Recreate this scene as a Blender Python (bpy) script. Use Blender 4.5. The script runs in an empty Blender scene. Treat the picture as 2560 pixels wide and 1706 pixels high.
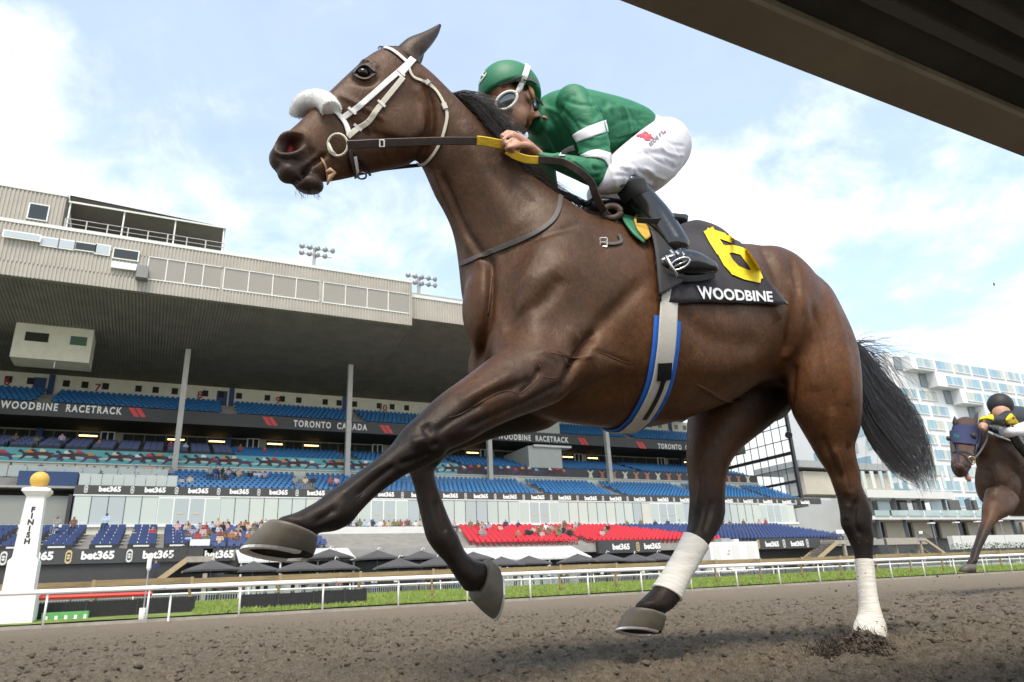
import bpy, bmesh, math, random
import numpy as np
from mathutils import Vector, Matrix
from mathutils.bvhtree import BVHTree
from mathutils.kdtree import KDTree
random.seed(7); RNG = np.random.default_rng(7)
scene = bpy.context.scene
COL = scene.collection
# ------------------------------------------------------------------ camera
FOC, CX, CY, CAMH = 1732.0, 1280.0, 853.0, 0.25      # focal length and centre in photo pixels, metres above the dirt
def _ray(x, y): return Vector(((x-CX)/FOC, -(y-CY)/FOC, -1.0))
_X = _ray(4896, 1297).normalized()                   # the track direction
_U = _X.cross(_ray(3896, 1347)).normalized()
if _U.y < 0: _U = -_U
_Y = _U.cross(_X)
ROT = Matrix((_X, _Y, _U))                           # camera axes -> world axes
cam_data = bpy.data.cameras.new('camera'); cam = bpy.data.objects.new('camera', cam_data); COL.objects.link(cam)
cam.matrix_world = Matrix.Translation((0, 0, CAMH)) @ ROT.to_4x4()
cam_data.sensor_width = 36.0; cam_data.lens = 36.0*FOC/2560.0
cam_data.clip_start = 0.02; cam_data.clip_end = 6000
cam_data.dof.use_dof = True; cam_data.dof.focus_distance = 2.25; cam_data.dof.aperture_fstop = 11.0
scene.camera = cam
CAMP = Vector((0, 0, CAMH)); FWD = ROT @ Vector((0, 0, -1))
def P(x, y, Y):                                      # where a sight line meets the vertical plane at distance Y across the track
    v = ROT @ _ray(x, y); return CAMP + v*(Y/v.y)
def depth(p): return (p-CAMP).dot(FWD)
def Q(x, y, D): return CAMP + (ROT @ _ray(x, y))*D   # the same at a given depth
def proj(p):
    c = ROT.transposed() @ (Vector(p)-CAMP); return CX-FOC*c.x/c.z, CY+FOC*c.y/c.z
# ------------------------------------------------------------------ sky and sun
SUN_EL, SUN_AZ = math.radians(58), math.radians(205)  # azimuth from +Y (towards the stand), turning towards +X
world = bpy.data.worlds.new('World'); scene.world = world; world.use_nodes = True
wn = world.node_tree; wn.nodes.clear()
def wnode(t, **k):
    n = wn.nodes.new(t)
    for a, b in k.items(): setattr(n, a, b)
    return n
sky = wnode('ShaderNodeTexSky', sky_type='NISHITA', sun_disc=False, sun_elevation=SUN_EL, sun_rotation=SUN_AZ)
sky.air_density = 1.0; sky.dust_density = .3; sky.ozone_density = 2.5
tc = wnode('ShaderNodeTexCoord'); sep = wnode('ShaderNodeSeparateXYZ'); wn.links.new(tc.outputs['Generated'], sep.inputs[0])
def wmath(op, a, b=None, clamp=False):
    n = wnode('ShaderNodeMath', operation=op, use_clamp=clamp)
    for i, v in enumerate((a, b)):
        if v is None: continue
        if isinstance(v, (int, float)): n.inputs[i].default_value = v
        else: wn.links.new(v, n.inputs[i])
    return n.outputs[0]
zc = wmath('ADD', wmath('MAXIMUM', sep.outputs[2], 0.0), 0.22)
comb = wnode('ShaderNodeCombineXYZ')
wn.links.new(wmath('DIVIDE', sep.outputs[0], zc), comb.inputs[0]); wn.links.new(wmath('DIVIDE', sep.outputs[1], zc), comb.inputs[1])
comb.inputs[2].default_value = 3.7
def wnoise(scale, detail, rough, dist):
    n = wnode('ShaderNodeTexNoise'); n.inputs['Scale'].default_value = scale; n.inputs['Detail'].default_value = detail
    n.inputs['Roughness'].default_value = rough; n.inputs['Distortion'].default_value = dist
    wn.links.new(comb.outputs[0], n.inputs['Vector']); return n.outputs[0]
big, mid, fine = wnoise(0.9, 6, .55, .3), wnoise(2.4, 8, .62, .5), wnoise(7, 6, .6, .8)
lowsky = wmath('SUBTRACT', 0.62, wmath('MULTIPLY', sep.outputs[2], 1.12))          # more cloud towards the horizon
dens = wmath('ADD', wmath('ADD', wmath('MULTIPLY', big, 1.5), wmath('MULTIPLY', mid, .8)), lowsky)
dens = wmath('ADD', dens, wmath('MULTIPLY', fine, .22))
ramp = wnode('ShaderNodeMapRange', interpolation_type='SMOOTHSTEP'); ramp.inputs['From Min'].default_value = 1.29; ramp.inputs['From Max'].default_value = 1.66
ramp.inputs['To Min'].default_value = 0.30; ramp.inputs['To Max'].default_value = 1.0
wn.links.new(dens, ramp.inputs['Value'])
shade = wnode('ShaderNodeMapRange'); shade.inputs['From Min'].default_value = .3; shade.inputs['From Max'].default_value = .7
shade.inputs['To Min'].default_value = .93; shade.inputs['To Max'].default_value = 1.03
wn.links.new(fine, shade.inputs['Value'])
ccol = wnode('ShaderNodeMix', data_type='RGBA', blend_type='MULTIPLY'); ccol.inputs[0].default_value = 1
ccol.inputs[6].default_value = (.88, .89, .89, 1); wn.links.new(shade.outputs[0], ccol.inputs[7])
blue = wnode('ShaderNodeMix', data_type='RGBA', blend_type='MULTIPLY'); blue.inputs[0].default_value = 1
wn.links.new(sky.outputs[0], blue.inputs[6]); SKYK = .15; blue.inputs[7].default_value = (SKYK*.95, SKYK*1.12, SKYK*1.08, 1)
mixc = wnode('ShaderNodeMix', data_type='RGBA'); wn.links.new(ramp.outputs[0], mixc.inputs[0])
wn.links.new(blue.outputs[2], mixc.inputs[6]); wn.links.new(ccol.outputs[2], mixc.inputs[7])
bg = wnode('ShaderNodeBackground'); bg.inputs[1].default_value = 1.0; wn.links.new(mixc.outputs[2], bg.inputs[0])
wo = wnode('ShaderNodeOutputWorld'); wn.links.new(bg.outputs[0], wo.inputs[0])
sl = bpy.data.lights.new('sun', 'SUN'); sl.energy = 2.3; sl.angle = math.radians(24); sl.color = (1, .89, .74)
sun = bpy.data.objects.new('sun', sl); COL.objects.link(sun)
_sd = Vector((math.sin(SUN_AZ)*math.cos(SUN_EL), math.cos(SUN_AZ)*math.cos(SUN_EL), math.sin(SUN_EL)))
sun.rotation_euler = _sd.to_track_quat('Z', 'Y').to_euler()
vs = scene.view_settings; vs.view_transform = 'Standard'; vs.look = 'None'; vs.exposure = 0.9; vs.gamma = 1.0; vs.use_curve_mapping = False
scene.cycles.max_bounces = 5; scene.cycles.diffuse_bounces = 3; scene.cycles.glossy_bounces = 3; scene.cycles.transmission_bounces = 4
scene.cycles.caustics_reflective = False; scene.cycles.caustics_refractive = False
# ------------------------------------------------------------------ materials
MATS = {}
def mat(name, col, rough=.6, var=.0, vscale=8.0, bump=0.0, bscale=60.0, metal=0.0, col2=None, spec=.5, sheen=0.0, attr=False, emit=0.0, coat=0.0, alpha=1.0, stretch=None, trans=0.0, tint=None):
    if name in MATS: return MATS[name]
    m = bpy.data.materials.new(name); m.use_nodes = True; nt = m.node_tree; b = nt.nodes['Principled BSDF']
    b.inputs['Roughness'].default_value = rough; b.inputs['Metallic'].default_value = metal; b.inputs['Specular IOR Level'].default_value = spec
    if sheen: b.inputs['Sheen Weight'].default_value = sheen; b.inputs['Sheen Roughness'].default_value = .4
    if coat: b.inputs['Coat Weight'].default_value = coat
    if trans: b.inputs['Transmission Weight'].default_value = trans
    b.inputs['Alpha'].default_value = alpha
    if tint: b.inputs['Specular Tint'].default_value = (*tint, 1)
    c = (*col, 1); src = None
    if attr:
        a = nt.nodes.new('ShaderNodeAttribute'); a.attribute_name = 'Col'; src = a.outputs['Color']
    tcn = nt.nodes.new('ShaderNodeTexCoord'); vec = tcn.outputs['Object']
    if stretch:
        mp = nt.nodes.new('ShaderNodeMapping'); mp.inputs['Scale'].default_value = stretch; nt.links.new(vec, mp.inputs[0]); vec = mp.outputs[0]
    if var or col2:
        n = nt.nodes.new('ShaderNodeTexNoise'); n.inputs['Scale'].default_value = vscale; n.inputs['Detail'].default_value = 6; n.inputs['Roughness'].default_value = .65
        nt.links.new(vec, n.inputs['Vector'])
        mx = nt.nodes.new('ShaderNodeMix'); mx.data_type = 'RGBA'
        mr = nt.nodes.new('ShaderNodeMapRange'); mr.inputs['From Min'].default_value = .3; mr.inputs['From Max'].default_value = .7
        nt.links.new(n.outputs[0], mr.inputs['Value']); nt.links.new(mr.outputs[0], mx.inputs[0])
        lo = tuple(v*(1-var) for v in col); hi = col2 or tuple(min(1, v*(1+var)) for v in col)
        mx.inputs[6].default_value = (*lo, 1); mx.inputs[7].default_value = (*hi, 1)
        if src:
            mu = nt.nodes.new('ShaderNodeMix'); mu.data_type = 'RGBA'; mu.blend_type = 'MULTIPLY'; mu.inputs[0].default_value = 1
            nt.links.new(src, mu.inputs[6]); nt.links.new(mx.outputs[2], mu.inputs[7]); src = mu.outputs[2]
        else: src = mx.outputs[2]
    if src: nt.links.new(src, b.inputs['Base Color'])
    else: b.inputs['Base Color'].default_value = c
    if emit:
        b.inputs['Emission Color'].default_value = c; b.inputs['Emission Strength'].default_value = emit
    if bump:
        n2 = nt.nodes.new('ShaderNodeTexNoise'); n2.inputs['Scale'].default_value = bscale; n2.inputs['Detail'].default_value = 5
        nt.links.new(vec, n2.inputs['Vector'])
        bp = nt.nodes.new('ShaderNodeBump'); bp.inputs['Strength'].default_value = 1; bp.inputs['Distance'].default_value = bump
        nt.links.new(n2.outputs[0], bp.inputs['Height']); nt.links.new(bp.outputs[0], b.inputs['Normal'])
    MATS[name] = m; return m
# ------------------------------------------------------------------ helpers
def tag(o, label=None, cat=None, group=None, kind=None):
    if label: o['label'] = label
    if cat: o['category'] = cat
    if group: o['group'] = group
    if kind: o['kind'] = kind
    return o
def empty(name, loc=(0, 0, 0), rz=0.0):
    o = bpy.data.objects.new(name, None); COL.objects.link(o); o.location = loc; o.rotation_euler = (0, 0, rz); o.empty_display_size = .1; return o
def link(name, me, m=None, parent=None, smooth=False):
    o = bpy.data.objects.new(name, me); COL.objects.link(o)
    if m is not None and not me.materials: me.materials.append(m)
    if smooth: me.shade_smooth()
    if parent is not None:
        o.parent = parent; o.matrix_parent_inverse = (Matrix.Translation(parent.location) @ parent.rotation_euler.to_matrix().to_4x4()).inverted() if parent.parent is None else Matrix.Identity(4)
    return o
class MB:
    """collects boxes, tubes, sheets; build() links them as one mesh in world coordinates"""
    def __init__(s): s.v = []; s.f = []
    def add(s, vs, fs):
        k = len(s.v); s.v += [tuple(v) for v in vs]; s.f += [tuple(i+k for i in f) for f in fs]; return s
    def box(s, x0, x1, y0, y1, z0, z1):
        return s.add([(x0,y0,z0),(x1,y0,z0),(x1,y1,z0),(x0,y1,z0),(x0,y0,z1),(x1,y0,z1),(x1,y1,z1),(x0,y1,z1)],
                     [(0,3,2,1),(4,5,6,7),(0,1,5,4),(1,2,6,5),(2,3,7,6),(3,0,4,7)])
    def prism(s, poly, axis, a, b):
        """extrude a 2-D polygon along an axis ('x': points are (y,z); 'y': (x,z); 'z': (x,y))"""
        n = len(poly); mk = {'x': lambda p, t: (t, p[0], p[1]), 'y': lambda p, t: (p[0], t, p[1]), 'z': lambda p, t: (p[0], p[1], t)}[axis]
        return s.add([mk(p, a) for p in poly]+[mk(p, b) for p in poly],
                     [tuple(range(n))[::-1], tuple(range(n, 2*n))]+[(i, (i+1) % n, n+(i+1) % n, n+i) for i in range(n)])
    def tube(s, pts, r, n=8, flat=None, up=None):
        """a tube along points; r a number or a list; flat squashes it along its second axis"""
        pts = [Vector(p) for p in pts]; m = len(pts); rs = r if isinstance(r, (list, tuple)) else [r]*m
        vs = []; fs = []; pu = None
        for i, p in enumerate(pts):
            t = (pts[min(i+1, m-1)]-pts[max(i-1, 0)]).normalized()
            u = up[i] if isinstance(up, list) else up
            if u is None:
                u = pu if pu is not None else (Vector((0, 0, 1)) if abs(t.z) < .9 else Vector((1, 0, 0)))
            a = (Vector(u)-t*Vector(u).dot(t)); a = a.normalized() if a.length > 1e-6 else t.orthogonal().normalized()
            pu = a; b = t.cross(a)
            k = flat if flat else 1.0
            for j in range(n):
                q = 2*math.pi*j/n; c_, s_ = math.cos(q), math.sin(q)
                if flat and n == 8:                                   # a strap: rounded rectangle
                    c_ = max(-1, min(1, c_*1.35)); s_ = max(-1, min(1, s_*1.2))
                vs.append(p+a*(c_*rs[i]*k)+b*(s_*rs[i]))
        for i in range(m-1):
            for j in range(n):
                fs.append((i*n+j, i*n+(j+1) % n, (i+1)*n+(j+1) % n, (i+1)*n+j))
        fs.append(tuple(range(n))[::-1]); fs.append(tuple(range((m-1)*n, m*n)))
        return s.add(vs, fs)
    def mesh(s, name='mesh'):
        me = bpy.data.meshes.new(name); me.from_pydata(s.v, [], s.f); me.update(); return me
    def build(s, name, m, parent=None, smooth=False): return link(name, s.mesh(name), m, parent, smooth)
def one(name, m, parent, *box): return MB().box(*box).build(name, m, parent)
def spline(pts, k=6):
    """Catmull-Rom through rows of numbers"""
    a = np.array(pts, float); out = []
    for i in range(len(a)-1):
        p0, p1, p2, p3 = a[max(i-1, 0)], a[i], a[i+1], a[min(i+2, len(a)-1)]
        for j in range(k):
            t = j/k; out.append(.5*((2*p1)+(p2-p0)*t+(2*p0-5*p1+4*p2-p3)*t*t+(3*p1-p0-3*p2+p3)*t**3))
    out.append(a[-1]); return np.array(out)
def text_mesh(body, size, bold=0.0, extrude=0.003, spacing=1.0):
    cu = bpy.data.curves.new('lettering', 'FONT'); cu.body = body; cu.size = size; cu.offset = bold; cu.extrude = extrude; cu.space_character = spacing
    cu.align_x = 'CENTER'; cu.align_y = 'CENTER'; cu.resolution_u = 3
    o = bpy.data.objects.new('lettering', cu); COL.objects.link(o); bpy.context.view_layer.update()
    me = bpy.data.meshes.new_from_object(o.evaluated_get(bpy.context.evaluated_depsgraph_get())); bpy.data.objects.remove(o); bpy.data.curves.remove(cu)
    return me
FACING = Matrix(((1,0,0),(0,0,-1),(0,1,0))).to_4x4()   # a flat x,y shape stood up to face the track (-Y)
def xform(me, M): me.transform(M); return me
# ------------------------------------------------------------------ lofts, remeshing and sculpting
def ring_loft(st, n=28, k=4, cap=True):
    """stations (centre, u half-axis, v half-axis) -> closed loft (verts, faces), Catmull-Rom between stations"""
    rows = np.array([[*c, *u, *v] for c, u, v in st]); rows = spline(rows, k); vs = []; fs = []
    for r in rows:
        c, u, v = r[:3], r[3:6], r[6:9]
        for j in range(n):
            a = 2*math.pi*j/n; vs.append(c+u*math.cos(a)+v*math.sin(a))
    m = len(rows)
    for i in range(m-1):
        for j in range(n): fs.append((i*n+j, i*n+(j+1) % n, (i+1)*n+(j+1) % n, (i+1)*n+j))
    if cap:
        for e, d in ((0, -1), (m-1, 1)):
            c = rows[e][:3]; tdir = rows[e][:3]-rows[max(e-1, 0) if e else 1][:3]; tdir = tdir/(np.linalg.norm(tdir)+1e-9)
            R = min(np.linalg.norm(rows[e][3:6]), np.linalg.norm(rows[e][6:9])); base = e*n; prev = base
            for s_, h_ in ((.8, .45), (.45, .75)):
                q = len(vs)
                for j in range(n):
                    a = 2*math.pi*j/n; vs.append(c+tdir*R*h_+(rows[e][3:6]*math.cos(a)+rows[e][6:9]*math.sin(a))*s_)
                for j in range(n):
                    f = (prev+j, prev+(j+1) % n, q+(j+1) % n, q+j); fs.append(f if e else f[::-1])
                prev = q
            q = len(vs); vs.append(c+tdir*R*.88)
            for j in range(n):
                f = (prev+j, prev+(j+1) % n, q); fs.append(f if e else f[::-1])
    return [tuple(v) for v in vs], fs
def limb(pairs):
    """pairs of outline pixels ((xa,ya),(xb,yb),Y,half thickness across) -> stations"""
    st = []; cs = []
    for a, b, Y, hw in pairs:
        D = depth(P((a[0]+b[0])/2, (a[1]+b[1])/2, Y)); pa, pb = Q(*a, D), Q(*b, D); cs.append(((pa+pb)/2, (pb-pa)/2, hw))
    for i, (c, u, hw) in enumerate(cs):
        t = cs[min(i+1, len(cs)-1)][0]-cs[max(i-1, 0)][0]; v = t.cross(u)
        if v.length < 1e-6: v = Vector((0, 1, 0))
        v = v.normalized()
        if v.y < 0: v = -v
        u2 = u-v*u.dot(v); u2 = u2
        st.append((c, u2, v*hw))
    return st
def ell(c, r, rot=None, n=16):
    vs = []; fs = []
    M = rot or Matrix.Identity(3)
    for i in range(n+1):
        th = math.pi*i/n
        for j in range(n): 
            ph = 2*math.pi*j/n
            vs.append(tuple(Vector(c)+M @ Vector((r[0]*math.sin(th)*math.cos(ph), r[1]*math.sin(th)*math.sin(ph), r[2]*math.cos(th)))))
    for i in range(n):
        for j in range(n): fs.append((i*n+j, (i+1)*n+j, (i+1)*n+(j+1) % n, i*n+(j+1) % n))
    return vs, fs
def remesh(parts, voxel, smooth_it, name):
    mb = MB()
    for v, f in parts: mb.add(v, f)
    me = mb.mesh(name); bm = bmesh.new(); bm.from_mesh(me); bmesh.ops.remove_doubles(bm, verts=bm.verts, dist=1e-6); bmesh.ops.recalc_face_normals(bm, faces=bm.faces); bm.to_mesh(me); bm.free()
    o = bpy.data.objects.new(name, me); COL.objects.link(o)
    md = o.modifiers.new('r', 'REMESH'); md.mode = 'VOXEL'; md.voxel_size = voxel
    sm = o.modifiers.new('s', 'SMOOTH'); sm.factor = .5; sm.iterations = smooth_it
    bpy.context.view_layer.update()
    out = bpy.data.meshes.new_from_object(o.evaluated_get(bpy.context.evaluated_depsgraph_get()))
    bpy.data.objects.remove(o); bpy.data.meshes.remove(me); out.name = name; return out
def verts_of(me):
    a = np.empty(len(me.vertices)*3, np.float32); me.vertices.foreach_get('co', a); return a.reshape(-1, 3).astype(float)
def norms_of(me):
    a = np.empty(len(me.vertices)*3, np.float32); me.vertex_normals.foreach_get('vector', a); return a.reshape(-1, 3).astype(float)
def set_verts(me, v): me.vertices.foreach_set('co', v.astype(np.float32).ravel()); me.update()
_RT = np.array(ROT.transposed())
def projN(v):
    c = (v-np.array(CAMP)) @ _RT.T; return CX-FOC*c[:, 0]/c[:, 2], CY+FOC*c[:, 1]/c[:, 2]
def bvh_of(me): return BVHTree.FromPolygons([v.co.copy() for v in me.vertices], [tuple(p.vertices) for p in me.polygons])
def cast(bvh, x, y, lift=0.0):
    d = (ROT @ _ray(x, y)).normalized(); h = bvh.ray_cast(CAMP, d)
    if h[0] is None: return None
    n = h[1] if h[1].dot(d) < 0 else -h[1]
    return h[0]+n*lift
def sculpt(me, lines, bvh):
    """press grooves (depth > 0) or raise ridges (depth < 0) along traced lines on the near side"""
    v = verts_of(me); nn = norms_of(me); disp = np.zeros(len(v))
    for pts, dep, wid in lines:
        s = spline(pts, 26); pp = [cast(bvh, x, y) for x, y in s]; pp = np.array([p for p in pp if p is not None])
        if len(pp) < 2: continue
        lo = pp.min(0)-wid*3; hi = pp.max(0)+wid*3; idx = np.where(((v > lo) & (v < hi)).all(1))[0]
        if not len(idx): continue
        vi = v[idx]; d2 = (vi*vi).sum(1)[:, None]+(pp*pp).sum(1)[None]-2*vi @ pp.T; k = d2.argmin(1); d2 = np.maximum(d2.min(1), 0)
        tp = k/(len(pp)-1); fade = np.clip(np.minimum(tp, 1-tp)*6+.25, 0, 1)
        disp[idx] += -dep*np.exp(-d2/(wid*wid))*fade
    set_verts(me, v+nn*disp[:, None])
def paint(me, base, zones):
    v = verts_of(me); c = np.tile(np.array(base, float), (len(v), 1))
    for ctr, r, col, k in zones:
        w = k*np.exp(-((np.linalg.norm(v-np.array(ctr), axis=1)/r)**4)); c = c*(1-w[:, None])+np.array(col)*w[:, None]
    a = me.color_attributes.new('Col', 'FLOAT_COLOR', 'POINT'); a.data.foreach_set('color', np.hstack([c, np.ones((len(c), 1))]).astype(np.float32).ravel())
# ================================================================== ground
_TAB = RNG.random((256, 256))
def vnoise(x, y):
    xi = np.floor(x).astype(int); yi = np.floor(y).astype(int); fx = x-xi; fy = y-yi; fx = fx*fx*(3-2*fx); fy = fy*fy*(3-2*fy)
    g = lambda a, b: _TAB[a & 255, b & 255]
    return (g(xi, yi)*(1-fx)+g(xi+1, yi)*fx)*(1-fy)+(g(xi, yi+1)*(1-fx)+g(xi+1, yi+1)*fx)*fy
def fbm(x, y, f, o=4):
    s = 0; a = .5
    for i in range(o): s = s+a*vnoise(x*f+i*17.3, y*f+i*9.1); f *= 2.03; a *= .5
    return s
def base_z(y): return -.0058*np.clip(np.asarray(y, float)-2, 0, 26)
PRINTS = [(float(a), float(b), float(c), .085) for a, b, c in zip(RNG.uniform(-1.5, 9, 46), np.exp(RNG.uniform(math.log(1.6), math.log(11), 46)), RNG.uniform(-.4, .4, 46))]
def dirt_z(x, y):
    r = np.hypot(x, y); k = np.clip(9/r, .25, 1)
    lump = np.maximum(fbm(x, y, 9, 4)-.44, -.10); fine_ = np.abs(fbm(x+31, y, 24, 4)-.47)
    heap = .035*np.exp(-(((x-2.33)/.16)**2+((y-1.84)/.10)**2))*(.6+1.2*fbm(x, y, 30, 3))
    pr = 0
    for hx_, hy_, ha_, hr_ in PRINTS:
        u_ = ((x-hx_)*math.cos(ha_)+(y-hy_)*math.sin(ha_))/hr_; w_ = (-(x-hx_)*math.sin(ha_)+(y-hy_)*math.cos(ha_))/(hr_*.8); d_ = u_*u_+w_*w_
        pr = pr-.030*np.exp(-d_*d_)+.016*np.exp(-((np.sqrt(d_)-1.5)/.4)**2)
    return pr+base_z(y)+(.05*(fbm(x, y, 1.1, 3)-.47)*np.clip((r-1)/6, 0.15, 1)+.045*lump+.085*fine_+.035*np.abs(fbm(x, y+7, 55, 3)-.45))*k*np.clip((28.6-y)/.5, 0, 1)-.022+heap
dirt_m = mat('churned brown track dirt', (.20, .162, .118), rough=.95, var=.25, vscale=22, col2=(.275, .228, .170), bump=.014, bscale=130, spec=.12)
def dirt_nodes(m):
    nt = m.node_tree; b = nt.nodes['Principled BSDF']; N = nt.nodes.new; L = nt.links.new; tcn = N('ShaderNodeTexCoord'); src = b.inputs['Base Color'].links[0].from_socket
    def nz(scale, det, rough): n = N('ShaderNodeTexNoise'); n.inputs['Scale'].default_value = scale; n.inputs['Detail'].default_value = det; n.inputs['Roughness'].default_value = rough; L(tcn.outputs['Object'], n.inputs['Vector']); return n.outputs[0]
    r = N('ShaderNodeMapRange'); r.inputs['From Min'].default_value = .3; r.inputs['From Max'].default_value = .7; r.inputs['To Min'].default_value = .76; r.inputs['To Max'].default_value = 1.38; L(nz(120, 4, .75), r.inputs['Value'])
    mu = N('ShaderNodeMix'); mu.data_type = 'RGBA'; mu.blend_type = 'MULTIPLY'; mu.inputs[0].default_value = 1; L(src, mu.inputs[6]); L(r.outputs[0], mu.inputs[7]); L(mu.outputs[2], b.inputs['Base Color'])
    b1 = N('ShaderNodeBump'); b1.inputs['Distance'].default_value = .035; L(nz(34, 5, .65), b1.inputs['Height']); b2_ = N('ShaderNodeBump'); b2_.inputs['Distance'].default_value = .016; L(nz(150, 5, .7), b2_.inputs['Height']); L(b1.outputs[0], b2_.inputs['Normal']); L(b2_.outputs[0], b.inputs['Normal'])
dirt_nodes(dirt_m)
th = np.arange(math.radians(-62), math.radians(88), .0033); rr = np.concatenate([np.exp(np.arange(math.log(.75), math.log(8), .0065)), np.exp(np.arange(math.log(8), math.log(130), .014))])
TT, RR = np.meshgrid(th, rr); XX = RR*np.sin(TT); YY = np.minimum(RR*np.cos(TT), 28.55); XX = np.clip(XX, -60, 115)
ZZ = dirt_z(XX, YY); vv = np.stack([XX, YY, ZZ], -1).reshape(-1, 3); nr, nt_ = XX.shape
ii = np.arange(nr*nt_).reshape(nr, nt_); q = np.stack([ii[:-1, :-1], ii[:-1, 1:], ii[1:, 1:], ii[1:, :-1]], -1).reshape(-1, 4)
yv = vv[:, 1][q]; xv = vv[:, 0][q]; q = q[(np.ptp(yv, axis=1)+np.ptp(xv, axis=1)) > 1e-6]; q = q[~(yv[(np.ptp(yv, axis=1)+np.ptp(xv, axis=1)) > 1e-6] > 28.549).all(1)]
def fast_mesh(name, v, f):
    me = bpy.data.meshes.new(name); me.vertices.add(len(v)); me.vertices.foreach_set('co', np.asarray(v, np.float32).ravel())
    n = f.shape[1]; me.loops.add(f.size); me.loops.foreach_set('vertex_index', f.astype(np.int32).ravel()); me.polygons.add(len(f))
    me.polygons.foreach_set('loop_start', np.arange(0, f.size, n, dtype=np.int32)); me.update(calc_edges=True); me.validate(); return me
tr = link('dirt_track', fast_mesh('dirt_track', vv, q[:, ::-1]), dirt_m, None, True); tr['kind'] = 'structure'
gb_ = MB().add([(-900, -60, -.45), (1500, -60, -.45), (1500, 1800, -.45), (-900, 1800, -.45)], [(0, 1, 2, 3)]).build('ground', mat('plain ground', (.10, .09, .07), .95, .2, .3)); gb_['kind'] = 'structure'
# crumbs and clods lying on the dirt
_ico = bmesh.new(); bmesh.ops.create_icosphere(_ico, subdivisions=1, radius=1); IV = np.array([v_.co for v_ in _ico.verts]); IF = np.array([[v_.index for v_ in f.verts] for f in _ico.faces]); _ico.free()
def lumps(pos, size, squash=.75):
    n = len(pos); V = np.empty((n, len(IV), 3)); 
    for i in range(n):
        s_ = IV*(1+RNG.normal(0, .22, (len(IV), 1)))*size[i]*np.array((RNG.uniform(.7, 1.3), RNG.uniform(.7, 1.3), squash*RNG.uniform(.6, 1.1))); V[i] = s_+pos[i]
    F = (IF[None]+(np.arange(n)*len(IV))[:, None, None]).reshape(-1, 3); return V.reshape(-1, 3), F
n = 22000; r_ = np.exp(RNG.uniform(math.log(.9), math.log(12), n)); t_ = RNG.uniform(math.radians(-55), math.radians(80), n); px_ = r_*np.sin(t_); py_ = r_*np.cos(t_)
sz = np.exp(RNG.normal(math.log(.0044), .45, n))*np.clip(r_/2.2, .8, 2.2)
V, F_ = lumps(np.stack([px_, py_, dirt_z(px_, py_)+sz*.25], -1), sz); o = link('dirt_clods', fast_mesh('dirt_clods', V, F_), dirt_m, None, True); tag(o, 'loose crumbs of brown dirt strewn over the track', None, None, 'stuff')
n = 2600; c0 = P(2112, 1582, 1.85); hx = RNG.normal(0, 1, n); hy = RNG.normal(0, 1, n); px_ = c0.x-.03+hx*.06; py_ = 1.78+hy*.04; hz = dirt_z(px_, py_)+RNG.random(n)**1.3*.055*np.exp(-hx*hx/2-hy*hy/3)
sz = np.exp(RNG.normal(math.log(.0030), .5, n)); V, F_ = lumps(np.stack([px_, py_, hz], -1), sz, 1.0)
o = link('kicked_dirt', fast_mesh('kicked_dirt', V, F_), mat('damp dark dirt', (.085, .064, .048), .95, .35, 30, bump=.004, bscale=150), None, True); tag(o, 'heap of dark dirt kicked up round the planted hind hoof', None, None, 'stuff')
fib = []
for i in range(420):
    a = random.gauss(0, 1); b = random.gauss(0, 1); p = Vector((c0.x-.035+a*.08, 1.82+b*.045, 0)); p.z = float(dirt_z(np.array([p.x]), np.array([p.y]))[0])+.01; d = Vector((random.gauss(-.3, .5), random.gauss(0, .5), random.uniform(.3, 1))).normalized()*random.uniform(.02, .07); fib.append([tuple(p), tuple(p+d*.6), tuple(p+d+Vector((random.gauss(0, .006), 0, -.006)))])
# turf course, kerb and apron
grass_m = mat('mown turf', (.15, .21, .04), rough=.9, var=.3, vscale=.8, col2=(.23, .30, .06), bump=.05, bscale=14)
xs_ = np.linspace(-60, 180, 120); ys_ = np.array([28.85, 30, 32, 36, 42, 50.2]); zs_ = np.array([-.02, .05, .12, .25, .42, .54]); GX, GY = np.meshgrid(xs_, ys_); GZ = np.repeat(zs_[:, None], 120, 1)+.05*(fbm(GX, GY, .7, 3)-.47)
ii = np.arange(GX.size).reshape(GX.shape); q = np.stack([ii[:-1, :-1], ii[:-1, 1:], ii[1:, 1:], ii[1:, :-1]], -1).reshape(-1, 4)
tf = link('turf', fast_mesh('turf', np.stack([GX, GY, GZ], -1).reshape(-1, 3), q), grass_m, None, True); tf['kind'] = 'structure'
n = 42000; gx = RNG.uniform(1.5, 66, n); gy = 28.9+21*RNG.random(n)**1.6; gz = np.interp(gy, ys_, zs_); h_ = RNG.uniform(.05, .14, n); w_ = RNG.uniform(.012, .03, n)*(1+gy/40); an = RNG.uniform(0, 3.14, n); lx = RNG.normal(0, .04, n)
V = np.stack([np.stack([gx-w_*np.cos(an), gy-w_*np.sin(an), gz-.01], -1), np.stack([gx+w_*np.cos(an), gy+w_*np.sin(an), gz-.01], -1), np.stack([gx+lx, gy, gz+h_], -1)], 1).reshape(-1, 3)
o = link('grass', fast_mesh('grass', V, np.arange(3*n).reshape(-1, 3)), mat('grass blades', (.19, .27, .045), .7, .3, 2, col2=(.29, .37, .08))); tag(o, 'short green grass of the turf course behind the rails', None, None, 'stuff')
conc = mat('pale weathered concrete', (.34, .31, .26), .85, .2, 3, bump=.01, bscale=20)
kb = MB().box(-60, 120, 28.5, 28.82, -.4, -.07).build('kerb', conc); kb['kind'] = 'structure'
ap = MB().box(-80, 200, 50.2, 110, -.4, .52).build('apron_paving', mat('grey asphalt apron', (.16, .155, .145), .9, .25, 1)); ap['kind'] = 'structure'
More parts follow.
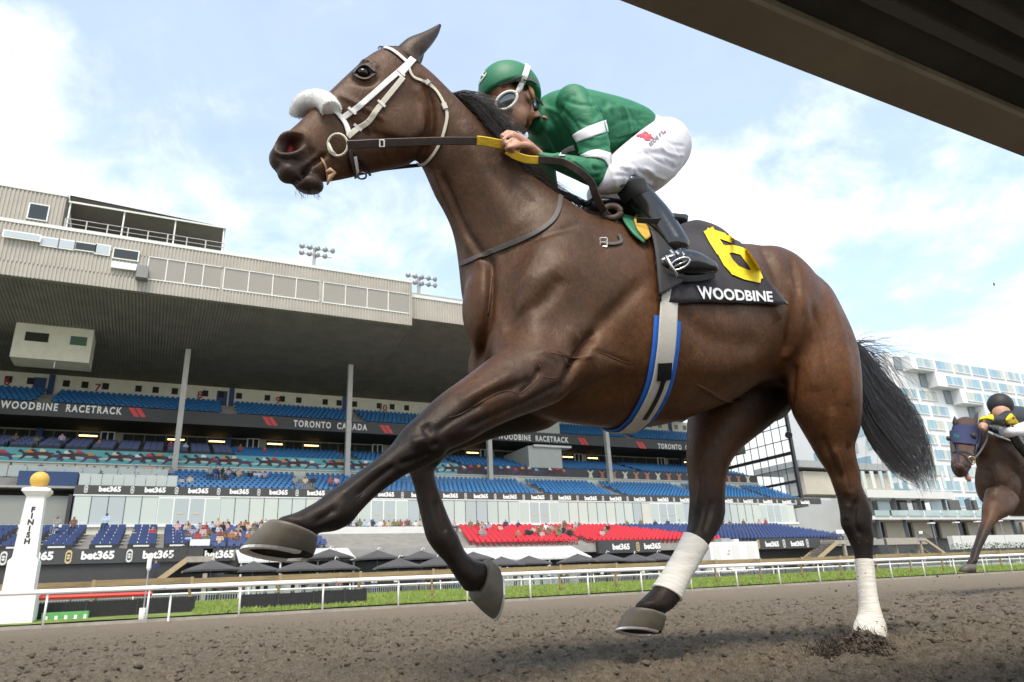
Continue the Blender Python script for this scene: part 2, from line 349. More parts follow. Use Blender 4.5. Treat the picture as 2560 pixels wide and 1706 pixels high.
# ------------------------------------------------------------------ rails and fences
rail_w = mat('white rail paint', (.88, .87, .86), .4, .06, 2); wood_m = mat('weathered rail timber', (.26, .19, .10), .85, .35, 3, bump=.01, bscale=12, stretch=(.4, 1, 4))
fr = empty('running_rail', (20, 28.2, 0)); tag(fr, 'white tubular running rail along the outer edge of the dirt track', 'rail')
MB().tube([(-60+i*6, 28.15, .93) for i in range(31)], .078, 10).build('top_rail', rail_w, fr, True)
pm = MB().tube([(0, 28.2, -.2), (0, 28.2, .5), (0, 28.17, .9)], [.034, .034, .03], 8).mesh('post'); pm.materials.append(rail_w); pm.shade_smooth()
jm = MB().tube([(-.09, 28.15, .93), (.09, 28.15, .93)], .084, 10).mesh('joint'); jm.materials.append(mat('rail sleeve', (.7, .7, .7), .4)); jm.shade_smooth()
for i in range(-3, 26):
    p = link('post', pm, None, fr); p.location.x += 2.95*i
    if i % 2 == 0: p = link('sleeve', jm, None, fr); p.location.x += 2.95*i+.4
wf = empty('timber_fence', (20, 33, 0)); tag(wf, 'brown timber fence with bent posts behind the white running rail', 'fence')
wpm = MB().tube([(0, 33.0, -.1), (0, 33.0, .45), (-.03, 32.98, .8), (-.12, 32.92, 1.15), (-.2, 32.9, 1.3)], [.075, .07, .06, .05, .05], 8, up=Vector((1, 0, 0))).mesh('post'); wpm.materials.append(wood_m); wpm.shade_smooth()
wrm = MB().box(0, 3.48, 32.84, 32.9, 1.14, 1.38).mesh('rail_board'); wrm.materials.append(wood_m); wcm = MB().box(-.06, .06, 32.82, 32.84, 1.11, 1.42).mesh('joint_plate'); wcm.materials.append(mat('bare timber plate', (.33, .25, .14), .8))
for i in range(-9, 24):
    for nm, m_, dz in (('post', wpm, 0), ('rail_board', wrm, random.uniform(-.03, .03)), ('joint_plate', wcm, 0)):
        p = link(nm, m_, None, wf); p.location.x += -1.98+3.5*i; p.location.z += dz
r2 = empty('far_rail', (20, 48, 0)); tag(r2, 'second thin white rail across the far side of the turf', 'rail')
MB().tube([(-60, 48, 1.05), (40, 48, 1.0), (150, 48, 1.0)], .05, 8).build('top_rail', rail_w, r2, True)
p2 = MB().tube([(0, 48, .3), (0, 48, .75), (-.05, 47.95, 1.2)], .04, 6).mesh('post'); p2.materials.append(rail_w)
for i in range(-7, 24): p = link('post', p2, None, r2); p.location.x += 5.5+6.3*i
gf = empty('picket_fence', (20, 50, .5)); tag(gf, 'low grey metal picket fence between the turf and the apron', 'fence')
grey_mt = mat('galvanised grey metal', (.33, .34, .35), .5, .1, 3, metal=.3); dk_met = mat('dark railing metal', (.025, .026, .03), .5)
for i in range(-6, 26):
    m_ = MB(); x0_ = i*4.0; m_.box(x0_, x0_+3.9, 50.0, 50.04, .52, .58).box(x0_, x0_+3.9, 50.0, 50.04, .92, .97)
    for k in range(26): m_.box(x0_+k*.15, x0_+k*.15+.035, 50.005, 50.03, .58, .92)
    m_.build('fence_panel', grey_mt, gf)
    MB().tube([(x0_+1.2, 49.95, .5), (x0_+1.2, 49.95, 1.0), (x0_+1.5, 49.9, 1.35)], .03, 6).build('post', dk_met, gf)
# black padded boards behind the rail
bb = mat('black padded board', (.017, .017, .019), .8, .3, 4, bump=.01, bscale=10)
def boards(label, xs_, y=31.0, z1=.62):
    e_ = empty('padded_barrier', (xs_[0], y, 0)); tag(e_, label, 'barrier', 'black barriers behind the running rail')
    for a, b in zip(xs_, xs_[1:]): one('panel', bb, e_, a+.03, b-.03, y, y+.1, -.05, z1+random.uniform(-.02, .02)); one('batten', mat('black timber batten', (.03, .03, .032), .7), e_, b-.03, b+.03, y-.03, y+.1, -.06, z1+.03)
boards('black padded barrier behind the rail next to the finish post', [-3.6, -2.0, -.35, 1.6]); boards('black padded barrier between the fourth and sixth white rail posts', [3.2, 4.7, 6.1, 7.4, 8.3])
pb = mat('red painted boom', (.62, .03, .025), .5); e_ = MB().tube([(-4.5, 30.4, .80), (.1, 30.2, .78)], .075, 8).build('red_boom', pb); tag(e_, 'red padded boom pole just behind the white rail near the finish post', 'boom')
gr_ = empty('green_crate', (-2.9, 30.4, 0)); tag(gr_, 'green box with white squares on the ground behind the rail', 'crate'); one('box', mat('faded green plastic', (.12, .36, .12), .7, .2, 5), gr_, -3.25, -1.85, 30.3, 30.9, -.02, .30)
for k in range(5): one('white_square', rail_w, gr_, -3.15+k*.29, -3.06+k*.29, 30.285, 30.3, .04, .18)
lp = empty('timing_post', P(355, 1555, 28.6)); tag(lp, 'slim grey post with a white beam sensor beside the running rail', 'post'); lx = lp.location.x
MB().tube([(lx, 28.7, -.2), (lx, 28.7, 2.0)], .025, 8).build('pole', grey_mt, lp); MB().tube([(lx, 28.7, 1.5), (lx, 28.7, 1.62), (lx, 28.7, 2.0), (lx, 28.7, 2.08)], [.03, .075, .075, .06], 12).build('sensor', rail_w, lp, True); MB().tube([(lx-.03, 28.7, -.2), (lx-.03, 28.7, .3)], .1, 10).build('foot', rail_w, lp, True)
pp_ = MB().tube([(P(420, 1555, 28.3).x, 28.3, -.2), (P(420, 1555, 28.3).x, 28.3, .72)], .035, 8).build('marker_stake', rail_w); tag(pp_, 'short white stake standing under the running rail', 'stake')
# ------------------------------------------------------------------ finish post
fpx = -3.98; fp = empty('finish_post', (fpx, 30, -.1)); tag(fp, 'white finish post with a gold ball on top', 'post')
pw = mat('white painted wood', (.80, .79, .76), .6, .05, 2, bump=.002, bscale=14)
def frust(mb, w0, w1, z0, z1): 
    return mb.add([(fpx+a*w0, 30+b*w0, z0) for a, b in ((-1, -1), (1, -1), (1, 1), (-1, 1))]+[(fpx+a*w1, 30+b*w1, z1) for a, b in ((-1, -1), (1, -1), (1, 1), (-1, 1))], [(3, 2, 1, 0), (4, 5, 6, 7), (0, 1, 5, 4), (1, 2, 6, 5), (2, 3, 7, 6), (3, 0, 4, 7)])
frust(MB(), .58, .56, -.2, .92).build('plinth', pw, fp); frust(MB(), .56, .40, .92, 1.05).build('plinth_cap', pw, fp); frust(MB(), .445, .435, 1.05, 2.0).build('base', pw, fp); frust(MB(), .435, .335, 2.0, 2.14).build('base_cap', pw, fp)
frust(MB(), .345, .27, 2.14, 4.2).build('shaft', pw, fp); frust(MB(), .29, .42, 4.2, 4.36).build('capital', pw, fp); frust(MB(), .43, .42, 4.36, 4.46).build('cap_slab', pw, fp); frust(MB(), .40, .1, 4.46, 4.56).build('cap_roof', pw, fp)
vs_, fs_ = ell((fpx, 30, 4.80), (.30, .30, .30), None, 24); MB().add(vs_, fs_).build('ball', mat('matt gold ball', (.62, .38, .07), .55, .12, 4), fp, True)
for i, ch in enumerate('FINISH'):
    me = text_mesh(ch, .25, .010, .004); xform(me, Matrix.Translation((fpx, 30-(.345-.075*(3.72-i*.215-2.14)/2.06)-.012, 3.72-i*.215)) @ FACING @ Matrix.Rotation(0, 4, 'Z')); link('lettering', me, mat('black sign paint', (.02, .02, .02), .6), fp)
# ------------------------------------------------------------------ the inner rail that hangs over the camera
ov = empty('overhead_rail', (2, .6, 1.1)); tag(ov, 'dark underside of the inner rail cover jutting overhead', 'rail')
ang = math.radians
def yz(a, z): d = z-CAMH; return (d/math.tan(math.radians(a)), z)
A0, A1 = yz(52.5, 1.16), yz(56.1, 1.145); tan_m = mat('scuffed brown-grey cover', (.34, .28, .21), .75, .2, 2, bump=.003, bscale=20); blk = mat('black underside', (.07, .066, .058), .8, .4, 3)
x0_, x1_ = -6, 24
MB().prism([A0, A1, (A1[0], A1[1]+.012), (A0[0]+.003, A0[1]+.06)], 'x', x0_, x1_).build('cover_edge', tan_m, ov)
MB().prism([A1, (A1[0]-.012, A1[1]-.004), (A1[0]-.012, A1[1]+.01), (A1[0]-.0, A1[1]+.01)], 'x', x0_, x1_).build('lip', mat('worn lip', (.45, .40, .32), .6, .3, 8), ov)
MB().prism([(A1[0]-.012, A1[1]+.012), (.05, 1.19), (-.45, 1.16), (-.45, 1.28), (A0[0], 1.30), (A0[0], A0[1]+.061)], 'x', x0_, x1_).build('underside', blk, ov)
for k, (yy, zz) in enumerate(((.50, 1.150), (.44, 1.155), (.36, 1.165))): MB().box(x0_, x1_, yy, yy+.022, zz-.012, zz+.02).build('rib', mat('dark grey rib', (.12, .11, .10), .6), ov)
for i in range(-1, 6):
    bx0 = 1.75+i*3.0; MB().add([(bx0-.28, .49, 1.145), (bx0+.30, .49, 1.145), (bx0+.30, -.3, .98), (bx0-.28, -.3, .98), (bx0-.28, .49, 1.17), (bx0+.30, .49, 1.17), (bx0+.30, -.3, 1.17), (bx0-.28, -.3, 1.17)], [(0, 1, 2, 3), (7, 6, 5, 4), (0, 4, 5, 1), (1, 5, 6, 2), (2, 6, 7, 3), (3, 7, 4, 0)]).build('bracket', mat('black bracket', (.008, .008, .008), .7), ov)
    MB().tube([(bx0-.2, -.3, 1.05), (bx0-.2, -.45, .6), (bx0-.2, -.5, -.2)], .05, 8).build('post', mat('black bracket', (.008, .008, .008), .7), ov)
fc = ell(P(2485, 711, 4.0), (.012, .008, .02), None, 6); n = 90; fx_ = c0.x+.05+np.abs(RNG.normal(0, .28, n)); fz_ = np.abs(RNG.normal(0, .16, n))+.02; V, F_ = lumps(np.stack([fx_, RNG.normal(1.85, .12, n), fz_], -1), np.exp(RNG.normal(math.log(.0022), .45, n)), 1.0); o = link('dirt_spray', fast_mesh('dirt_spray', V, F_), MATS['damp dark dirt'], None, True); tag(o, 'specks of dirt flying behind the planted hind leg', None, None, 'stuff')
o = MB().add(*fc).build('flying_clod', mat('damp dark dirt', (.045, .034, .026), .95)); tag(o, 'tiny dark clod of dirt flying in the sky', 'clod')
# ================================================================== grandstand
gs = empty('grandstand', (30, 72, .5)); tag(gs, 'large racetrack grandstand with corrugated roof fascia and blue seating tiers', 'building')
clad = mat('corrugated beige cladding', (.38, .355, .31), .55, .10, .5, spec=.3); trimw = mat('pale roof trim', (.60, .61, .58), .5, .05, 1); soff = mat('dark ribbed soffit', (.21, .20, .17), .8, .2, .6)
wallw = mat('cream block wall', (.62, .61, .50), .8, .10, 1); blk_p = mat('charcoal wall panel', (.045, .045, .047), .7, .15, .8); band_m = mat('charcoal sign band', (.05, .05, .052), .6, .1, 1); glassd = mat('dark window glass', (.03, .034, .03), .1, spec=.6)
warm_l = mat('warm strip light', (1, .62, .22), emit=3.0); conc_s = mat('stand concrete', (.30, .29, .27), .85, .15, 1); white_s = mat('white painted steel', (.72, .73, .71), .5, .05, 1); col_m = mat('grey column paint', (.45, .44, .41), .6, .1, 1); navy_p = mat('navy paint', (.02, .05, .14), .6)
XL, XR = -48, 82
def corrug(x0, x1, y, z0, z1, pitch=.30, d=.07, bottom=None):
    """vertical ribs: a folded sheet facing the track"""
    n = int((x1-x0)/pitch); v_ = []; f_ = []
    for i in range(n):
        a = x0+(x1-x0)*i/n; w = (x1-x0)/n
        for dx, dy in ((0, 0), (.45, 0), (.55, d), (.95, d)): v_ += [(a+dx*w, y+dy, z0), (a+dx*w, y+dy, z1)]
    v_ += [(x1, y, z0), (x1, y, z1)]; m = len(v_)//2
    return MB().add(v_, [(2*i, 2*i+2, 2*i+3, 2*i+1) for i in range(m-1)])
YF = 66.0
def F(px, py): p = P(px, py, YF); return p.x, p.z
# --- roof: fascia with strip windows
z_b, z_t = 27.35, 32.3; xs1 = F(1030, 760)[0]
one('fascia_core', clad, gs, XL, xs1-.1, YF+.1, YF+.6, z_b+.02, z_t-.02)
wins = [(F(372, 650)[0], F(552, 690)[0], .27, .70, 4), (F(560, 690)[0], F(797, 730)[0], .27, .72, 4), (F(808, 730)[0], F(1022, 770)[0], .25, .72, 4)]
segs = sorted([(a, b) for a, b, *_ in wins]); cur = XL
h = z_t-z_b; zb1, zt1 = z_b+.27*h, z_b+.72*h
corrug(XL, xs1, YF, z_b, zb1).build('cladding', clad, gs); corrug(XL, xs1, YF, zt1, z_t).build('cladding', clad, gs)
for a, b in segs+[(xs1, None)]:
    corrug(cur, a, YF, zb1, zt1).build('cladding', clad, gs); cur = b
one('roof_trim', trimw, gs, XL, xs1, YF-.05, YF+.6, z_t, z_t+.32); one('fascia_end', clad, gs, xs1-.1, xs1, YF+.0, YF+3.0, z_b, z_t-.01)
xr2 = 78.0; corrug(xs1, xr2, YF+1.0, z_b+1.25, z_t-1.2).build('cladding', clad, gs); one('fascia_core', clad, gs, xs1, xr2, YF+1.1, YF+1.6, z_b+1.27, z_t-1.22); one('roof_trim', trimw, gs, xs1, xr2, YF+.95, YF+1.6, z_t-1.2, z_t-.85)
glass_b = mat('tinted box glass', (.42, .40, .36), .08, spec=.5, alpha=.35); room_m = mat('pale room wall', (.45, .42, .37), .8, .06, 1)
for a, b, l_, t_, n in wins:
    w = empty('strip_window', (0, 0, 0)); w.parent = gs; w.matrix_parent_inverse = Matrix.Translation(gs.location).inverted()
    def sub(name, m, *bx): o = MB().box(*bx).build(name, m); o.parent = w; return o
    sub('room', room_m, a, b, YF+.598, YF+.62, zb1, zt1)
    for i in range(n): x_ = a+(b-a)*i/n; sub('pane', glass_b, x_+.04, a+(b-a)*(i+1)/n-.04, YF+.03, YF+.04, zb1+.05, zt1-.05); sub('mullion', white_s, x_-.04, x_+.04, YF-.02, YF+.06, zb1, zt1); sub('strip_light', warm_l, x_+.6, x_+1.9, YF+.5, YF+.56, zt1-.62, zt1-.5); sub('rail', white_s, x_+.05, x_+(b-a)/n-.1, YF+.4, YF+.43, zb1+.65, zb1+.70)
    sub('sill', white_s, a, b, YF-.04, YF+.06, zb1-.06, zb1+.03); sub('head', white_s, a, b, YF-.03, YF+.05, zt1-.03, zt1+.03)
# taller press box at the end, with hinged windows
bx0_, bx1_ = F(18, 480)[0]-6, F(166, 500)[0]; zt2 = F(90, 480)[1]; corrug(bx0_, bx1_, YF-.02, z_t+.33, zt2).build('cladding', clad, gs); one('press_box', clad, gs, bx0_, bx1_, YF+.06, YF+9, z_t+.32, zt2-.01); one('roof_trim', trimw, gs, bx0_-.1, bx1_+.1, YF-.08, YF+9, zt2, zt2+.3)
def fwin(px0, py0, px1, py1, name, m, dy=-.06, frame=.10, fm=None):
    x0, z1 = F(px0, py0); x1, z0 = F(px1, py1); f_ = one(name, fm or white_s, gs, x0, x1, YF+dy-.06, YF+dy+.03, z0, z1); o = MB().box(x0+frame, x1-frame, YF+dy-.075, YF+dy-.062, z0+frame, z1-frame).build('pane', m); o.parent = f_; return f_
sky_g = mat('sky-reflecting glass', (.42, .46, .48), .06, spec=.9)
fwin(74, 508, 118, 556, 'window', glassd); fwin(10, 578, 102, 610, 'window', sky_g, -.3); fwin(104, 592, 146, 622, 'window', sky_g); fwin(148, 598, 186, 628, 'window', sky_g); fwin(188, 604, 240, 634, 'window', glassd); fwin(240, 610, 274, 642, 'window', sky_g)
fwin(284, 620, 346, 656, 'window', glassd); x0, z1 = F(280, 656); x1, z0 = F(340, 680); one('window_apron', white_s, gs, x0, x1, YF-.3, YF-.02, z0, z1); x0, z1 = F(344, 672); x1, z0 = F(368, 705); one('camera_perch', mat('grey steel box', (.2, .2, .2), .6), gs, x0, x1, YF-.9, YF-.02, z0, z1)
# roof terrace with lean-to canopy
ax0, az0 = F(172, 500); ax1, az1 = F(562, 600)
zc0 = z_t+.35; cz1 = F(178, 490)[1]
MB().add([(ax0, YF+.2, cz1), (ax1, YF+.2, cz1-1.6+1.0), (ax1, YF+5, cz1-1.9), (ax0, YF+5, cz1-1.3)], [(0, 1, 2, 3)]).add([(ax0, YF+.2, cz1+.16), (ax1, YF+.2, cz1-.6+.16), (ax1, YF+5, cz1-1.7), (ax0, YF+5, cz1-1.1)], [(3, 2, 1, 0)]).build('terrace_canopy', mat('grey canopy sheet', (.20, .19, .165), .7, .1, 1), gs)
one('canopy_edge', trimw, gs, ax0, ax1, YF+.12, YF+.2, cz1-.62, cz1-.45); one('terrace_back', mat('dark terrace wall', (.05, .048, .045), .8), gs, ax0, ax1, YF+5, YF+5.1, zc0, cz1-1.3)
for k in range(4): x_ = ax0+.15+(ax1-ax0-.3)*k/3; one('canopy_post', white_s, gs, x_-.06, x_+.06, YF+.3, YF+.42, zc0, cz1-.4-.2*k/3)
for k in range(9): x_ = ax0+(ax1-ax0)*k/8; one('railing_post', col_m, gs, x_-.05, x_+.05, YF+.25, YF+.3, zc0, zc0+1.0)
one('railing', col_m, gs, ax0, ax1, YF+.26, YF+.29, zc0+.98, zc0+1.03); one('railing', col_m, gs, ax0, ax1, YF+.26, YF+.29, zc0+.5, zc0+.54)
# soffit: ribs run back from the edge
n = 430; v_ = []
for i in range(n):
    a = XL+(xr2-XL)*i/n; w = (xr2-XL)/n; lo = z_b if a < xs1 else z_b+1.25
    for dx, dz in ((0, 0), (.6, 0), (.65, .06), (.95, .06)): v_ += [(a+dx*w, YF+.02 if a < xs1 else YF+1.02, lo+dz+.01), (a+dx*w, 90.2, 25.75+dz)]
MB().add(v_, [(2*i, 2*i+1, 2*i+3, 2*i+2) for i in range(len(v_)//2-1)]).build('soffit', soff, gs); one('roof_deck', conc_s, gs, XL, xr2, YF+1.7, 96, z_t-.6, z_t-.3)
for px, py, Y in ((108, 745, 71), (392, 778, 71), (645, 812, 72), (870, 840, 74), (1077, 845, 74), (1084, 873, 76)):
    p = P(px, py, Y); so = empty('floodlight', p); so.parent = gs; so.matrix_parent_inverse = Matrix.Translation(gs.location).inverted()
    o = MB().box(p.x-.28, p.x+.28, p.y-.3, p.y+.2, p.z-.3, p.z+.25).build('housing', mat('dark lamp housing', (.05, .045, .04), .6)); o.parent = so; o.matrix_parent_inverse = Matrix.Translation(p).inverted(); o = MB().tube([(p.x, p.y, p.z+.2), (p.x, p.y, p.z+1.2)], .05, 6).build('stem', dk_met); o.parent = so; o.matrix_parent_inverse = Matrix.Translation(p).inverted()
# hanging camera booth under the roof
bp0, bp1 = P(38, 822, 76), P(222, 908, 76); one('booth', wallw, gs, bp0.x, bp1.x, 76, 79, bp1.z, 27.0); one('booth_window', glassd, gs, bp0.x+.9, bp0.x+2.8, 75.95, 75.99, bp0.z-1.1, bp0.z-.2); one('booth_window', mat('green tinted glass', (.08, .13, .10), .15), gs, bp0.x+4.6, bp0.x+6.0, 75.95, 75.99, bp0.z-1.1, bp0.z-.2)
MB().tube([(bp0.x+3.6, 76.5, bp1.z), (bp0.x+3.6, 76.5, bp1.z-.6)], .05, 6).build('booth_lamp', white_s, gs)
# --- columns
for x_ in (-16.5, .9, 18.6, 36.5, 54.4, 72.2): one('column', col_m, gs, x_-.27, x_+.27, 78.6, 79.2, 11.5, 26.9)
# --- back walls, window strips, decks
one('upper_wall', wallw, gs, XL, 83, 90, 90.4, 23.3, 25.76)
for i in range(58):
    x_ = -22+i*1.0*1.82+(0 if i % 4 else .25); 
    if i % 4 == 1: continue
    one('vent_window', glassd, gs, x_-.34, x_+.34, 89.93, 89.99, 24.45, 25.2)
for x_ in (-12.5, 6.5, 20.6, 33, 47, 61, 75): one('pilaster', navy_p, gs, x_-.28, x_+.28, 89.8, 90, 20.5, 25.7)
for x_ in (-13.6, 5.4): one('door', navy_p, gs, x_-.6, x_+.6, 89.94, 89.99, 23.3, 25.3)
red_n = mat('dark red number', (.28, .03, .025), .7)
for t_, px, py in (('6', 17, 957), ('7', 245, 965), ('8', 500, 988), ('9', 695, 1005), ('10', 957, 1026), ('13', 1450, 1064), ('14', 1597, 1074)):
    p = P(px, py, 89.9); me = text_mesh(t_, 1.25, .02, .01); xform(me, Matrix.Translation((p.x, 89.93, 24.55)) @ FACING); link('section_number', me, red_n, gs)
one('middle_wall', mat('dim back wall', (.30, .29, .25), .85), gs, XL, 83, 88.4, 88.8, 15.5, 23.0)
for i in range(46):                                     # window strip of the middle tier
    x_ = -20+i*2.2
    if i % 7 == 6:
        d = one('door', white_s, gs, x_, x_+1.4, 88.2, 88.38, 17.0, 19.2); o = MB().box(x_+.12, x_+.64, 88.18, 88.199, 17.2, 19.05).build('pane', glassd); o.parent = d; o = MB().box(x_+.76, x_+1.28, 88.18, 88.199, 17.2, 19.05).build('pane', glassd); o.parent = d; continue
    f_ = one('window', mat('bronze frame', (.10, .095, .075), .6), gs, x_, x_+2.15, 88.3, 88.39, 17.75, 19.0); o = MB().box(x_+.06, x_+1.05, 88.28, 88.299, 17.82, 18.94).build('pane', glassd); o.parent = f_; o = MB().box(x_+1.1, x_+2.09, 88.28, 88.299, 17.82, 18.94).build('pane', glassd); o.parent = f_
    if RNG.random() < .42: o = MB().box(x_+.15, x_+1.9, 88.22, 88.26, 18.52, 18.66).build('strip_light', warm_l); o.parent = gs; o.matrix_parent_inverse = Matrix.Translation(gs.location).inverted()
for x_ in (-12.5, 6.5, 20.6, 33, 47, 61, 75): one('pilaster', navy_p, gs, x_-.3, x_+.3, 87.9, 88.35, 16, 19.6)
# stair and lift block
one('lift_block', mat('pale panel block', (.44, .46, .43), .7, .05, 1), gs, P(1322, 1150, 80.5).x, P(1405, 1150, 80.5).x, 80.5, 88, 15.2, 18.25); one('lift_block', MATS['pale panel block'], gs, P(1340, 1060, 82.8).x, P(1398, 1060, 82.8).x, 82.8, 90, 20.4, 25.7); one('lift_canopy', trimw, gs, P(1335, 1112, 80).x, P(1428, 1112, 80).x, 80, 81.9, 18.1, 18.38)
# --- sign bands
one('name_band', band_m, gs, XL, 83, 82, 82.3, 19.1, 20.5); one('deck_edge', mat('dark deck soffit', (.035, .033, .03), .9), gs, XL, 83, 82.3, 89.8, 19.15, 19.3)
letter = mat('white sign lettering', (.80, .80, .78), .5)
def put_text(t, x, y, z, size, bold=.01, m=letter, sp=1.0, width=None):
    me = text_mesh(t, size, bold, .01, sp); xs2 = [v_.co.x for v_ in me.vertices]; k = width/(max(xs2)-min(xs2)) if width else 1
    xform(me, Matrix.Translation((x, y, z)) @ FACING @ Matrix.Diagonal((k, 1, 1, 1))); return link('lettering', me, m, gs)
slash_m = mat('red slash', (.62, .05, .05), .5)
def slash(x, z):
    for dx in (-.42, .22): MB().prism([(x+dx-.55, z+.48), (x+dx-.05, z+.48), (x+dx+.62, z-.48), (x+dx+.12, z-.48)], 'y', 81.97, 81.99).build('slash', slash_m, gs)
for t, a, b, zz in (('WOODBINE  RACETRACK', -15.3, -4.7, 20.02), ('TORONTO  CANADA', 12.9, 21.6, 19.78), ('WOODBINE  RACETRACK', 39.2, 50.1, 19.62), ('TORONTO  CANADA', 65.6, 74.5, 19.5)): put_text(t, (a+b)/2, 81.98, zz, 1.05, .03, letter, 1.25, b-a)
for x_, zz in ((-3.2, 20.02), (10.35, 19.9), (24.1, 19.74), (52.6, 19.6), (62.6, 19.52)): slash(x_, zz)
one('mural_band', mat('turquoise banner', (.10, .36, .38), .6, .15, .4), gs, XL, 32.5, 80, 80.2, 14.15, 15.45); one('mural_band', band_m, gs, 32.5, 82.5, 80, 80.2, 14.1, 15.3); one('mural_stripe', mat('pale mint stripe', (.40, .55, .48), .6), gs, XL, 32.4, 79.985, 79.999, 14.5, 14.72); one('tier_wall', wallw, gs, XL, 82.5, 79.9, 80.2, 12.6, 14.1); one('tier_ledge', white_s, gs, XL, 82.5, 79.7, 80.25, 14.02, 14.1)
# printed running horses on the banner
hs_poly = [(-.95, .30), (-.80, .46), (-.62, .36), (-.40, .16), (0, .18), (.35, .22), (.55, .10), (.8, .14), (1.05, .0), (.82, .02), (.62, -.05), (.8, -.3), (.55, -.42), (.42, -.18), (.05, -.12), (-.25, -.12), (-.55, -.40), (-.85, -.42), (-.6, -.22), (-.5, -.02), (-.66, .18), (-.86, .2)]
pm_ = [mat('print dark plum', (.055, .03, .045), .7), mat('print brown', (.085, .035, .03), .7), mat('print purple', (.09, .06, .11), .7)]; jm_ = [mat('print '+n, c, .7) for n, c in (('red', (.55, .05, .08)), ('orange', (.65, .25, .03)), ('cream', (.6, .58, .45)), ('aqua', (.15, .45, .5)), ('white', (.7, .7, .68)))]
for k in range(64):
    grp = k//6; x_ = -19+grp*7.2+(k % 6)*1.02; zz = 14.80+.12*math.sin(k*2.1); yy = 79.97-.004*(k % 4)
    if x_ > 48: break
    MB().prism([(x_+a*1.05, zz+b*1.1) for a, b in hs_poly], 'y', yy, yy+.003).build('printed_horse', pm_[k % 3], gs)
    MB().prism([(x_-.25, zz+.18), (x_+.25, zz+.2), (x_+.2, zz+.4), (x_-.1, zz+.52), (x_-.3, zz+.42)], 'y', yy-.003, yy-.001).build('printed_rider', jm_[k % 5], gs)
for k in range(16):                                     # printed cheering people on the dark banner
    x_ = 52+k*1.9
    MB().prism([(x_-.35, 14.2), (x_+.35, 14.2), (x_+.2, 14.75), (x_+.5, 15.15), (x_+.38, 15.2), (x_, 14.95), (x_-.4, 15.2), (x_-.5, 15.1), (x_-.2, 14.7)], 'y', 79.97, 79.975).build('printed_person', mat('print skin', (.45, .2, .14), .7) if k % 3 else jm_[2], gs)
XB0 = P(187, 1217, 72).x
one('sponsor_band', band_m, gs, XB0, 86, 72, 72.4, 10.0, 10.82); one('terrace_edge', mat('dark deck soffit', (.035, .033, .03), .9), gs, XL, XB0, 74.5, 75, 9.9, 10.75)
emb_v = []
def emblem(x, y, z, s, m):
    N = 20; o_ = [];
    for k in range(N):
        a = 2*math.pi*k/N; o_.append((.5*s*math.cos(a), .42*s*(1 if math.sin(a) > 0 else -1)+.5*s*math.sin(a)))
    v2 = [(x+a*.82, y, z+b) for a, b in o_]+[(x+a*.54, y, z+b*.70) for a, b in o_]
    mb = MB().add(v2, [(k, (k+1) % N, N+(k+1) % N, N+k) for k in range(N)])
    for cz in (.3*s, -.3*s): 
        v3 = [(x+.2*s*math.cos(2*math.pi*k/10), y-.002, z+cz*.62+.17*s*math.sin(2*math.pi*k/10)) for k in range(10)]; mb.add(v3+[(x, y-.002, z+cz*.62)], [(k, (k+1) % 10, 10) for k in range(10)])
    return mb.build('emblem', m, gs)
gold_e = mat('gold emblem', (.55, .43, .22), .5); grey_e = mat('pale emblem', (.62, .62, .6), .5)
b365 = text_mesh('bet365', .62, .03, .01); 
for i in range(25):
    x_ = -4.16+i*3.62
    if x_ < 84: o = link('lettering', b365, letter, gs); o.matrix_basis = Matrix.Translation((x_, 71.97, 10.42-.0035*(x_-10))) @ FACING
    if x_-1.9 < 84 and x_-1.9 > XB0: emblem(x_-1.85, 71.98, 10.42-.0035*(x_-10), .36, grey_e)
# --- long glass wall behind the lower seats
GZ0, GZ1 = 7.45, 10.0; one('glass_wall_back', mat('dim lounge wall', (.25, .26, .24), .8), gs, XL, 80.6, 73.2, 73.4, 7.0, 10.0); one('glass_head', white_s, gs, XB0, 80.7, 72.0, 72.35, 9.9, 10.0); one('glass_sill', white_s, gs, XL, 80.7, 71.9, 72.35, 7.2, 7.42); one('sill_wall', wallw, gs, XL, 80.7, 72.1, 72.3, 6.0, 7.2)
gl_m = [mat('pale reflecting glass '+str(k), c, .12, spec=.7) for k, c in enumerate(((.46, .52, .48), (.43, .49, .46), (.50, .54, .49), (.36, .41, .42), (.55, .54, .46)))]
x_ = XB0+.1; k = 0
while x_ < 80:
    wd = 1.32
    if k % 14 in (5, 6, 7, 8):
        fdoor = one('door_frame', white_s, gs, x_, x_+wd, 72.02, 72.12, GZ0-.3, GZ1-.12); o = MB().box(x_+.07, x_+wd-.07, 71.99, 72.015, GZ0-.2, GZ1-.25).build('pane', gl_m[1 if k % 14 in (5, 8) else 3]); o.parent = fdoor
        if k % 14 in (6, 7): o = MB().box(x_+.4, x_+.9, 71.97, 71.985, 8.3, 8.42).build('door_mark', gold_e); o.parent = fdoor
    else:
        one('pane', gl_m[[0, 0, 2, 0, 1, 0, 3, 3, 2, 0, 1, 0, 0, 4, 3, 0, 2, 0][(k*7+k//3) % 18]], gs, x_+.02, x_+wd-.02, 72.06, 72.09, GZ0, GZ1-.1)
        one('mullion', dk_met, gs, x_-.03, x_+.02, 72.03, 72.09, GZ0, GZ1-.1)
    x_ += wd; k += 1
for i in range(10): x_ = XL+24+i*1.9; one('pane', gl_m[i % 3], gs, x_, x_+1.85, 74.6, 74.64, GZ0, 9.9) if x_ < XB0-1.8 else None
one('lounge_edge', dk_met, gs, XB0-.35, XB0-.05, 72.1, 74.6, GZ0-.1, 10.0)
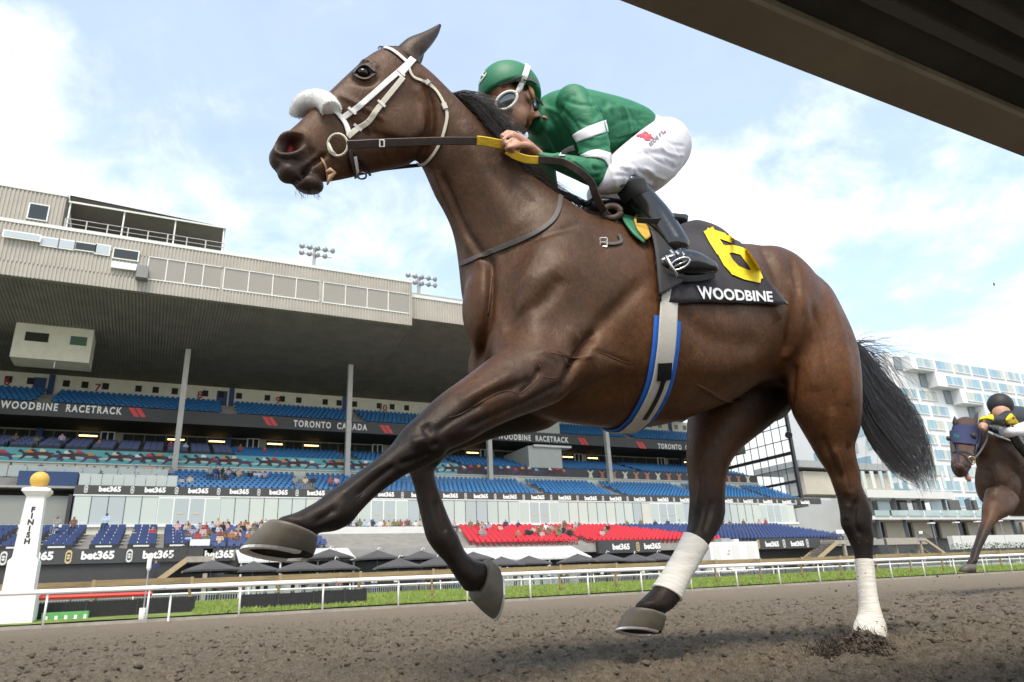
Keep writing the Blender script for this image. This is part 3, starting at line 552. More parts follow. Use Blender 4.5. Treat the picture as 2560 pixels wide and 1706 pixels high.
# glass balustrade terrace at the end
bal = mat('frosted balustrade', (.50, .56, .54), .3, alpha=.75)
for k in range(9): x_ = XB0+.2+k*1.42*.62; one('balustrade', bal, gs, x_, x_+.84, 72.5, 72.54, 10.85, 11.9)
for k in range(12): x_ = -17+k*1.45; one('balustrade', bal, gs, x_, x_+1.4, 76.2, 76.24, 12.1, 13.1)
one('terrace_floor', conc_s, gs, XL, .2, 72.6, 79.8, 10.6, 10.78); one('terrace_step', conc_s, gs, XL, .2, 76.3, 79.8, 10.78, 12.05)
one('terrace_kiosk', navy_p, gs, -11.5, -7.0, 74.2, 76, 10.8, 12.3)
# --- lower bowl
one('front_wall', blk_p, gs, XL, 12.2, 60, 60.3, .5, 3.5); one('front_wall', blk_p, gs, 12.2, 84, 61.5, 61.8, .5, 4.3)
one('sponsor_band', band_m, gs, XL, 4.0, 59.8, 60.3, 3.5, 4.5); one('sponsor_band', band_m, gs, P(1494, 1370, 60).x, P(1648, 1370, 60).x, 59.8, 60.3, 3.3, 4.5); one('sponsor_band', band_m, gs, P(1890, 1370, 60).x, P(2050, 1370, 60).x, 59.8, 60.3, 3.3, 4.45); one('sponsor_band', band_m, gs, P(540, 1380, 60).x-.9, P(560, 1380, 60).x+.5, 59.8, 60.3, 3.45, 4.4)
b365b = text_mesh('bet365', .74, .035, .01)
for x_, zz in ((-11.2, 4.1), (-7.35, 4.05), (-3.6, 4.03), (.3, 4.0), (4.5, 3.93), (P(1550, 1372, 60).x, 3.86), (P(1628, 1370, 60).x, 3.86), (P(1927, 1363, 60).x, 3.8), (P(1990, 1362, 60).x, 3.8)): o = link('lettering', b365b, letter, gs); o.matrix_basis = Matrix.Translation((x_, 59.77, zz)) @ FACING
for x_, m_ in ((-9.2, grey_e), (-5.4, gold_e), (-1.6, grey_e), (P(1592, 1371, 60).x, gold_e), (P(1893, 1366, 60).x, gold_e), (P(1957, 1362, 60).x, grey_e), (P(2015, 1360, 60).x, grey_e)): emblem(x_, 59.78, 3.98 if x_ < 20 else 3.86, .5, m_)
def tier(y0, y1, z0, z1, rows, x0, x1, name='seating_deck'):
    m_ = MB()
    for r in range(rows):
        ya = y0+(y1-y0)*r/rows; m_.box(x0, x1, ya, y1, z0+(z1-z0)*r/rows-.5, z0+(z1-z0)*(r+1)/rows-.3)
    poly = [(y0, z0-.7)]
    for r in range(rows): poly += [(y0+(y1-y0)*r/rows, z0+(z1-z0)*r/(rows-1)-.02), (y0+(y1-y0)*(r+1)/rows, z0+(z1-z0)*r/(rows-1)-.02)]
    poly += [(y1, z0-.7)]; return MB().prism(poly, 'x', x0, x1).build(name, conc_s, gs)
tier(60.4, 72.0, 4.2, 6.5, 12, XL, 82); tier(72.6, 79.9, 10.4, 12.9, 8, .2, 84); tier(80.3, 88.2, 15.0, 17.2, 8, XL, 82); tier(82.5, 89.9, 20.3, 23.2, 8, XL, 82)
one('row_ledge', trimw, gs, 13.2, 27.2, 70.2, 70.35, 5.2, 6.95)
# --- seats
SEAT = MB().box(-.2, .2, -.24, .2, .40, .45).add([(-.2, .17, .43), (.2, .17, .43), (.17, .27, .80), (-.17, .27, .80), (-.2, .21, .43), (.2, .21, .43), (.17, .31, .80), (-.17, .31, .80)], [(0, 1, 2, 3), (7, 6, 5, 4), (3, 2, 6, 7), (0, 3, 7, 4), (1, 5, 6, 2)]).box(-.03, .03, -.05, .05, 0, .4)
SVx = np.array(SEAT.v); SFt = [f for f in SEAT.f]
red_s = mat('red plastic seat', (.52, .018, .032), .45, .1, 2); navy_s = mat('navy plastic seat', (.025, .05, .16), .45, .1, 2); blue_s = mat('bright blue plastic seat', (.016, .13, .32), .5, .25, 2)
def seat_mass(spots, m_, label):
    mb = MB(); 
    for p in spots: mb.add(SVx+np.array(p), SFt)
    o = mb.build('stadium_seats', m_); tag(o, label, None, None, 'stuff'); return o
def spots(y0, y1, z0, z1, rows, x0, x1, keep=lambda x, r: True, gaps=()):
    out = []
    for r in range(rows):
        x_ = x0+(r % 2)*.28
        while x_ < x1:
            if keep(x_, r) and not any(abs(x_-g) < .75 for g in gaps): out.append((x_, y0+(y1-y0)*(r+.5)/rows, z0+(z1-z0)*r/(rows-1)))
            x_ += .56
    return out
lowreg = spots(60.6, 71.6, 4.2, 6.5, 12, 24, 82, gaps=(38.5,))
def is_red(p): return 26.0+(p[1]-60)*.25 < p[0] < 57-(p[1]-60)*.75
reds = [p for p in lowreg if is_red(p)]; navs = [p for p in lowreg if p[0] > 57-(p[1]-60)*.75+.5 and p[0] < 76-(p[1]-60)*.0]
sm = SEAT.mesh('stadium_seat'); sm.materials.append(red_s); RNG.shuffle(reds); reds.sort(key=lambda p: p[1]*1.0+p[0]*.6); near, rest = reds[:300], reds[300:]
for p in near:
    o = bpy.data.objects.new('stadium_seat', sm); COL.objects.link(o); o.location = p; tag(o, 'red plastic seat in the red block of the lower stand', 'seat', 'red seats of the lower stand')
seat_mass(rest, red_s, 'more red plastic seats filling the red block of the stand'); seat_mass(navs, navy_s, 'navy plastic seats right of the red block'); 
lownavy = spots(60.6, 71.6, 4.2, 6.5, 12, 2.0, 13.0); seat_mass(lownavy, navy_s, 'navy plastic seats among the crowd in the lower stand')
seat_mass(spots(72.8, 79.5, 10.5, 12.9, 8, .6, 83, gaps=(13.5, 27, 41, 52, 66, 77)), blue_s, 'bright blue seats of the tier above the glass wall'); seat_mass(spots(80.6, 87.8, 15.1, 17.2, 8, 7, 81, gaps=(20, 33, 47, 61)), blue_s, 'blue seats of the middle tier below the window strip'); seat_mass(spots(82.8, 89.6, 20.5, 23.2, 8, -30, 81, gaps=(-12, 6, 21, 34, 48, 62)), blue_s, 'blue seats of the top tier below the numbered wall')
# dining boxes with tables, lower left and middle left
ORD = ['first', 'second', 'third', 'fourth', 'fifth', 'sixth', 'seventh', 'eighth', 'ninth', 'tenth', 'eleventh', 'twelfth', 'thirteenth']
tb_m = mat('black table panel', (.02, .021, .025), .6); tg = mat('white table sign', (.66, .66, .64), .5)
tbl = MB().box(-.95, .95, -.04, 0, .15, .62).box(-.95, .95, 0, .45, .60, .64).mesh('dining_table'); tbl.materials.append(tb_m); sgn = MB().box(-.55, .5, -.06, -.045, .42, .54).mesh('table_sign'); sgn.materials.append(tg)
chr_ = MB().box(-.9, -.35, .35, .75, .2, .95).box(-.28, .27, .35, .75, .2, .95).box(.33, .9, .35, .75, .2, .95).mesh('seat_row'); chr_.materials.append(navy_s)
for r in range(6):
    for c in range(10):
        x_ = -21+c*2.45+(.5 if c > 6 else 0)
        if c in (3, 6) and r < 99 and c == 6: pass
        if x_ > 2.2-.1*r: continue
        y_ = 60.7+r*1.85; z_ = 4.25+r*.41; e2 = empty('dining_box', (x_, y_, z_)); tag(e2, 'black dining table in %s row of the lower stand, %s from the outside stair' % (ORD[r]+' lowest' if r else 'lowest', ORD[9-c]), 'table', 'dining boxes of the lower stand')
        for nm, m_ in (('table', tbl), ('sign', sgn), ('chairs', chr_)): o = bpy.data.objects.new(nm, m_); COL.objects.link(o); o.parent = e2
for r in range(5):
    for c in range(13):
        x_ = -22+c*2.3; e2 = empty('dining_box', (x_, 81+r*1.45, 15.3+r*.45)); tag(e2, 'dark table in %s row of the shaded middle tier, %s from the blue seats' % (ORD[r]+' lowest' if r else 'lowest', ORD[12-c]), 'table', 'dining boxes of the middle tier')
        for nm, m_ in (('table', tbl), ('chairs', chr_)): o = bpy.data.objects.new(nm, m_); COL.objects.link(o); o.parent = e2
# --- glazed end wall of the stand
ew = empty('glazed_screen', (83, 82, 12)); tag(ew, 'tall glazed steel windbreak at the end of the stand', 'screen')
gclr = mat('clear screen glass', (.75, .82, .82), .05, spec=.5, alpha=.22)
for i in range(12):
    for k in range(7): ya, za = 73+i*1.6, 11.2+k*2.1; one('pane', gclr, ew, 83.04, 83.06, ya+.05, ya+1.55, za+.05, za+2.05)
for i in range(13): one('mullion', dk_met, ew, 83.0, 83.1, 73+i*1.6-.04, 73+i*1.6+.04, 11.2, 26)
for k in range(8): one('transom', dk_met, ew, 82.98, 83.12, 73, 92.2, 11.2+k*2.1-.05-(0), 11.2+k*2.1+.05)
one('corner_post', dk_met, ew, 82.8, 83.3, 72.6, 73.0, 10.8, 27); one('beam', dk_met, ew, 82.85, 83.25, 73, 92, 17.3, 17.75); one('beam', dk_met, ew, 82.85, 83.25, 73, 92, 13.2, 13.55)
MB().tube([(82.6, 72.6, 20.2), (82.2, 72.2, 20.1), (81.9, 72.0, 19.9)], [.1, .5, .55], 8).build('loudspeaker', dk_met, ew)
# --- floodlight masts on the roof
lamp_h = mat('grey lamp bowl', (.33, .33, .31), .45, metal=.3); lamp_f = mat('lamp face', (.45, .46, .42), .2)
for px, py, lab in ((785, 660, 'cluster of round floodlights on a mast, left of the pair on the roof'), (1047, 730, 'cluster of round floodlights on a mast nearest the horse\'s neck')):
    p = P(px, py, 72); e2 = empty('floodlight_mast', (p.x, 72, 31.5)); tag(e2, lab, 'floodlight', 'floodlights on the grandstand roof')
    one('mast', grey_mt, e2, p.x-.16, p.x+.16, 71.8, 72.2, 31.9, p.z+1.9)
    for r in range(2):
        one('crossarm', grey_mt, e2, p.x-1.5, p.x+1.9, 71.9, 72.0, p.z+1.0+r*.82, p.z+1.08+r*.82)
        for c in range(5):
            if r == 0 and c == 4 and px < 800: continue
            x_ = p.x-1.4+c*.8; z_ = p.z+1.04+r*.82; d = Vector((.16*(c-1.5), -.8, -.35)).normalized(); q_ = Vector((x_, 71.8, z_)); MB().tube([q_+d*-.06, q_+d*.06, q_+d*.26, q_+d*.3], [.08, .2, .31, .31], 14).build('lamp', lamp_h, e2, True)
# ================================================================== apron: parasols, tents, stairs, trailer
par_m = mat('charcoal parasol cloth', (.055, .053, .056), .85, .12, 3, sheen=.2); 
N_ = 8; cv = []
for r_, z_ in ((.05, .0), (.8, -.26), (1.55, -.50), (1.95, -.66)):
    cv += [(r_*math.cos(2*math.pi*k/N_+.39)*(1 if r_ < 1.9 or True else 1), r_*math.sin(2*math.pi*k/N_+.39), z_) for k in range(N_)]
cv.append((0, 0, .05)); cf = [(i*N_+k, i*N_+(k+1) % N_, (i+1)*N_+(k+1) % N_, (i+1)*N_+k) for i in range(3) for k in range(N_)]+[(k, 32, (k+1) % N_) for k in range(N_)]
cv += [(1.95*math.cos(2*math.pi*k/N_+.39), 1.95*math.sin(2*math.pi*k/N_+.39), -.78) for k in range(N_)]; cf += [(24+k, 24+(k+1) % N_, 33+(k+1) % N_, 33+k) for k in range(N_)]
can = MB().add(cv, cf).mesh('canopy'); can.materials.append(par_m); pol = MB().tube([(0, 0, -3.2), (0, 0, -.1)], .035, 8).mesh('pole'); pol.materials.append(grey_mt)
arm_ = MB().tube([(0, 0, .02), (.12, .03, .22), (.34, .05, .12)], .035, 6).mesh('arm'); arm_.materials.append(white_s); rib = MB().tube([(0, 0, -.12), (1.9, 0, -.72)], .014, 4).mesh('rib'); rib.materials.append(dk_met)
pars = [(530, 1401, 54), (634, 1404, 54.5), (752, 1402, 54), (837, 1400, 54.5), (824, 1373, 57), (944, 1376, 57), (996, 1396, 54), (1053, 1377, 57), (1093, 1393, 54), (1183, 1380, 57), (1254, 1392, 54), (1322, 1390, 54.5), (1444, 1385, 55), (1515, 1384, 55), (1586, 1385, 55.5), (1643, 1382, 56)]
ordn = ['first', 'second', 'third', 'fifth', 'fourth', 'sixth', 'seventh', 'eighth', 'ninth', 'tenth', 'eleventh', 'twelfth', 'thirteenth', 'fourteenth', 'fifteenth', 'sixteenth']
for i, (px, py, Y) in enumerate(pars):
    p = P(px, py, Y); e2 = empty('parasol', p, random.uniform(-.4, .4)); tag(e2, 'charcoal garden parasol on the apron, %s counted from the finish post' % ordn[i], 'parasol', 'charcoal parasols on the apron')
    for nm, m_ in (('canopy', can), ('pole', pol), ('arm', arm_)): o = bpy.data.objects.new(nm, m_); COL.objects.link(o); o.parent = e2
    for k in range(8): o = bpy.data.objects.new('rib', rib); COL.objects.link(o); o.parent = e2; o.rotation_euler.z = 2*math.pi*k/8+.39
def rect(px0, py0, px1, py1, Y): a, b = P(px0, py0, Y), P(px1, py1, Y); return a.x, b.x, b.z, a.z
def tent(label, px0, py0, px1, py1, Y, dep, drop, m_):
    x0, x1, z0, z1 = rect(px0, py0, px1, py1, Y); e2 = empty('canopy_roof', ((x0+x1)/2, Y, .5)); tag(e2, label, 'canopy'); n = max(3, int((x1-x0)/1.0))
    for k in range(n): a, b = x0+(x1-x0)*k/n, x0+(x1-x0)*(k+1)/n; MB().add([(a, Y, z0), (b-.05, Y, z0), (b-.05, Y+dep, z1), (a, Y+dep, z1), (a, Y, z0-.14), (b-.05, Y, z0-.14), (b-.05, Y+dep, z1-.14), (a, Y+dep, z1-.14)], [(0, 1, 2, 3), (7, 6, 5, 4), (0, 4, 5, 1), (1, 5, 6, 2), (2, 6, 7, 3), (3, 7, 4, 0)]).build('roof_panel', m_, e2)
    for k in range(4): x_ = x0+.2+(x1-x0-.4)*k/3; one('post', white_s, e2, x_-.06, x_+.06, Y+.1, Y+.22, .5, z0-.13)
    one('back_wall', mat('dim bar interior', (.06, .065, .065), .7), e2, x0, x1, Y+dep-.2, Y+dep-.1, .5, z1-.2)
    for k in range(max(2, int((x1-x0)/2))): x_ = x0+.3+k*2; one('counter_panel', gl_m[k % 3], e2, x_, x_+1.7, Y+.8, Y+.9, .5, 1.55); one('screen', mat('blue grey door', (.12, .22, .30), .4), e2, x_+.2, x_+1.2, Y+dep-.32, Y+dep-.22, .5, 2.4)
tent('white canopy roof behind the parasols, left of the galloping horse\'s knee', 600, 1368, 892, 1396, 57.5, 3, .6, trimw); tent('long pale lean-to roof in front of the red seats', 1150, 1364, 1480, 1392, 57, 3.5, .8, trimw)
# trailer
x0, x1, z0, z1 = rect(1772, 1356, 1902, 1410, 55); tr_ = empty('site_trailer', (x0, 55, .5)); tag(tr_, 'white box trailer parked below the navy seats', 'trailer'); wt_m = mat('white trailer skin', (.74, .74, .71), .45, .05, 1)
one('box', wt_m, tr_, x0, x1, 55, 57.4, .95, z1); one('roof_unit', grey_mt, tr_, x0+2.2, x0+3.4, 55.6, 56.6, z1, z1+.4); one('roof_vent', white_s, tr_, x0+4.0, x0+4.5, 55.6, 56.2, z1, z1+.3)
for a in (.4, 2.9, 4.9): d_ = one('door', mat('trailer door', (.66, .66, .64), .5), tr_, x0+a, x0+a+.85, 54.95, 54.998, 1.1, z1-.25); o = MB().box(x0+a+.7, x0+a+.76, 54.92, 54.948, 1.9, 2.1).build('handle', dk_met); o.parent = d_
for k, (a, b) in enumerate(((2.35, 2.65), (2.5, 2.75))): one('pink_mark', mat('pink logo', (.6, .2, .35), .6), tr_, x0+a-.2, x0+b-.2, 54.96, 54.97, z1-1.2+k*.3, z1-1.1+k*.3)
for a in (1.6, 2.5): MB().tube([(x0+a, 55.1, .82), (x0+a, 55.3, .82)], .32, 16).build('wheel', bb, tr_, True)
# front stairs with handrails
def stairs(label, px_t, py_t, px_b, py_b, Y, wid=2.0, n=12):
    a, b = P(px_t, py_t, Y), P(px_b, py_b, Y); e2 = empty('outside_stair', (b.x, Y, .5)); tag(e2, label, 'stairs', 'outside stairs of the stand'); tanp = mat('tan painted stringer', (.40, .31, .18), .6, .1, 2)
    for k in range(n): t = k/n; x_ = a.x+(b.x-a.x)*t; x2 = a.x+(b.x-a.x)*(k+1)/n; z_ = a.z+(b.z-a.z)*(t+1/n); one('step', conc, e2, min(x_, x2), max(x_, x2), Y, Y+wid, z_-.12, z_)
    for yy in (Y-.12, Y+wid+.02): MB().add([(a.x, yy, a.z+.02), (b.x, yy, b.z+.02), (b.x, yy, b.z-.45), (a.x, yy, a.z-.45), (a.x, yy+.1, a.z+.02), (b.x, yy+.1, b.z+.02), (b.x, yy+.1, b.z-.45), (a.x, yy+.1, a.z-.45)], [(0, 1, 2, 3), (7, 6, 5, 4), (0, 4, 5, 1), (2, 6, 7, 3), (1, 5, 6, 2), (3, 7, 4, 0)]).build('stringer', tanp, e2)
    MB().tube([(a.x, Y-.07, a.z+1.05), (b.x, Y-.07, b.z+1.05)], .03, 6).build('handrail', dk_met, e2)
    for k in range(25): t = k/24; x_ = a.x+(b.x-a.x)*t; z_ = a.z+(b.z-a.z)*t; one('baluster', dk_met, e2, x_-.012, x_+.012, Y-.08, Y-.06, z_, z_+1.04)
    dx = 1.9 if a.x > b.x else -1.9; one('landing', conc, e2, min(a.x, a.x+dx), max(a.x, a.x+dx), Y-.1, Y+wid, a.z-.4, a.z); one('landing_post', conc, e2, a.x+dx*.7-.15, a.x+dx*.7+.15, Y, Y+.3, .5, a.z-.4); one('landing_rail', dk_met, e2, min(a.x, a.x+dx), max(a.x, a.x+dx), Y-.08, Y-.05, a.z+1.0, a.z+1.06)
    for k in range(10): one('baluster', dk_met, e2, a.x+dx*k/9-.012, a.x+dx*k/9+.012, Y-.08, Y-.06, a.z, a.z+1.0)
    one('sign_board', white_s, e2, a.x+dx*.15-.2, a.x+dx*.75, Y-.2, Y-.1, a.z+.75, a.z+1.2); return a, b
stairs('concrete outside stair with black railing beside the finish post', 468, 1392, 380, 1456, 58); stairs('outside stair at the far corner of the stand below the navy seats', 2090, 1352, 2030, 1404, 58, 2.0, 10)
# ================================================================== buildings beyond the stand
hot = empty('hotel', (165, 110, .5)); tag(hot, 'tall white hotel with staggered blue windows behind the second horse', 'building'); hw_ = mat('white hotel cladding', (.72, .73, .72), .6, .04, .2); h_dark = mat('dark hotel notch', (.22, .26, .27), .5); hp = [mat('hotel pane '+str(k), c, .12, spec=.6) for k, c in enumerate(((.26, .40, .47), (.33, .46, .52), (.46, .48, .43), (.22, .36, .44)))]
H1, HZ, FH = 170.4, 55.4, 4.05
one('wing', hw_, hot, H1, 330, 113, 150, .5, HZ+.4); one('parapet', hw_, hot, H1+30, 330, 111, 114, HZ-1.2, HZ+.1)
def hwin(x, y, z, w, h, n):
    f_ = one('window', hw_, hot, x, x+w, y-.04, y+.02, z, z+h)
    for k in range(n): o = MB().box(x+w*k/n+.06, x+w*(k+1)/n-.06, y-.12, y-.05, z+.08, z+h-.08).build('pane', hp[int(RNG.integers(0, 4))]); o.parent = f_
    fr_ = MB().box(x-.1, x+w+.1, y-.3, y-.0, z-.2, z-.02).build('sill', hw_); fr_.parent = f_
for f in range(12):
    z_ = HZ-3.6-f*FH; x_l = H1+5.6+f*9.2
    one('storey', hw_, hot, x_l, 330, 110, 113, z_-.75, z_+FH-.75-.02); one('notch', h_dark, hot, x_l-2.8, x_l-.01, 112.6, 112.99, z_-.4, z_+FH-.9)
    for k in range(16):
        x_ = x_l+2.4+k*8.1+(f % 2)*2
        if x_ < 262: hwin(x_, 110, z_, 7.0, 2.6, 4)
    for k in range(16):
        x_ = H1+2.0+k*8.6+(f % 2)*3.5
        if x_+7.2 < x_l-4: hwin(x_, 113, z_, 7.2, 2.6, 4)
    for k in range(3): MB().box(H1-.12, H1-.02, 115+k*9+(f % 2)*3, 121+k*9+(f % 2)*3, z_, z_+2.5).build('side_pane', hp[(f+k) % 4], hot)
cs = empty('terrace_building', (120, 90, .5)); tag(cs, 'low white building with glazed terraces between the stand and the hotel', 'building'); slab = mat('white terrace slab', (.60, .60, .57), .6, .05, .5); gcol = mat('grey steel column', (.12, .13, .14), .6); tile_ = mat('beige shutter panel', (.46, .42, .34), .7, .08, .5)
def R(name, m_, px0, py0, px1, py1, Y, dep=1.0, par=cs): x0, x1, z0, z1 = rect(px0, py0, px1, py1, Y); return one(name, m_, par, x0, x1, Y, Y+dep, z0, z1)
R('roof', mat('grey metal roof', (.30, .31, .31), .6, .1, .4), 1996, 1150, 2240, 1178, 97, 12); R('upper_wall', tile_, 2006, 1178, 2240, 1240, 98, 5); R('wall', mat('pale grey panel', (.40, .41, .40), .7, .06, .3), 1985, 1250, 2260, 1330, 97, 3)
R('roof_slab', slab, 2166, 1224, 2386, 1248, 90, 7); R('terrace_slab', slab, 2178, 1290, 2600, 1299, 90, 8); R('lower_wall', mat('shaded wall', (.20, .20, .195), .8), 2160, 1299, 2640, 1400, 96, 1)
for k in range(12): R('glass_panel', gl_m[k % 4], 2130+k*22, 1178, 2148+k*22, 1222, 95, .2)
for k in range(6): R('shutter', tile_, 2212+k*68, 1306, 2268+k*68, 1345, 94, .5)
for k in range(6): R('column', gcol, 2176+k*62, 1246, 2186+k*62, 1292, 90.3, .8)
for k in range(7): R('column', gcol, 2196+k*68, 1299, 2208+k*68, 1345, 90.3, .8)
for k in range(9): R('balustrade', mat('green tinted balustrade', (.40, .52, .50), .15, alpha=.7), 2186+k*42, 1276, 2226+k*42, 1290, 89.8, .1)
for k in range(8): R('terrace_window', glassd if k % 3 else hp[1], 2192+k*44, 1250, 2228+k*44, 1276, 93, .2)
R('platform', conc, 2204, 1346, 2320, 1360, 80, 4, cs); R('platform_post', conc, 2240, 1360, 2248, 1388, 80.5, .6); R('platform_post', conc, 2294, 1360, 2302, 1388, 80.5, .6)
stairs('outside stair leading down from the terrace near the second horse', 2312, 1346, 2366, 1384, 80, 2.5, 10)
hg = MB(); 
R('low_wall', slab, 2380, 1340, 2640, 1366, 84, 1); x0, x1, z0, z1 = rect(2384, 1360, 2640, 1376, 82)
lv = []; n = 2600
cx_ = RNG.uniform(x0, x1, n); cy_ = RNG.uniform(82, 83.4, n); cz_ = RNG.uniform(.5, z1, n); V = np.stack([np.stack([cx_+RNG.normal(0, .12, n), cy_+RNG.normal(0, .12, n), cz_+RNG.normal(0, .12, n)], -1) for _ in range(3)], 1).reshape(-1, 3)
hd_ = link('hedge', fast_mesh('hedge', V, np.arange(3*n).reshape(-1, 3)), mat('dark hedge leaves', (.03, .075, .02), .7, .4, 2)); tag(hd_, 'dark clipped hedge below the terraces behind the second horse', 'hedge')
for k, (px, py) in enumerate(((2330, 1310), (2392, 1308), (2445, 1306), (2500, 1304))):
    p = P(px, py, 84); e2 = empty('lamp_post', (p.x, 84, .5)); tag(e2, 'slim street lamp with a flat white head, %s of four by the terraces' % ['first', 'second', 'third', 'fourth'][k], 'lamp post', 'lamps by the terraces'); MB().tube([(p.x, 84, .5), (p.x, 84, p.z)], .06, 6).build('pole', grey_mt, e2); MB().box(p.x-.9, p.x+.5, 83.7, 84.3, p.z, p.z+.22).build('lamp_head', white_s, e2)
# ================================================================== people in the stand
def little(seated):
    st_ = [ell((0, 0, .98 if not seated else .92), (.17, .11, .30)), ell((0, -.02, 1.42 if not seated else 1.36), (.09, .1, .125)), ell((0, 0, 1.24 if not seated else 1.18), (.2, .1, .09)), ell((0, 0, 1.28 if not seated else 1.22), (.06, .06, .1))]
    for s_ in (-1, 1):
        if seated: st_ += [ring_loft(chain_([(s_*.09, .05, .66), (s_*.11, -.38, .64), (s_*.11, -.42, .15)], [.085, .075, .055]), 8, 3), ring_loft(chain_([(s_*.2, 0, 1.2), (s_*.25, -.08, .95), (s_*.14, -.3, .82)], [.06, .05, .04]), 8, 3)]
        else: st_ += [ring_loft(chain_([(s_*.09, 0, .8), (s_*.1, -.02, .45), (s_*.11, 0, .05)], [.095, .075, .055]), 8, 3), ring_loft(chain_([(s_*.2, 0, 1.26), (s_*.27, -.02, 1.0), (s_*.24, -.12, .78)], [.06, .05, .04]), 8, 3)]
    me = remesh(st_, .04, 1, 'person_body'); zt = 1.22 if seated else 1.28; zb = .72 if seated else .82
    for m_ in 'abcd': me.materials.append(None)
    for p in me.polygons: c = p.center; p.material_index = (3 if c.z > zt+.19 or (c.y > .0 and c.z > zt+.06) else 0) if c.z > zt+.02 else (1 if c.z > zb else 2)
    return me
def chain_(pts, r):
    pts = [Vector(p) for p in pts]; out = []
    for i, p in enumerate(pts):
        t = (pts[min(i+1, len(pts)-1)]-pts[max(i-1, 0)]).normalized(); a = t.orthogonal().normalized(); out.append((p, a*r[i], t.cross(a)*r[i]))
    return out
PM = {True: little(True), False: little(False)}
shirts = [('white', (.68, .68, .66)), ('black', (.02, .02, .022)), ('red', (.33, .06, .06)), ('navy', (.03, .05, .12)), ('pink', (.5, .33, .34)), ('beige', (.5, .4, .3)), ('grey', (.25, .25, .26)), ('pale blue', (.38, .48, .6)), ('olive', (.16, .17, .08)), ('rust', (.34, .15, .07)), ('lilac', (.34, .3, .4)), ('brown', (.15, .09, .06))]
skins = [mat('spectator skin '+str(k), c, .6) for k, c in enumerate(((.42, .24, .17), (.5, .31, .23), (.24, .13, .085), (.12, .065, .045)))]; hair_c = [mat('trousers '+str(k), c, .8) for k, c in enumerate(((.03, .035, .06), (.05, .05, .05), (.2, .17, .12), (.1, .14, .25)))]
hairs_ = [mat('spectator hair '+str(k), c, .7) for k, c in enumerate(((.015, .012, .01), (.03, .02, .014), (.08, .05, .03), (.35, .33, .3)))]
def person(x, y, z, seated, where, grp, rz=0, shirt=None):
    nm, c = shirt or shirts[int(RNG.integers(0, len(shirts)))]; hi = int(RNG.integers(0, 4)); o = bpy.data.objects.new('person', PM[seated]); COL.objects.link(o); o.location = (x, y, z); o.rotation_euler.z = rz+random.uniform(-.5, .5); s_ = random.uniform(.94, 1.06); o.scale = (s_, s_, s_)
    for k, m_ in enumerate((skins[int(RNG.integers(0, 4))], mat('shirt '+nm, c, .8), hair_c[int(RNG.integers(0, 4))], hairs_[hi])): o.material_slots[k].link = 'OBJECT'; o.material_slots[k].material = m_
    return tag(o, '%s spectator in %s %s top %s' % (('black-haired', 'dark-haired', 'brown-haired', 'grey-haired')[hi], 'an' if nm[0] in 'ao' else 'a', nm, where), 'person', grp)
def seatpos(x, r, y0=60.6, y1=71.6, z0=4.2, z1=6.5, rows=12): return x, y0+(y1-y0)*(r+.5)/rows-.02, z0+(z1-z0)*r/(rows-1)-.18
used = set()
for k in range(86):
    r = int(RNG.integers(1, 12)); x_ = round(2.0+RNG.beta(1.2, 1.6)*10.6, 1)
    if (int(x_/.6), r) in used: continue
    used.add((int(x_/.6), r)); person(*seatpos(x_, r), True, 'seated on the crowded navy seats by the stairs', 'crowd on the navy seats')
for k in range(30): person(14.5+k*.48+random.uniform(-.2, .2), 71.4+random.uniform(-.3, .1), 6.3, k % 3 != 0, 'in the back row below the glass wall', 'back row below the glass wall')
for k in range(40):
    r = int(RNG.integers(2, 12)); x_ = 28+RNG.beta(1.3, 2.2)*18
    person(*seatpos(x_, r), True, 'sitting among the red seats', 'people on the red seats')
for k in range(12): person(51+k*2.1+random.uniform(-.7, .7), 71.3, 6.3, k % 2 == 0, 'at the top of the navy seats', 'people above the navy seats')
for k in range(16): person(P(520+k*9, 1190, 77).x+random.uniform(-.3, .3), 77.2+random.uniform(-1.2, 1), 12.0, True, 'on the bright blue seats by the camera crew', 'people on the blue tier')
for k in range(8): person(P(720+k*30, 1200, 75).x+random.uniform(-.6, .6), 74.2, 11.0, True, 'on the lower bright blue seats', 'people low on the blue tier')
for k in range(26): person(-15+k*.62+random.uniform(-.25, .25), 77.3+random.uniform(-.6, 2), 12.05, False, 'standing on the glazed terrace', 'guests on the glazed terrace')
for k in range(12): person(XB0+1+k*.75, 73.6+random.uniform(-.3, 1.5), 10.78, k % 2 == 0, 'behind the frosted balustrade', 'guests behind the balustrade')
for k in range(16): person(-18+k*2.0+random.uniform(-.6, .6), 82+random.uniform(0, 4), 15.9, k % 4 != 0, 'in the shaded middle tier', 'people in the shaded middle tier')
for k in range(14): person(-19+k*1.7+random.uniform(-.5, .5), 62+random.uniform(0, 8), 5.0+random.uniform(0, 1.2), True, 'at a dining table in the lower stand', 'diners in the lower stand')
for k in range(44): person(3+k*1.35+random.uniform(-.5, .5), 51.2+random.uniform(0, 3.5), .52, k % 4 != 1, 'behind the picket fence on the apron', 'people on the apron')
p = P(385, 1449, 58.6); o = person(p.x, 59.0, p.z-.1, False, 'x', 'people on the stairs', 0, ('navy', (.03, .05, .12))); o['label'] = 'man in navy shirt and jeans walking down the outside stair'; o['group'] = ''; del o['group']
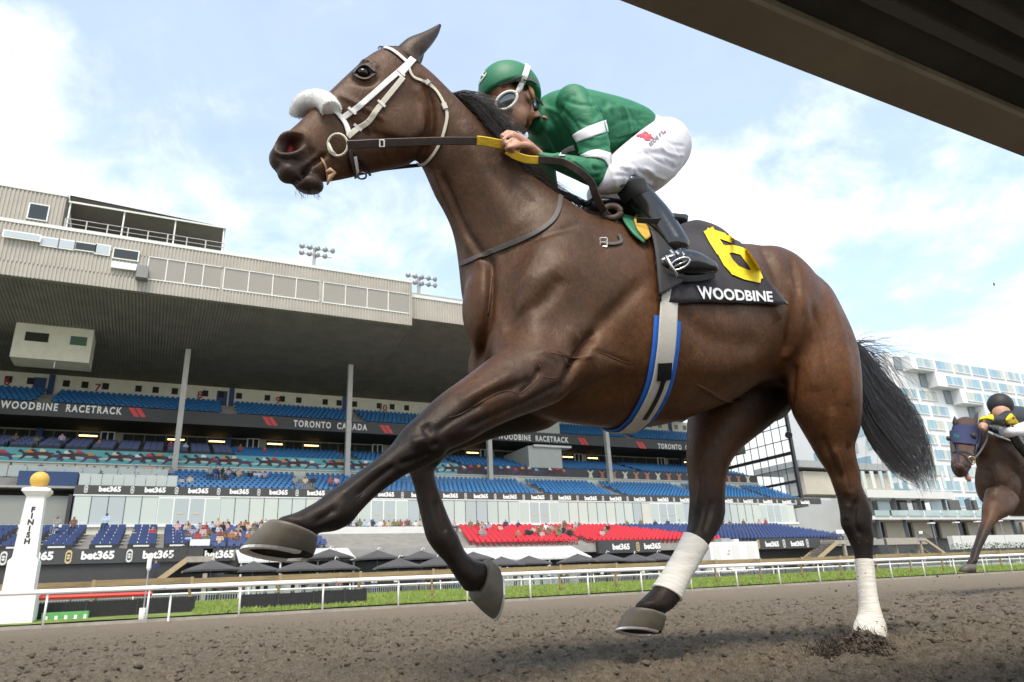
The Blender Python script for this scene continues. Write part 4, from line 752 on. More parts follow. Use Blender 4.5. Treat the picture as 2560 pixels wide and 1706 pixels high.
# ================================================================== the bay racehorse
HY = 2.0                                               # the plane of the horse's spine
def trunk_st(rows, yc=HY):
    return [(Vector((x, yc, (zt+zb)/2)), Vector((0, 0, (zt-zb)/2)), Vector((0, w, 0))) for x, zt, zb, w in rows]
trunk = trunk_st([(.94, 1.36, .98, .11), (1.00, 1.45, .90, .18), (1.08, 1.53, .83, .235), (1.18, 1.57, .795, .262), (1.30, 1.60, .785, .275), (1.48, 1.595, .78, .285), (1.66, 1.58, .805, .285), (1.84, 1.575, .86, .272),
                  (2.00, 1.60, .92, .255), (2.13, 1.625, .99, .255), (2.27, 1.62, 1.02, .258), (2.39, 1.55, 1.00, .24), (2.47, 1.44, 1.0, .20), (2.52, 1.30, 1.05, .14)])
neck = limb([((1005, 125), (1035, 395), 2.0, .068), ((1039, 150), (1052, 415), 2.0, .072), ((1085, 185), (1066, 445), 2.0, .072), ((1161, 262), (1087, 492), 2.0, .08), ((1229, 333), (1112, 540), 2.0, .092),
             ((1310, 420), (1134, 600), 2.0, .11), ((1390, 482), (1146, 680), 2.0, .14), ((1450, 520), (1156, 760), 2.0, .175), ((1500, 560), (1190, 840), 2.0, .20), ((1540, 640), (1280, 900), 2.0, .2)])
head = limb([((1018, 135), (1050, 290), 2.0, .062), ((988, 118), (1050, 372), 2.0, .078), ((958, 120), (1030, 410), 2.0, .086), ((927, 134), (994, 420), 2.0, .094), ((900, 156), (952, 430), 2.0, .092), ((866, 186), (910, 438), 2.0, .08),
             ((822, 228), (872, 446), 2.0, .065), ((784, 266), (842, 452), 2.0, .055), ((750, 300), (814, 455), 2.0, .051), ((716, 331), (775, 450), 2.0, .05), ((692, 352), (735, 448), 2.0, .046), ((688, 368), (712, 436), 2.0, .04)])
nearfore = limb([((1330, 740), (1480, 900), 1.88, .10), ((1262, 860), (1425, 985), 1.83, .105), ((1205, 910), (1380, 1005), 1.80, .10), ((1147, 954), (1298, 1036), 1.78, .086), ((1089, 998), (1229, 1068), 1.77, .072), ((1040, 1045), (1172, 1100), 1.76, .06),
                 ((1002, 1082), (1128, 1118), 1.76, .056), ((977, 1117), (1105, 1140), 1.76, .054), ((955, 1140), (1055, 1162), 1.76, .048), ((930, 1158), (1012, 1186), 1.76, .042), ((885, 1187), (946, 1236), 1.76, .038), ((828, 1226), (905, 1276), 1.75, .038),
                 ((790, 1256), (880, 1306), 1.75, .044), ((764, 1270), (843, 1326), 1.75, .044), ((744, 1281), (806, 1330), 1.75, .042), ((718, 1292), (793, 1334), 1.75, .046), ((692, 1302), (790, 1340), 1.75, .05)])
farfore = limb([((1330, 860), (1440, 980), 2.14, .10), ((1300, 960), (1392, 1060), 2.16, .085), ((1265, 1000), (1345, 1080), 2.16, .075), ((1200, 1022), (1262, 1090), 2.16, .066), ((1125, 1055), (1190, 1112), 2.16, .056), ((1045, 1085), (1125, 1135), 2.16, .052), ((1012, 1130), (1100, 1160), 2.16, .05),
                ((1022, 1180), (1086, 1178), 2.16, .042), ((1034, 1216), (1096, 1222), 2.16, .036), ((1046, 1268), (1112, 1268), 2.16, .036), ((1057, 1314), (1130, 1312), 2.16, .042), ((1066, 1346), (1146, 1340), 2.16, .046), ((1086, 1376), (1153, 1360), 2.16, .044), ((1113, 1404), (1166, 1384), 2.16, .042), ((1134, 1436), (1186, 1402), 2.16, .046), ((1160, 1474), (1212, 1408), 2.16, .05)])
nearhind = limb([((1890, 690), (2080, 740), 1.90, .10), ((1925, 780), (2118, 825), 1.86, .12), ((1955, 870), (2142, 885), 1.84, .125), ((1966, 950), (2152, 960), 1.83, .115), ((1975, 1020), (2154, 1022), 1.84, .10), ((2004, 1074), (2149, 1070), 1.85, .085), ((2028, 1112), (2135, 1110), 1.86, .072), ((2050, 1150), (2138, 1146), 1.86, .062),
                 ((2072, 1184), (2147, 1176), 1.86, .054), ((2086, 1220), (2152, 1214), 1.86, .05), ((2096, 1250), (2166, 1246), 1.86, .05), ((2102, 1282), (2178, 1280), 1.86, .052), ((2104, 1312), (2178, 1308), 1.86, .048), ((2118, 1340), (2182, 1338), 1.86, .042), ((2132, 1372), (2181, 1374), 1.86, .036), ((2141, 1402), (2180, 1404), 1.86, .032),
                 ((2147, 1450), (2184, 1450), 1.86, .032), ((2152, 1500), (2190, 1500), 1.86, .034), ((2152, 1530), (2198, 1532), 1.86, .042), ((2146, 1554), (2204, 1560), 1.86, .044), ((2146, 1576), (2206, 1594), 1.86, .044), ((2140, 1594), (2200, 1614), 1.86, .046)])
farhind = limb([((1800, 880), (2040, 900), 2.12, .11), ((1735, 980), (2000, 990), 2.14, .11), ((1716, 1040), (1950, 1046), 2.15, .105), ((1715, 1082), (1902, 1082), 2.15, .095), ((1715, 1116), (1858, 1118), 2.15, .08), ((1716, 1156), (1826, 1160), 2.15, .066), ((1721, 1204), (1815, 1204), 2.15, .056), ((1724, 1250), (1812, 1253), 2.15, .054), ((1721, 1288), (1812, 1290), 2.15, .054),
                ((1718, 1320), (1796, 1328), 2.14, .048), ((1708, 1345), (1766, 1372), 2.13, .04), ((1688, 1382), (1742, 1416), 2.13, .034), ((1660, 1427), (1716, 1460), 2.12, .036), ((1640, 1462), (1698, 1500), 2.12, .044), ((1612, 1490), (1682, 1522), 2.12, .044), ((1590, 1510), (1662, 1534), 2.12, .048)])
def E2(px, py, Y, r, rz=0, ry=0): return ell(P(px, py, Y), r, Matrix.Rotation(rz, 3, 'Z') @ Matrix.Rotation(ry, 3, 'Y'))
hparts = [ring_loft(s) for s in (trunk, neck, head, nearfore, farfore, nearhind, farhind)]
for s in (-1, 1):                                      # muscle masses and face bones, both sides
    hparts += [E2(988, 325, 2.0, (.1, .022, .115)) if False else ell(P(985, 318, 2.0)+Vector((0, s*.062, 0)), (.098, .03, .105)),
               ell(P(922, 196, 2.0)+Vector((0, s*.062, 0)), (.05, .03, .036)), ell(P(724, 364, 2.0)+Vector((0, s*.028, 0)), (.04, .026, .032)),
               ell(P(855, 250, 2.0)+Vector((0, s*.05, 0)), (.1, .018, .03), Matrix.Rotation(-.9, 3, 'Y'))]
hparts += [ell(P(772, 462, 2.0), (.05, .04, .03)), ell(P(720, 434, 2.0), (.034, .042, .031)),
           ell((1.14, 1.82, 1.20), (.17, .09, .27), Matrix.Rotation(.35, 3, 'Y')), ell((1.14, 2.18, 1.20), (.17, .09, .27), Matrix.Rotation(.35, 3, 'Y')),     # shoulders
           ell((1.15, 1.81, 1.00), (.15, .085, .14)), ell((1.15, 2.19, 1.00), (.15, .085, .14)),                      # triceps
           ell((1.02, 1.90, .98), (.12, .10, .15)), ell((1.02, 2.10, .98), (.12, .10, .15)),                       # breast
           ell((2.22, 1.86, 1.32), (.23, .13, .26)), ell((2.22, 2.14, 1.32), (.23, .13, .26)),                   # haunches
           ell((2.34, 1.87, 1.10), (.16, .12, .22)), ell((2.34, 2.13, 1.10), (.16, .12, .22)),
           ell((1.38, 2.0, 1.58), (.22, .08, .055)), ell((2.5, 2.0, 1.40), (.1, .05, .07))]
horse_me = remesh(hparts, .0072, 6, 'body')
def relax(me, weight, its):
    v = verts_of(me); e = np.empty(len(me.edges)*2, np.int32); me.edges.foreach_get('vertices', e); e = e.reshape(-1, 2)
    deg = np.bincount(e.ravel(), minlength=len(v)).astype(float)
    for i in range(its):
        s_ = np.zeros_like(v)
        for k in range(3): s_[:, k] = np.bincount(e[:, 0], v[e[:, 1], k], len(v))+np.bincount(e[:, 1], v[e[:, 0], k], len(v))
        v = v+(s_/deg[:, None]-v)*(weight*(.6 if i % 2 == 0 else -.12))[:, None]
    set_verts(me, v)
_v = verts_of(horse_me)
_w = np.clip((_v[:, 2]-.72)/.15, 0, 1)*np.clip((1.62-_v[:, 2])/.1, 0, 1)*np.clip((_v[:, 0]-.62)/.12, 0, 1)      # trunk and quarters, not the head or the lower legs
relax(horse_me, np.maximum(_w, .22*np.clip((_v[:, 2]-1.60)/.08, 0, 1)), 150)
hb = bvh_of(horse_me)
sculpt(horse_me, [(a, d*1.35, w) for a, d, w in [
    ([(1225, 640), (1228, 720), (1222, 790), (1205, 850), (1195, 905)], .020, .016),           # breast groove
    ([(1420, 880), (1470, 840), (1520, 795), (1570, 745), (1610, 700)], .012, .03),            # behind the shoulder
    ([(1400, 985), (1425, 930), (1455, 880), (1500, 825)], .024, .017),                         # behind the triceps
    ([(1240, 640), (1300, 610), (1370, 585), (1450, 560)], .006, .02),
    ([(1255, 830), (1320, 780), (1370, 740), (1400, 690)], .010, .028), ([(1330, 905), (1400, 880), (1450, 830)], -.008, .03),
    ([(1300, 700), (1370, 690), (1440, 650)], -.007, .05), ([(1290, 760), (1340, 830), (1360, 900)], -.008, .04),
    ([(1100, 430), (1130, 500), (1160, 570), (1200, 630), (1225, 660)], .011, .018),           # jugular groove
    ([(1085, 425), (1118, 500), (1150, 570), (1180, 630)], -.007, .018),
    ([(1180, 330), (1260, 440), (1340, 520)], .006, .03), ([(1150, 300), (1230, 470), (1300, 580)], -.006, .04),
    ([(1960, 600), (1990, 690), (1985, 770), (1975, 830), (1960, 890)], .012, .022),            # flank to stifle fold
    ([(1955, 900), (1985, 860), (1990, 790), (1975, 700)], -.010, .02), ([(1985, 910), (1980, 980), (1975, 1040)], .010, .016),
    ([(2030, 760), (2060, 870), (2075, 960), (2085, 1040)], .009, .02), ([(2070, 720), (2100, 830), (2120, 930), (2120, 1020)], -.006, .03), ([(2000, 720), (2030, 860), (2040, 980)], -.007, .035),
    ([(1905, 620), (1935, 680), (1950, 740)], .009, .025), ([(1880, 640), (1915, 720), (1950, 800)], -.009, .03),
    ([(2055, 1090), (2080, 1150), (2105, 1200)], .008, .012), ([(2120, 1110), (2125, 1170), (2130, 1230)], .007, .010), ([(2085, 1120), (2105, 1180), (2120, 1240)], -.006, .012),
    ([(1750, 970), (1790, 990), (1830, 1005), (1860, 1000)], -.006, .007), ([(1690, 780), (1790, 850), (1900, 860)], .005, .04), ([(1720, 900), (1800, 930), (1890, 900)], -.006, .05),
    ([(1470, 1000), (1540, 980), (1600, 960)], .006, .03), ([(1420, 1020), (1480, 940), (1580, 900)], -.006, .04),
    ([(1460, 870), (1520, 890), (1580, 915)], .0025, .010), ([(1380, 880), (1440, 895), (1480, 890)], -.004, .006), ([(1410, 900), (1430, 925)], -.004, .006),
    ([(1350, 920), (1330, 960), (1300, 985)], .008, .011), ([(1330, 945), (1280, 970), (1220, 990), (1170, 1020)], .006, .012), ([(1290, 930), (1220, 970), (1150, 1010)], -.007, .02),
    ([(1400, 960), (1330, 1000), (1240, 1040), (1170, 1070)], .007, .010), ([(1210, 1010), (1140, 1045), (1090, 1080)], .006, .009),
    ([(1060, 1060), (1075, 1090), (1090, 1120)], .007, .012), ([(1030, 1110), (1060, 1100), (1090, 1095)], -.007, .014), ([(1080, 1130), (1040, 1150), (1000, 1160)], .006, .008),
    ([(985, 1165), (940, 1200), (890, 1245)], .007, .008), ([(955, 1160), (900, 1200), (850, 1240)], -.003, .010), ([(840, 1270), (815, 1290), (790, 1305)], .006, .009),
    ([(1090, 1250), (1100, 1300), (1115, 1330)], .005, .008), ([(1780, 1250), (1770, 1290), (1760, 1330)], .005, .010), ([(1755, 1200), (1745, 1260)], -.005, .012),
    ([(2140, 1250), (2135, 1300), (2150, 1340)], .007, .010), ([(2120, 1260), (2115, 1300)], -.006, .012),
    ([(870, 165), (890, 153), (925, 155), (945, 170)], -.006, .007), ([(875, 195), (895, 208), (925, 210), (945, 195)], .005, .008), ([(850, 240), (900, 265), (960, 300)], -.006, .010),    # brow, cheek crest
    ([(1060, 200), (1078, 260), (1078, 330), (1058, 385)], .013, .012), ([(1040, 215), (1055, 270), (1052, 340), (1030, 390)], -.006, .018), ([(845, 275), (880, 310), (930, 345)], .006, .02),
    ([(734, 458), (755, 440), (775, 418), (797, 400), (814, 386)], .016, .0075), ([(730, 410), (760, 400), (790, 375)], .005, .012), ([(755, 350), (775, 380), (780, 405)], .005, .010), ([(690, 385), (715, 400), (745, 395)], .004, .008),
    ([(930, 330), (980, 345), (1020, 350)], .0025, .006), ([(920, 300), (950, 360), (960, 400)], .0025, .005)]], hb)
# eye socket and nostril, pressed in on both sides
v = verts_of(horse_me); nn = norms_of(horse_me); NR2 = []
def mirror(p): return Vector((p.x, 2*HY-p.y, p.z))
hb = bvh_of(horse_me)
eye_c = cast(hb, 911, 180); nos_c = cast(hb, 726, 357)
nx_ax = ((cast(hb, 748, 348) or nos_c)-(cast(hb, 706, 368) or nos_c)).normalized()
for c, ax in ((nos_c, nx_ax), (mirror(nos_c), Vector((nx_ax.x, -nx_ax.y, nx_ax.z)))):
    d = v-np.array(c); a = d @ np.array(ax); r2 = (a/.038)**2+((d*d).sum(1)-a*a)/.025**2
    NR2.append(r2); v -= nn*(.046*np.exp(-r2**2))[:, None]; v += nn*(.007*np.exp(-((np.sqrt(r2)-1.45)/.3)**2))[:, None]
for c in (eye_c, mirror(eye_c)):
    r = np.linalg.norm(v-np.array(c), axis=1); v -= nn*(.012*np.exp(-(r/.024)**4))[:, None]; v += nn*(.005*np.exp(-((r-.033)/.009)**2))[:, None]
set_verts(horse_me, v); hb = bvh_of(horse_me)
BAY, DARK, MID = (.064, .027, .0115), (.0095, .0075, .007), (.085, .043, .022)
zones = [((1.45, 1.75, .85), .40, (.105, .044, .016), .85), ((1.75, 1.75, .95), .36, (.098, .042, .017), .8), ((2.3, 1.72, 1.15), .36, (.088, .036, .014), .75), ((2.25, 1.8, .95), .22, (.10, .038, .013), .7), ((1.0, 1.75, 1.05), .2, (.07, .037, .021), .6), ((1.95, 1.8, 1.5), .2, (.05, .03, .021), .6),
         ((1.15, 1.75, 1.35), .28, (.058, .029, .015), .7), ((.95, 1.9, 1.6), .3, (.050, .025, .0125), .7), ((1.55, 2.0, 1.6), .25, (.05, .03, .02), .5)]
def zp(px, py, Y, r, col, k): zones.append((P(px, py, Y), r, col, k))
for px, py, Y, r in ((1060, 1100, 1.76, .13), (1150, 1050, 1.77, .09), (960, 1180, 1.76, .14), (860, 1255, 1.75, .14), (760, 1310, 1.75, .12), (1240, 1060, 2.16, .15), (1060, 1120, 2.16, .16), (1060, 1250, 2.16, .16), (1110, 1350, 2.16, .14), (1180, 1430, 2.16, .12),
                     (1765, 1280, 2.14, .12), (1740, 1370, 2.13, .13), (1650, 1480, 2.12, .14), (1600, 1530, 2.12, .1), (2140, 1290, 1.86, .11), (2155, 1360, 1.86, .13), (2170, 1500, 1.86, .2)):
    zp(px, py, Y, r, DARK, .96)
zp(1290, 975, 1.78, .14, (.05, .034, .027), .6); zp(850, 330, 1.95, .16, (.060, .027, .0125), .7); zp(980, 250, 1.95, .16, (.064, .029, .013), .6); zp(720, 400, 1.95, .10, (.030, .022, .019), .85); zp(770, 465, 2.0, .06, (.028, .021, .019), .8)
zp(911, 180, 1.93, .045, (.018, .012, .010), .8); zp(1910, 1000, 2.10, .19, (.007, .005, .004), .92); zp(1960, 1000, 2.05, .10, (.007, .005, .004), .8); zp(1765, 1130, 2.1, .18, (.06, .03, .017), .6)  # near-black groin zones: deep shade between belly and far thigh painted into the coat
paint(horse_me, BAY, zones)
ca = horse_me.color_attributes['Col']
cols = np.empty(len(v)*4, np.float32); ca.data.foreach_get('color', cols); cols = cols.reshape(-1, 4)
for r2 in NR2:
    w = np.exp(-(r2/1.1)**2)[:, None]; cols[:, :3] = cols[:, :3]*(1-w)+np.array((.010, .006, .006))*w
    w = np.exp(-(r2/.45)**2)[:, None]; cols[:, :3] = cols[:, :3]*(1-w)+np.array((.20, .03, .03))*w
ca.data.foreach_set('color', cols.ravel())
coat_m = mat('bay horse coat', (.85, .85, .85), rough=.46, attr=True, spec=.28, tint=(1, .90, .80))
def coat_nodes(m):
    nt = m.node_tree; b = nt.nodes['Principled BSDF']; N = nt.nodes.new; L = nt.links.new; tcn = N('ShaderNodeTexCoord'); src = b.inputs['Base Color'].links[0].from_socket
    def nz(scale, det, rough, stretch=None):
        n = N('ShaderNodeTexNoise'); n.inputs['Scale'].default_value = scale; n.inputs['Detail'].default_value = det; n.inputs['Roughness'].default_value = rough
        if stretch: mp = N('ShaderNodeMapping'); mp.inputs['Scale'].default_value = stretch; mp.inputs['Rotation'].default_value = (0, .6, 0); L(tcn.outputs['Object'], mp.inputs[0]); L(mp.outputs[0], n.inputs['Vector'])
        else: L(tcn.outputs['Object'], n.inputs['Vector'])
        return n.outputs[0]
    def rng(s, a, b_, lo=.3, hi=.7): r = N('ShaderNodeMapRange'); r.inputs['From Min'].default_value = lo; r.inputs['From Max'].default_value = hi; r.inputs['To Min'].default_value = a; r.inputs['To Max'].default_value = b_; L(s, r.inputs['Value']); return r.outputs[0]
    def mul(a, b_): n = N('ShaderNodeMix'); n.data_type = 'RGBA'; n.blend_type = 'MULTIPLY'; n.inputs[0].default_value = 1; L(a, n.inputs[6]); L(b_, n.inputs[7]); return n.outputs[2]
    c = mul(src, rng(nz(9, 5, .6), .88, 1.4)); c = mul(c, rng(nz(46, 4, .7), .80, 1.22)); c = mul(c, rng(nz(260, 3, .7, (1, 1, .35)), .72, 1.30)); L(c, b.inputs['Base Color'])
    L(rng(nz(14, 4, .6), .38, .54), b.inputs['Roughness'])
    bp = N('ShaderNodeBump'); bp.inputs['Distance'].default_value = .0022; L(nz(60, 5, .62, (1, 1, .5)), bp.inputs['Height'])
    bp2 = N('ShaderNodeBump'); bp2.inputs['Distance'].default_value = .0007; L(nz(420, 3, .7, (1, 1, .25)), bp2.inputs['Height']); L(bp.outputs[0], bp2.inputs['Normal']); L(bp2.outputs[0], b.inputs['Normal'])
coat_nodes(coat_m)
horse = empty('horse', (1.7, 2.0, 0))
tag(horse, 'dark bay racehorse galloping across the dirt in the foreground with the green jockey', 'horse')
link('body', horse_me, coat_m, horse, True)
# ------------------------------------------------------------------ ears, eyes, hooves, hair
black_hair = mat('black horse hair', (.010, .007, .006), rough=.42, var=.4, vscale=30, spec=.45, col2=(.035, .022, .014))
ear_st = limb([((985, 130), (1052, 168), 1.945, .03), ((998, 116), (1050, 148), 1.945, .032), ((1020, 99), (1066, 127), 1.94, .03), ((1048, 88), (1082, 108), 1.94, .024), ((1072, 77), (1096, 86), 1.94, .016), ((1096, 62), (1103, 66), 1.94, .006)])
for s in (0, 1):
    vs_, fs_ = ring_loft(ear_st, 16, 5)
    if s: vs_ = [(x-.02, 2*HY-y+.02, z-.03) for x, y, z in vs_]
    me = MB().add(vs_, fs_).mesh('ear'); va = verts_of(me)
    t = np.clip((va[:, 2]-va[:, 2].min())/(np.ptp(va[:, 2])), 0, 1)[:, None]
    c_ = np.array((.05, .028, .018))*(1-t)+np.array((.014, .010, .009))*t
    at = me.color_attributes.new('Col', 'FLOAT_COLOR', 'POINT'); at.data.foreach_set('color', np.hstack([c_, np.ones((len(c_), 1))]).astype(np.float32).ravel())
    link('ear', me, coat_m, horse, True)
eye_m = mat('dark wet eye', (.006, .004, .003), rough=.12, spec=.4)
for c in (eye_c, mirror(eye_c)):
    side = -1 if c.y < HY else 1
    vs_, fs_ = ell(c+Vector((0, -side*.010, 0)), (.0235, .0185, .0185), None, 14); MB().add(vs_, fs_).build('eye', eye_m, horse, True)
hoof_m = mat('worn grey hoof horn', (.085, .080, .068), rough=.5, var=.25, vscale=9, col2=(.14, .122, .092), bump=.0006, bscale=40)
shoe_m = mat('bright aluminium racing plate', (.75, .74, .74), rough=.35, metal=.6)
sole_m = mat('dark hoof sole', (.035, .028, .022), rough=.9, var=.4, vscale=60, bump=.003, bscale=90)
def hoof(ca, cb, toe, heel, Y, tilt, wid=.062, bulge=1.05):
    D = depth(P(*((toe[0]+heel[0])/2, (toe[1]+heel[1])/2), Y)); pa, pb, pt, ph = Q(*ca, D), Q(*cb, D), Q(*toe, D), Q(*heel, D)
    view = (pt-CAMP).normalized(); up = ((pa+pb)/2-(pt+ph)/2).normalized(); sd = (view+up*tilt); ax = (pt-ph).normalized(); sd = (sd-ax*sd.dot(ax)).normalized()
    N = 28; rows = []
    for t in (0, .12, .3, .5, .7, .85, 1.0):
        c = ((pa+pb)/2).lerp((pt+ph)/2, t); u = ((pa-pb)/2).lerp((pt-ph)/2, t); w = wid*(.82+.18*t)*(1+.05*math.sin(t*math.pi))
        u = u*(1+.05*math.sin(t*math.pi))
        if t == .12: u *= 1.03; w *= 1.03
        rows.append((c, u, w))
    root = empty('hoof_root'); bpy.data.objects.remove(root)
    mb = MB(); vs_ = []; fs_ = []
    def rg(c, u, w, k=1.0): return [c+u*(math.cos(2*math.pi*j/N)*k)+sd*(w*math.sin(2*math.pi*j/N)*k*(1.0 if math.cos(2*math.pi*j/N) > -.4 else .93)) for j in range(N)]
    for c, u, w in rows: vs_ += rg(c, u, w)
    for i in range(len(rows)-1):
        for j in range(N): fs_.append((i*N+j, i*N+(j+1) % N, (i+1)*N+(j+1) % N, (i+1)*N+j))
    fs_.append(tuple(range(N))[::-1])
    c, u, w = rows[-1]; dn = -up
    h = mb.add(vs_, fs_).build('hoof', hoof_m, horse, True)
    sm_ = MB(); A = rg(c+dn*.001, u, w, .97); B = rg(c-dn*.012, u, w, .62); C = [c-dn*.006]
    sm_.add(A+B+C, [(j, (j+1) % N, N+(j+1) % N, N+j) for j in range(N)]+[(N+j, N+(j+1) % N, 2*N) for j in range(N)]).build('sole', sole_m, h, True)
    pl = MB(); k0, k1, th = 1.015, .80, .008; js = [j for j in range(N+1)]
    ring_ = [rg(c+dn*.0015, u, w, k0), rg(c+dn*(.0015+th), u, w, k0), rg(c+dn*(.0015+th), u, w, k1), rg(c+dn*.0015, u, w, k1)]
    sel = [j for j in range(-11, 12)]
    vv = []; ff = []
    for q, j in enumerate(sel):
        vv += [ring_[i][j % N] for i in range(4)]
        if q: ff += [((q-1)*4+i, (q-1)*4+(i+1) % 4, q*4+(i+1) % 4, q*4+i) for i in range(4)]
    ff += [(0, 1, 2, 3), tuple(len(vv)-4+i for i in (3, 2, 1, 0))]
    pl.add(vv, ff).build('horseshoe', shoe_m, h)
    return h
hoof((674, 1306), (792, 1338), (606, 1372), (782, 1388), 1.75, -.30)
hoof((1176, 1496), (1222, 1400), (1226, 1545), (1246, 1416), 2.16, .55)
hoof((1572, 1522), (1664, 1540), (1541, 1571), (1654, 1582), 2.12, -.26)
hoof((2138, 1602), (2200, 1616), (2120, 1632), (2192, 1648), 1.86, .05)
def strands(paths, r, nseg=8, sides=3):
    vs_ = []; fs_ = []
    for pts in paths:
        pts = np.array(pts); m = len(pts); t = np.gradient(pts, axis=0); t /= np.linalg.norm(t, axis=1)[:, None]+1e-9
        ref = np.array((.3, .9, .2)); a = np.cross(t, ref); a /= np.linalg.norm(a, axis=1)[:, None]+1e-9; b = np.cross(t, a); k = len(vs_)
        rr = r*np.linspace(1, .12, m)**.8*random.uniform(.6, 1.2)
        for i in range(m):
            for j in range(sides):
                q = 2*math.pi*j/sides; vs_.append(tuple(pts[i]+(a[i]*math.cos(q)+b[i]*math.sin(q))*rr[i]))
        for i in range(m-1):
            for j in range(sides): fs_.append((k+i*sides+j, k+i*sides+(j+1) % sides, k+(i+1)*sides+(j+1) % sides, k+(i+1)*sides+j))
    return MB().add(vs_, fs_)
# tail, streaming out behind
up_path = [(2112, 838), (2158, 872), (2212, 945), (2270, 1003), (2318, 1080), (2342, 1176)]
lo_path = [(2118, 880), (2138, 980), (2160, 1070), (2200, 1138), (2248, 1190), (2290, 1208)]
U = spline(up_path, 3); W = spline(lo_path, 3); tp = []
for i in range(3000):
    s = random.betavariate(1.25, 1.1); yo = random.gauss(0, .04); ln = random.uniform(.5, .98) if random.random() < .85 else random.uniform(.95, 1.08); cl = math.sin(s*23)*.5+math.sin(s*57)*.3
    ph, am = random.uniform(0, 6.3), random.uniform(3, 13); s = min(1.06, max(-.06, s+.05*math.sin(i*.7))); pts = []
    m = len(U); n_ = 10
    for q in range(n_):
        t = q/(n_-1)*ln; f = min(t, 1.0)*(m-1); k = min(int(f), m-2); g = f-k
        a_ = U[k]*(1-g)+U[k+1]*g; b_ = W[k]*(1-g)+W[k+1]*g; px = a_*(1-s)+b_*s
        if t > 1: px = px+(U[-1]-U[-2])*(t-1)*m
        w = math.sin(t*5+ph)*am*t+cl*16*t*math.sin(t*4+1+2*cl)
        pts.append(tuple(P(px[0]+w*.6+random.gauss(0, .6), px[1]+w*.8-t*2, 2.0+yo*(1+2.2*t)+.05*t*math.sin(s*9))))
    tp.append(pts)
for i in range(130):                                    # stray hairs
    s = random.random(); x0, y0 = 2130+random.uniform(0, 20), 860+random.uniform(-10, 60); pts = []
    a1, b1 = random.uniform(20, 215), random.uniform(-30, 320)
    for q in range(9):
        t = q/8; pts.append(tuple(P(x0+a1*t+18*math.sin(t*4+s*6)*t, y0+b1*t*t-20*math.sin(t*3)*(1-s), 2.0+random.gauss(0, .003)+.08*(s-.5)*t)))
    tp.append(pts)
strands(tp, .00145).build('tail', black_hair, horse)
MATS.pop('x', None)
# mane, blown back along the crest towards the rider's face
crest = spline([(1120, 216), (1161, 262), (1229, 333), (1277, 386), (1338, 450), (1406, 489), (1470, 515)], 12); mp = []
for i in range(2400):
    u = random.random()
    if i < 1500: k = random.uniform(4, 27)              # the tuft in front of the face
    else: k = random.uniform(24, len(crest)-2)
    c = crest[int(k)]*(1-k % 1)+crest[int(k)+1]*(k % 1); yo = random.uniform(-.02, .03)
    if i < 1500:
        L = random.uniform(85, 180)*(1-.010*k); a_ = random.uniform(.2, .9); e = (c[0]+L*random.uniform(.8, 1.0), c[1]+L*a_); md_ = (c[0]+L*.45, c[1]-random.uniform(8, 30)+L*a_*.35)
        ye = random.uniform(-.17, -.06)
    else:
        L = random.uniform(40, 110); e = (c[0]+L*1.0, c[1]+L*random.uniform(.35, .75)); md_ = (c[0]+L*.5, c[1]-L*random.uniform(-.2, .12)); ye = random.uniform(-.02, .08)
    pts = []
    for q in range(8):
        t = q/7; x = (1-t)**2*c[0]+2*t*(1-t)*md_[0]+t*t*e[0]; y = (1-t)**2*(c[1]+5)+2*t*(1-t)*md_[1]+t*t*e[1]
        pts.append(tuple(P(x+random.gauss(0, .5), y+random.gauss(0, .5), HY-.005+yo+ye*t)))
    mp.append(pts)
for i in range(60):                                    # forelock
    x0 = random.uniform(955, 1000); pts = [tuple(P(x0-t*random.uniform(5, 18), 118-6*math.sin(t*3)+t*8, HY+random.uniform(-.03, .03))) for t in np.linspace(0, 1, 5)]; mp.append(pts)
strands(mp, .0014).build('mane', black_hair, horse)
wh = []
for i in range(40):                                    # whiskers on the lip and chin
    x0, y0 = random.uniform(738, 800), random.uniform(472, 482); d_ = random.uniform(-10, 25); wh.append([tuple(P(x0+d_*t, y0+random.uniform(14, 30)*t, HY-.02)) for t in (0, .5, 1)])
strands(wh, .0006).build('whiskers', black_hair, horse)
# ------------------------------------------------------------------ tack
white_l = mat('white bridle leather', (.78, .76, .74), rough=.45, var=.06, vscale=30); cream_l = mat('cream leather', (.62, .57, .46), rough=.5, var=.1, vscale=30)
brown_l = mat('dark brown rein leather', (.045, .028, .021), rough=.5, var=.3, vscale=60, bump=.0006, bscale=300); grey_l = mat('weathered grey leather', (.075, .066, .062), rough=.6, var=.25, vscale=40)
black_l = mat('black leather', (.012, .012, .013), rough=.3, var=.2, vscale=40); yellow_g = mat('yellow rubber grip', (.72, .46, .02), rough=.55, var=.12, vscale=40, bump=.002, bscale=120)
steel = mat('polished steel', (.62, .6, .58), rough=.25, metal=.9); ivory = mat('ivory plastic ring', (.66, .62, .48), rough=.4)
def surf_path(px, lift=.004, k=5, bvh=None, Yoff=None):
    out = []; ns = []; b = bvh or hb
    for x, y in spline(px, k):
        d = (ROT @ _ray(x, y)).normalized(); h = b.ray_cast(CAMP, d)
        if h[0] is None:
            if not out: continue
            D = depth(out[-1]); p = Q(x, y, D); h2 = b.find_nearest(p); n = h2[1] if h2[1].dot(p-h2[0]) > 0 else -h2[1]; p = h2[0]
        else: p = h[0]; n = h[1] if h[1].dot(d) < 0 else -h[1]
        out.append(p+n*lift); ns.append(n)
    pp = np.array(out)
    for _ in range(2): pp[1:-1] = (pp[:-2]+2*pp[1:-1]+pp[2:])/4
    return [Vector(p) for p in pp], ns
def strap(name, px, hw, m, parent, th=.12, lift=.004, k=5, bvh=None):
    pts, ns = surf_path(px, lift, k, bvh); return MB().tube(pts, hw, 8, th, ns).build(name, m, parent, False)
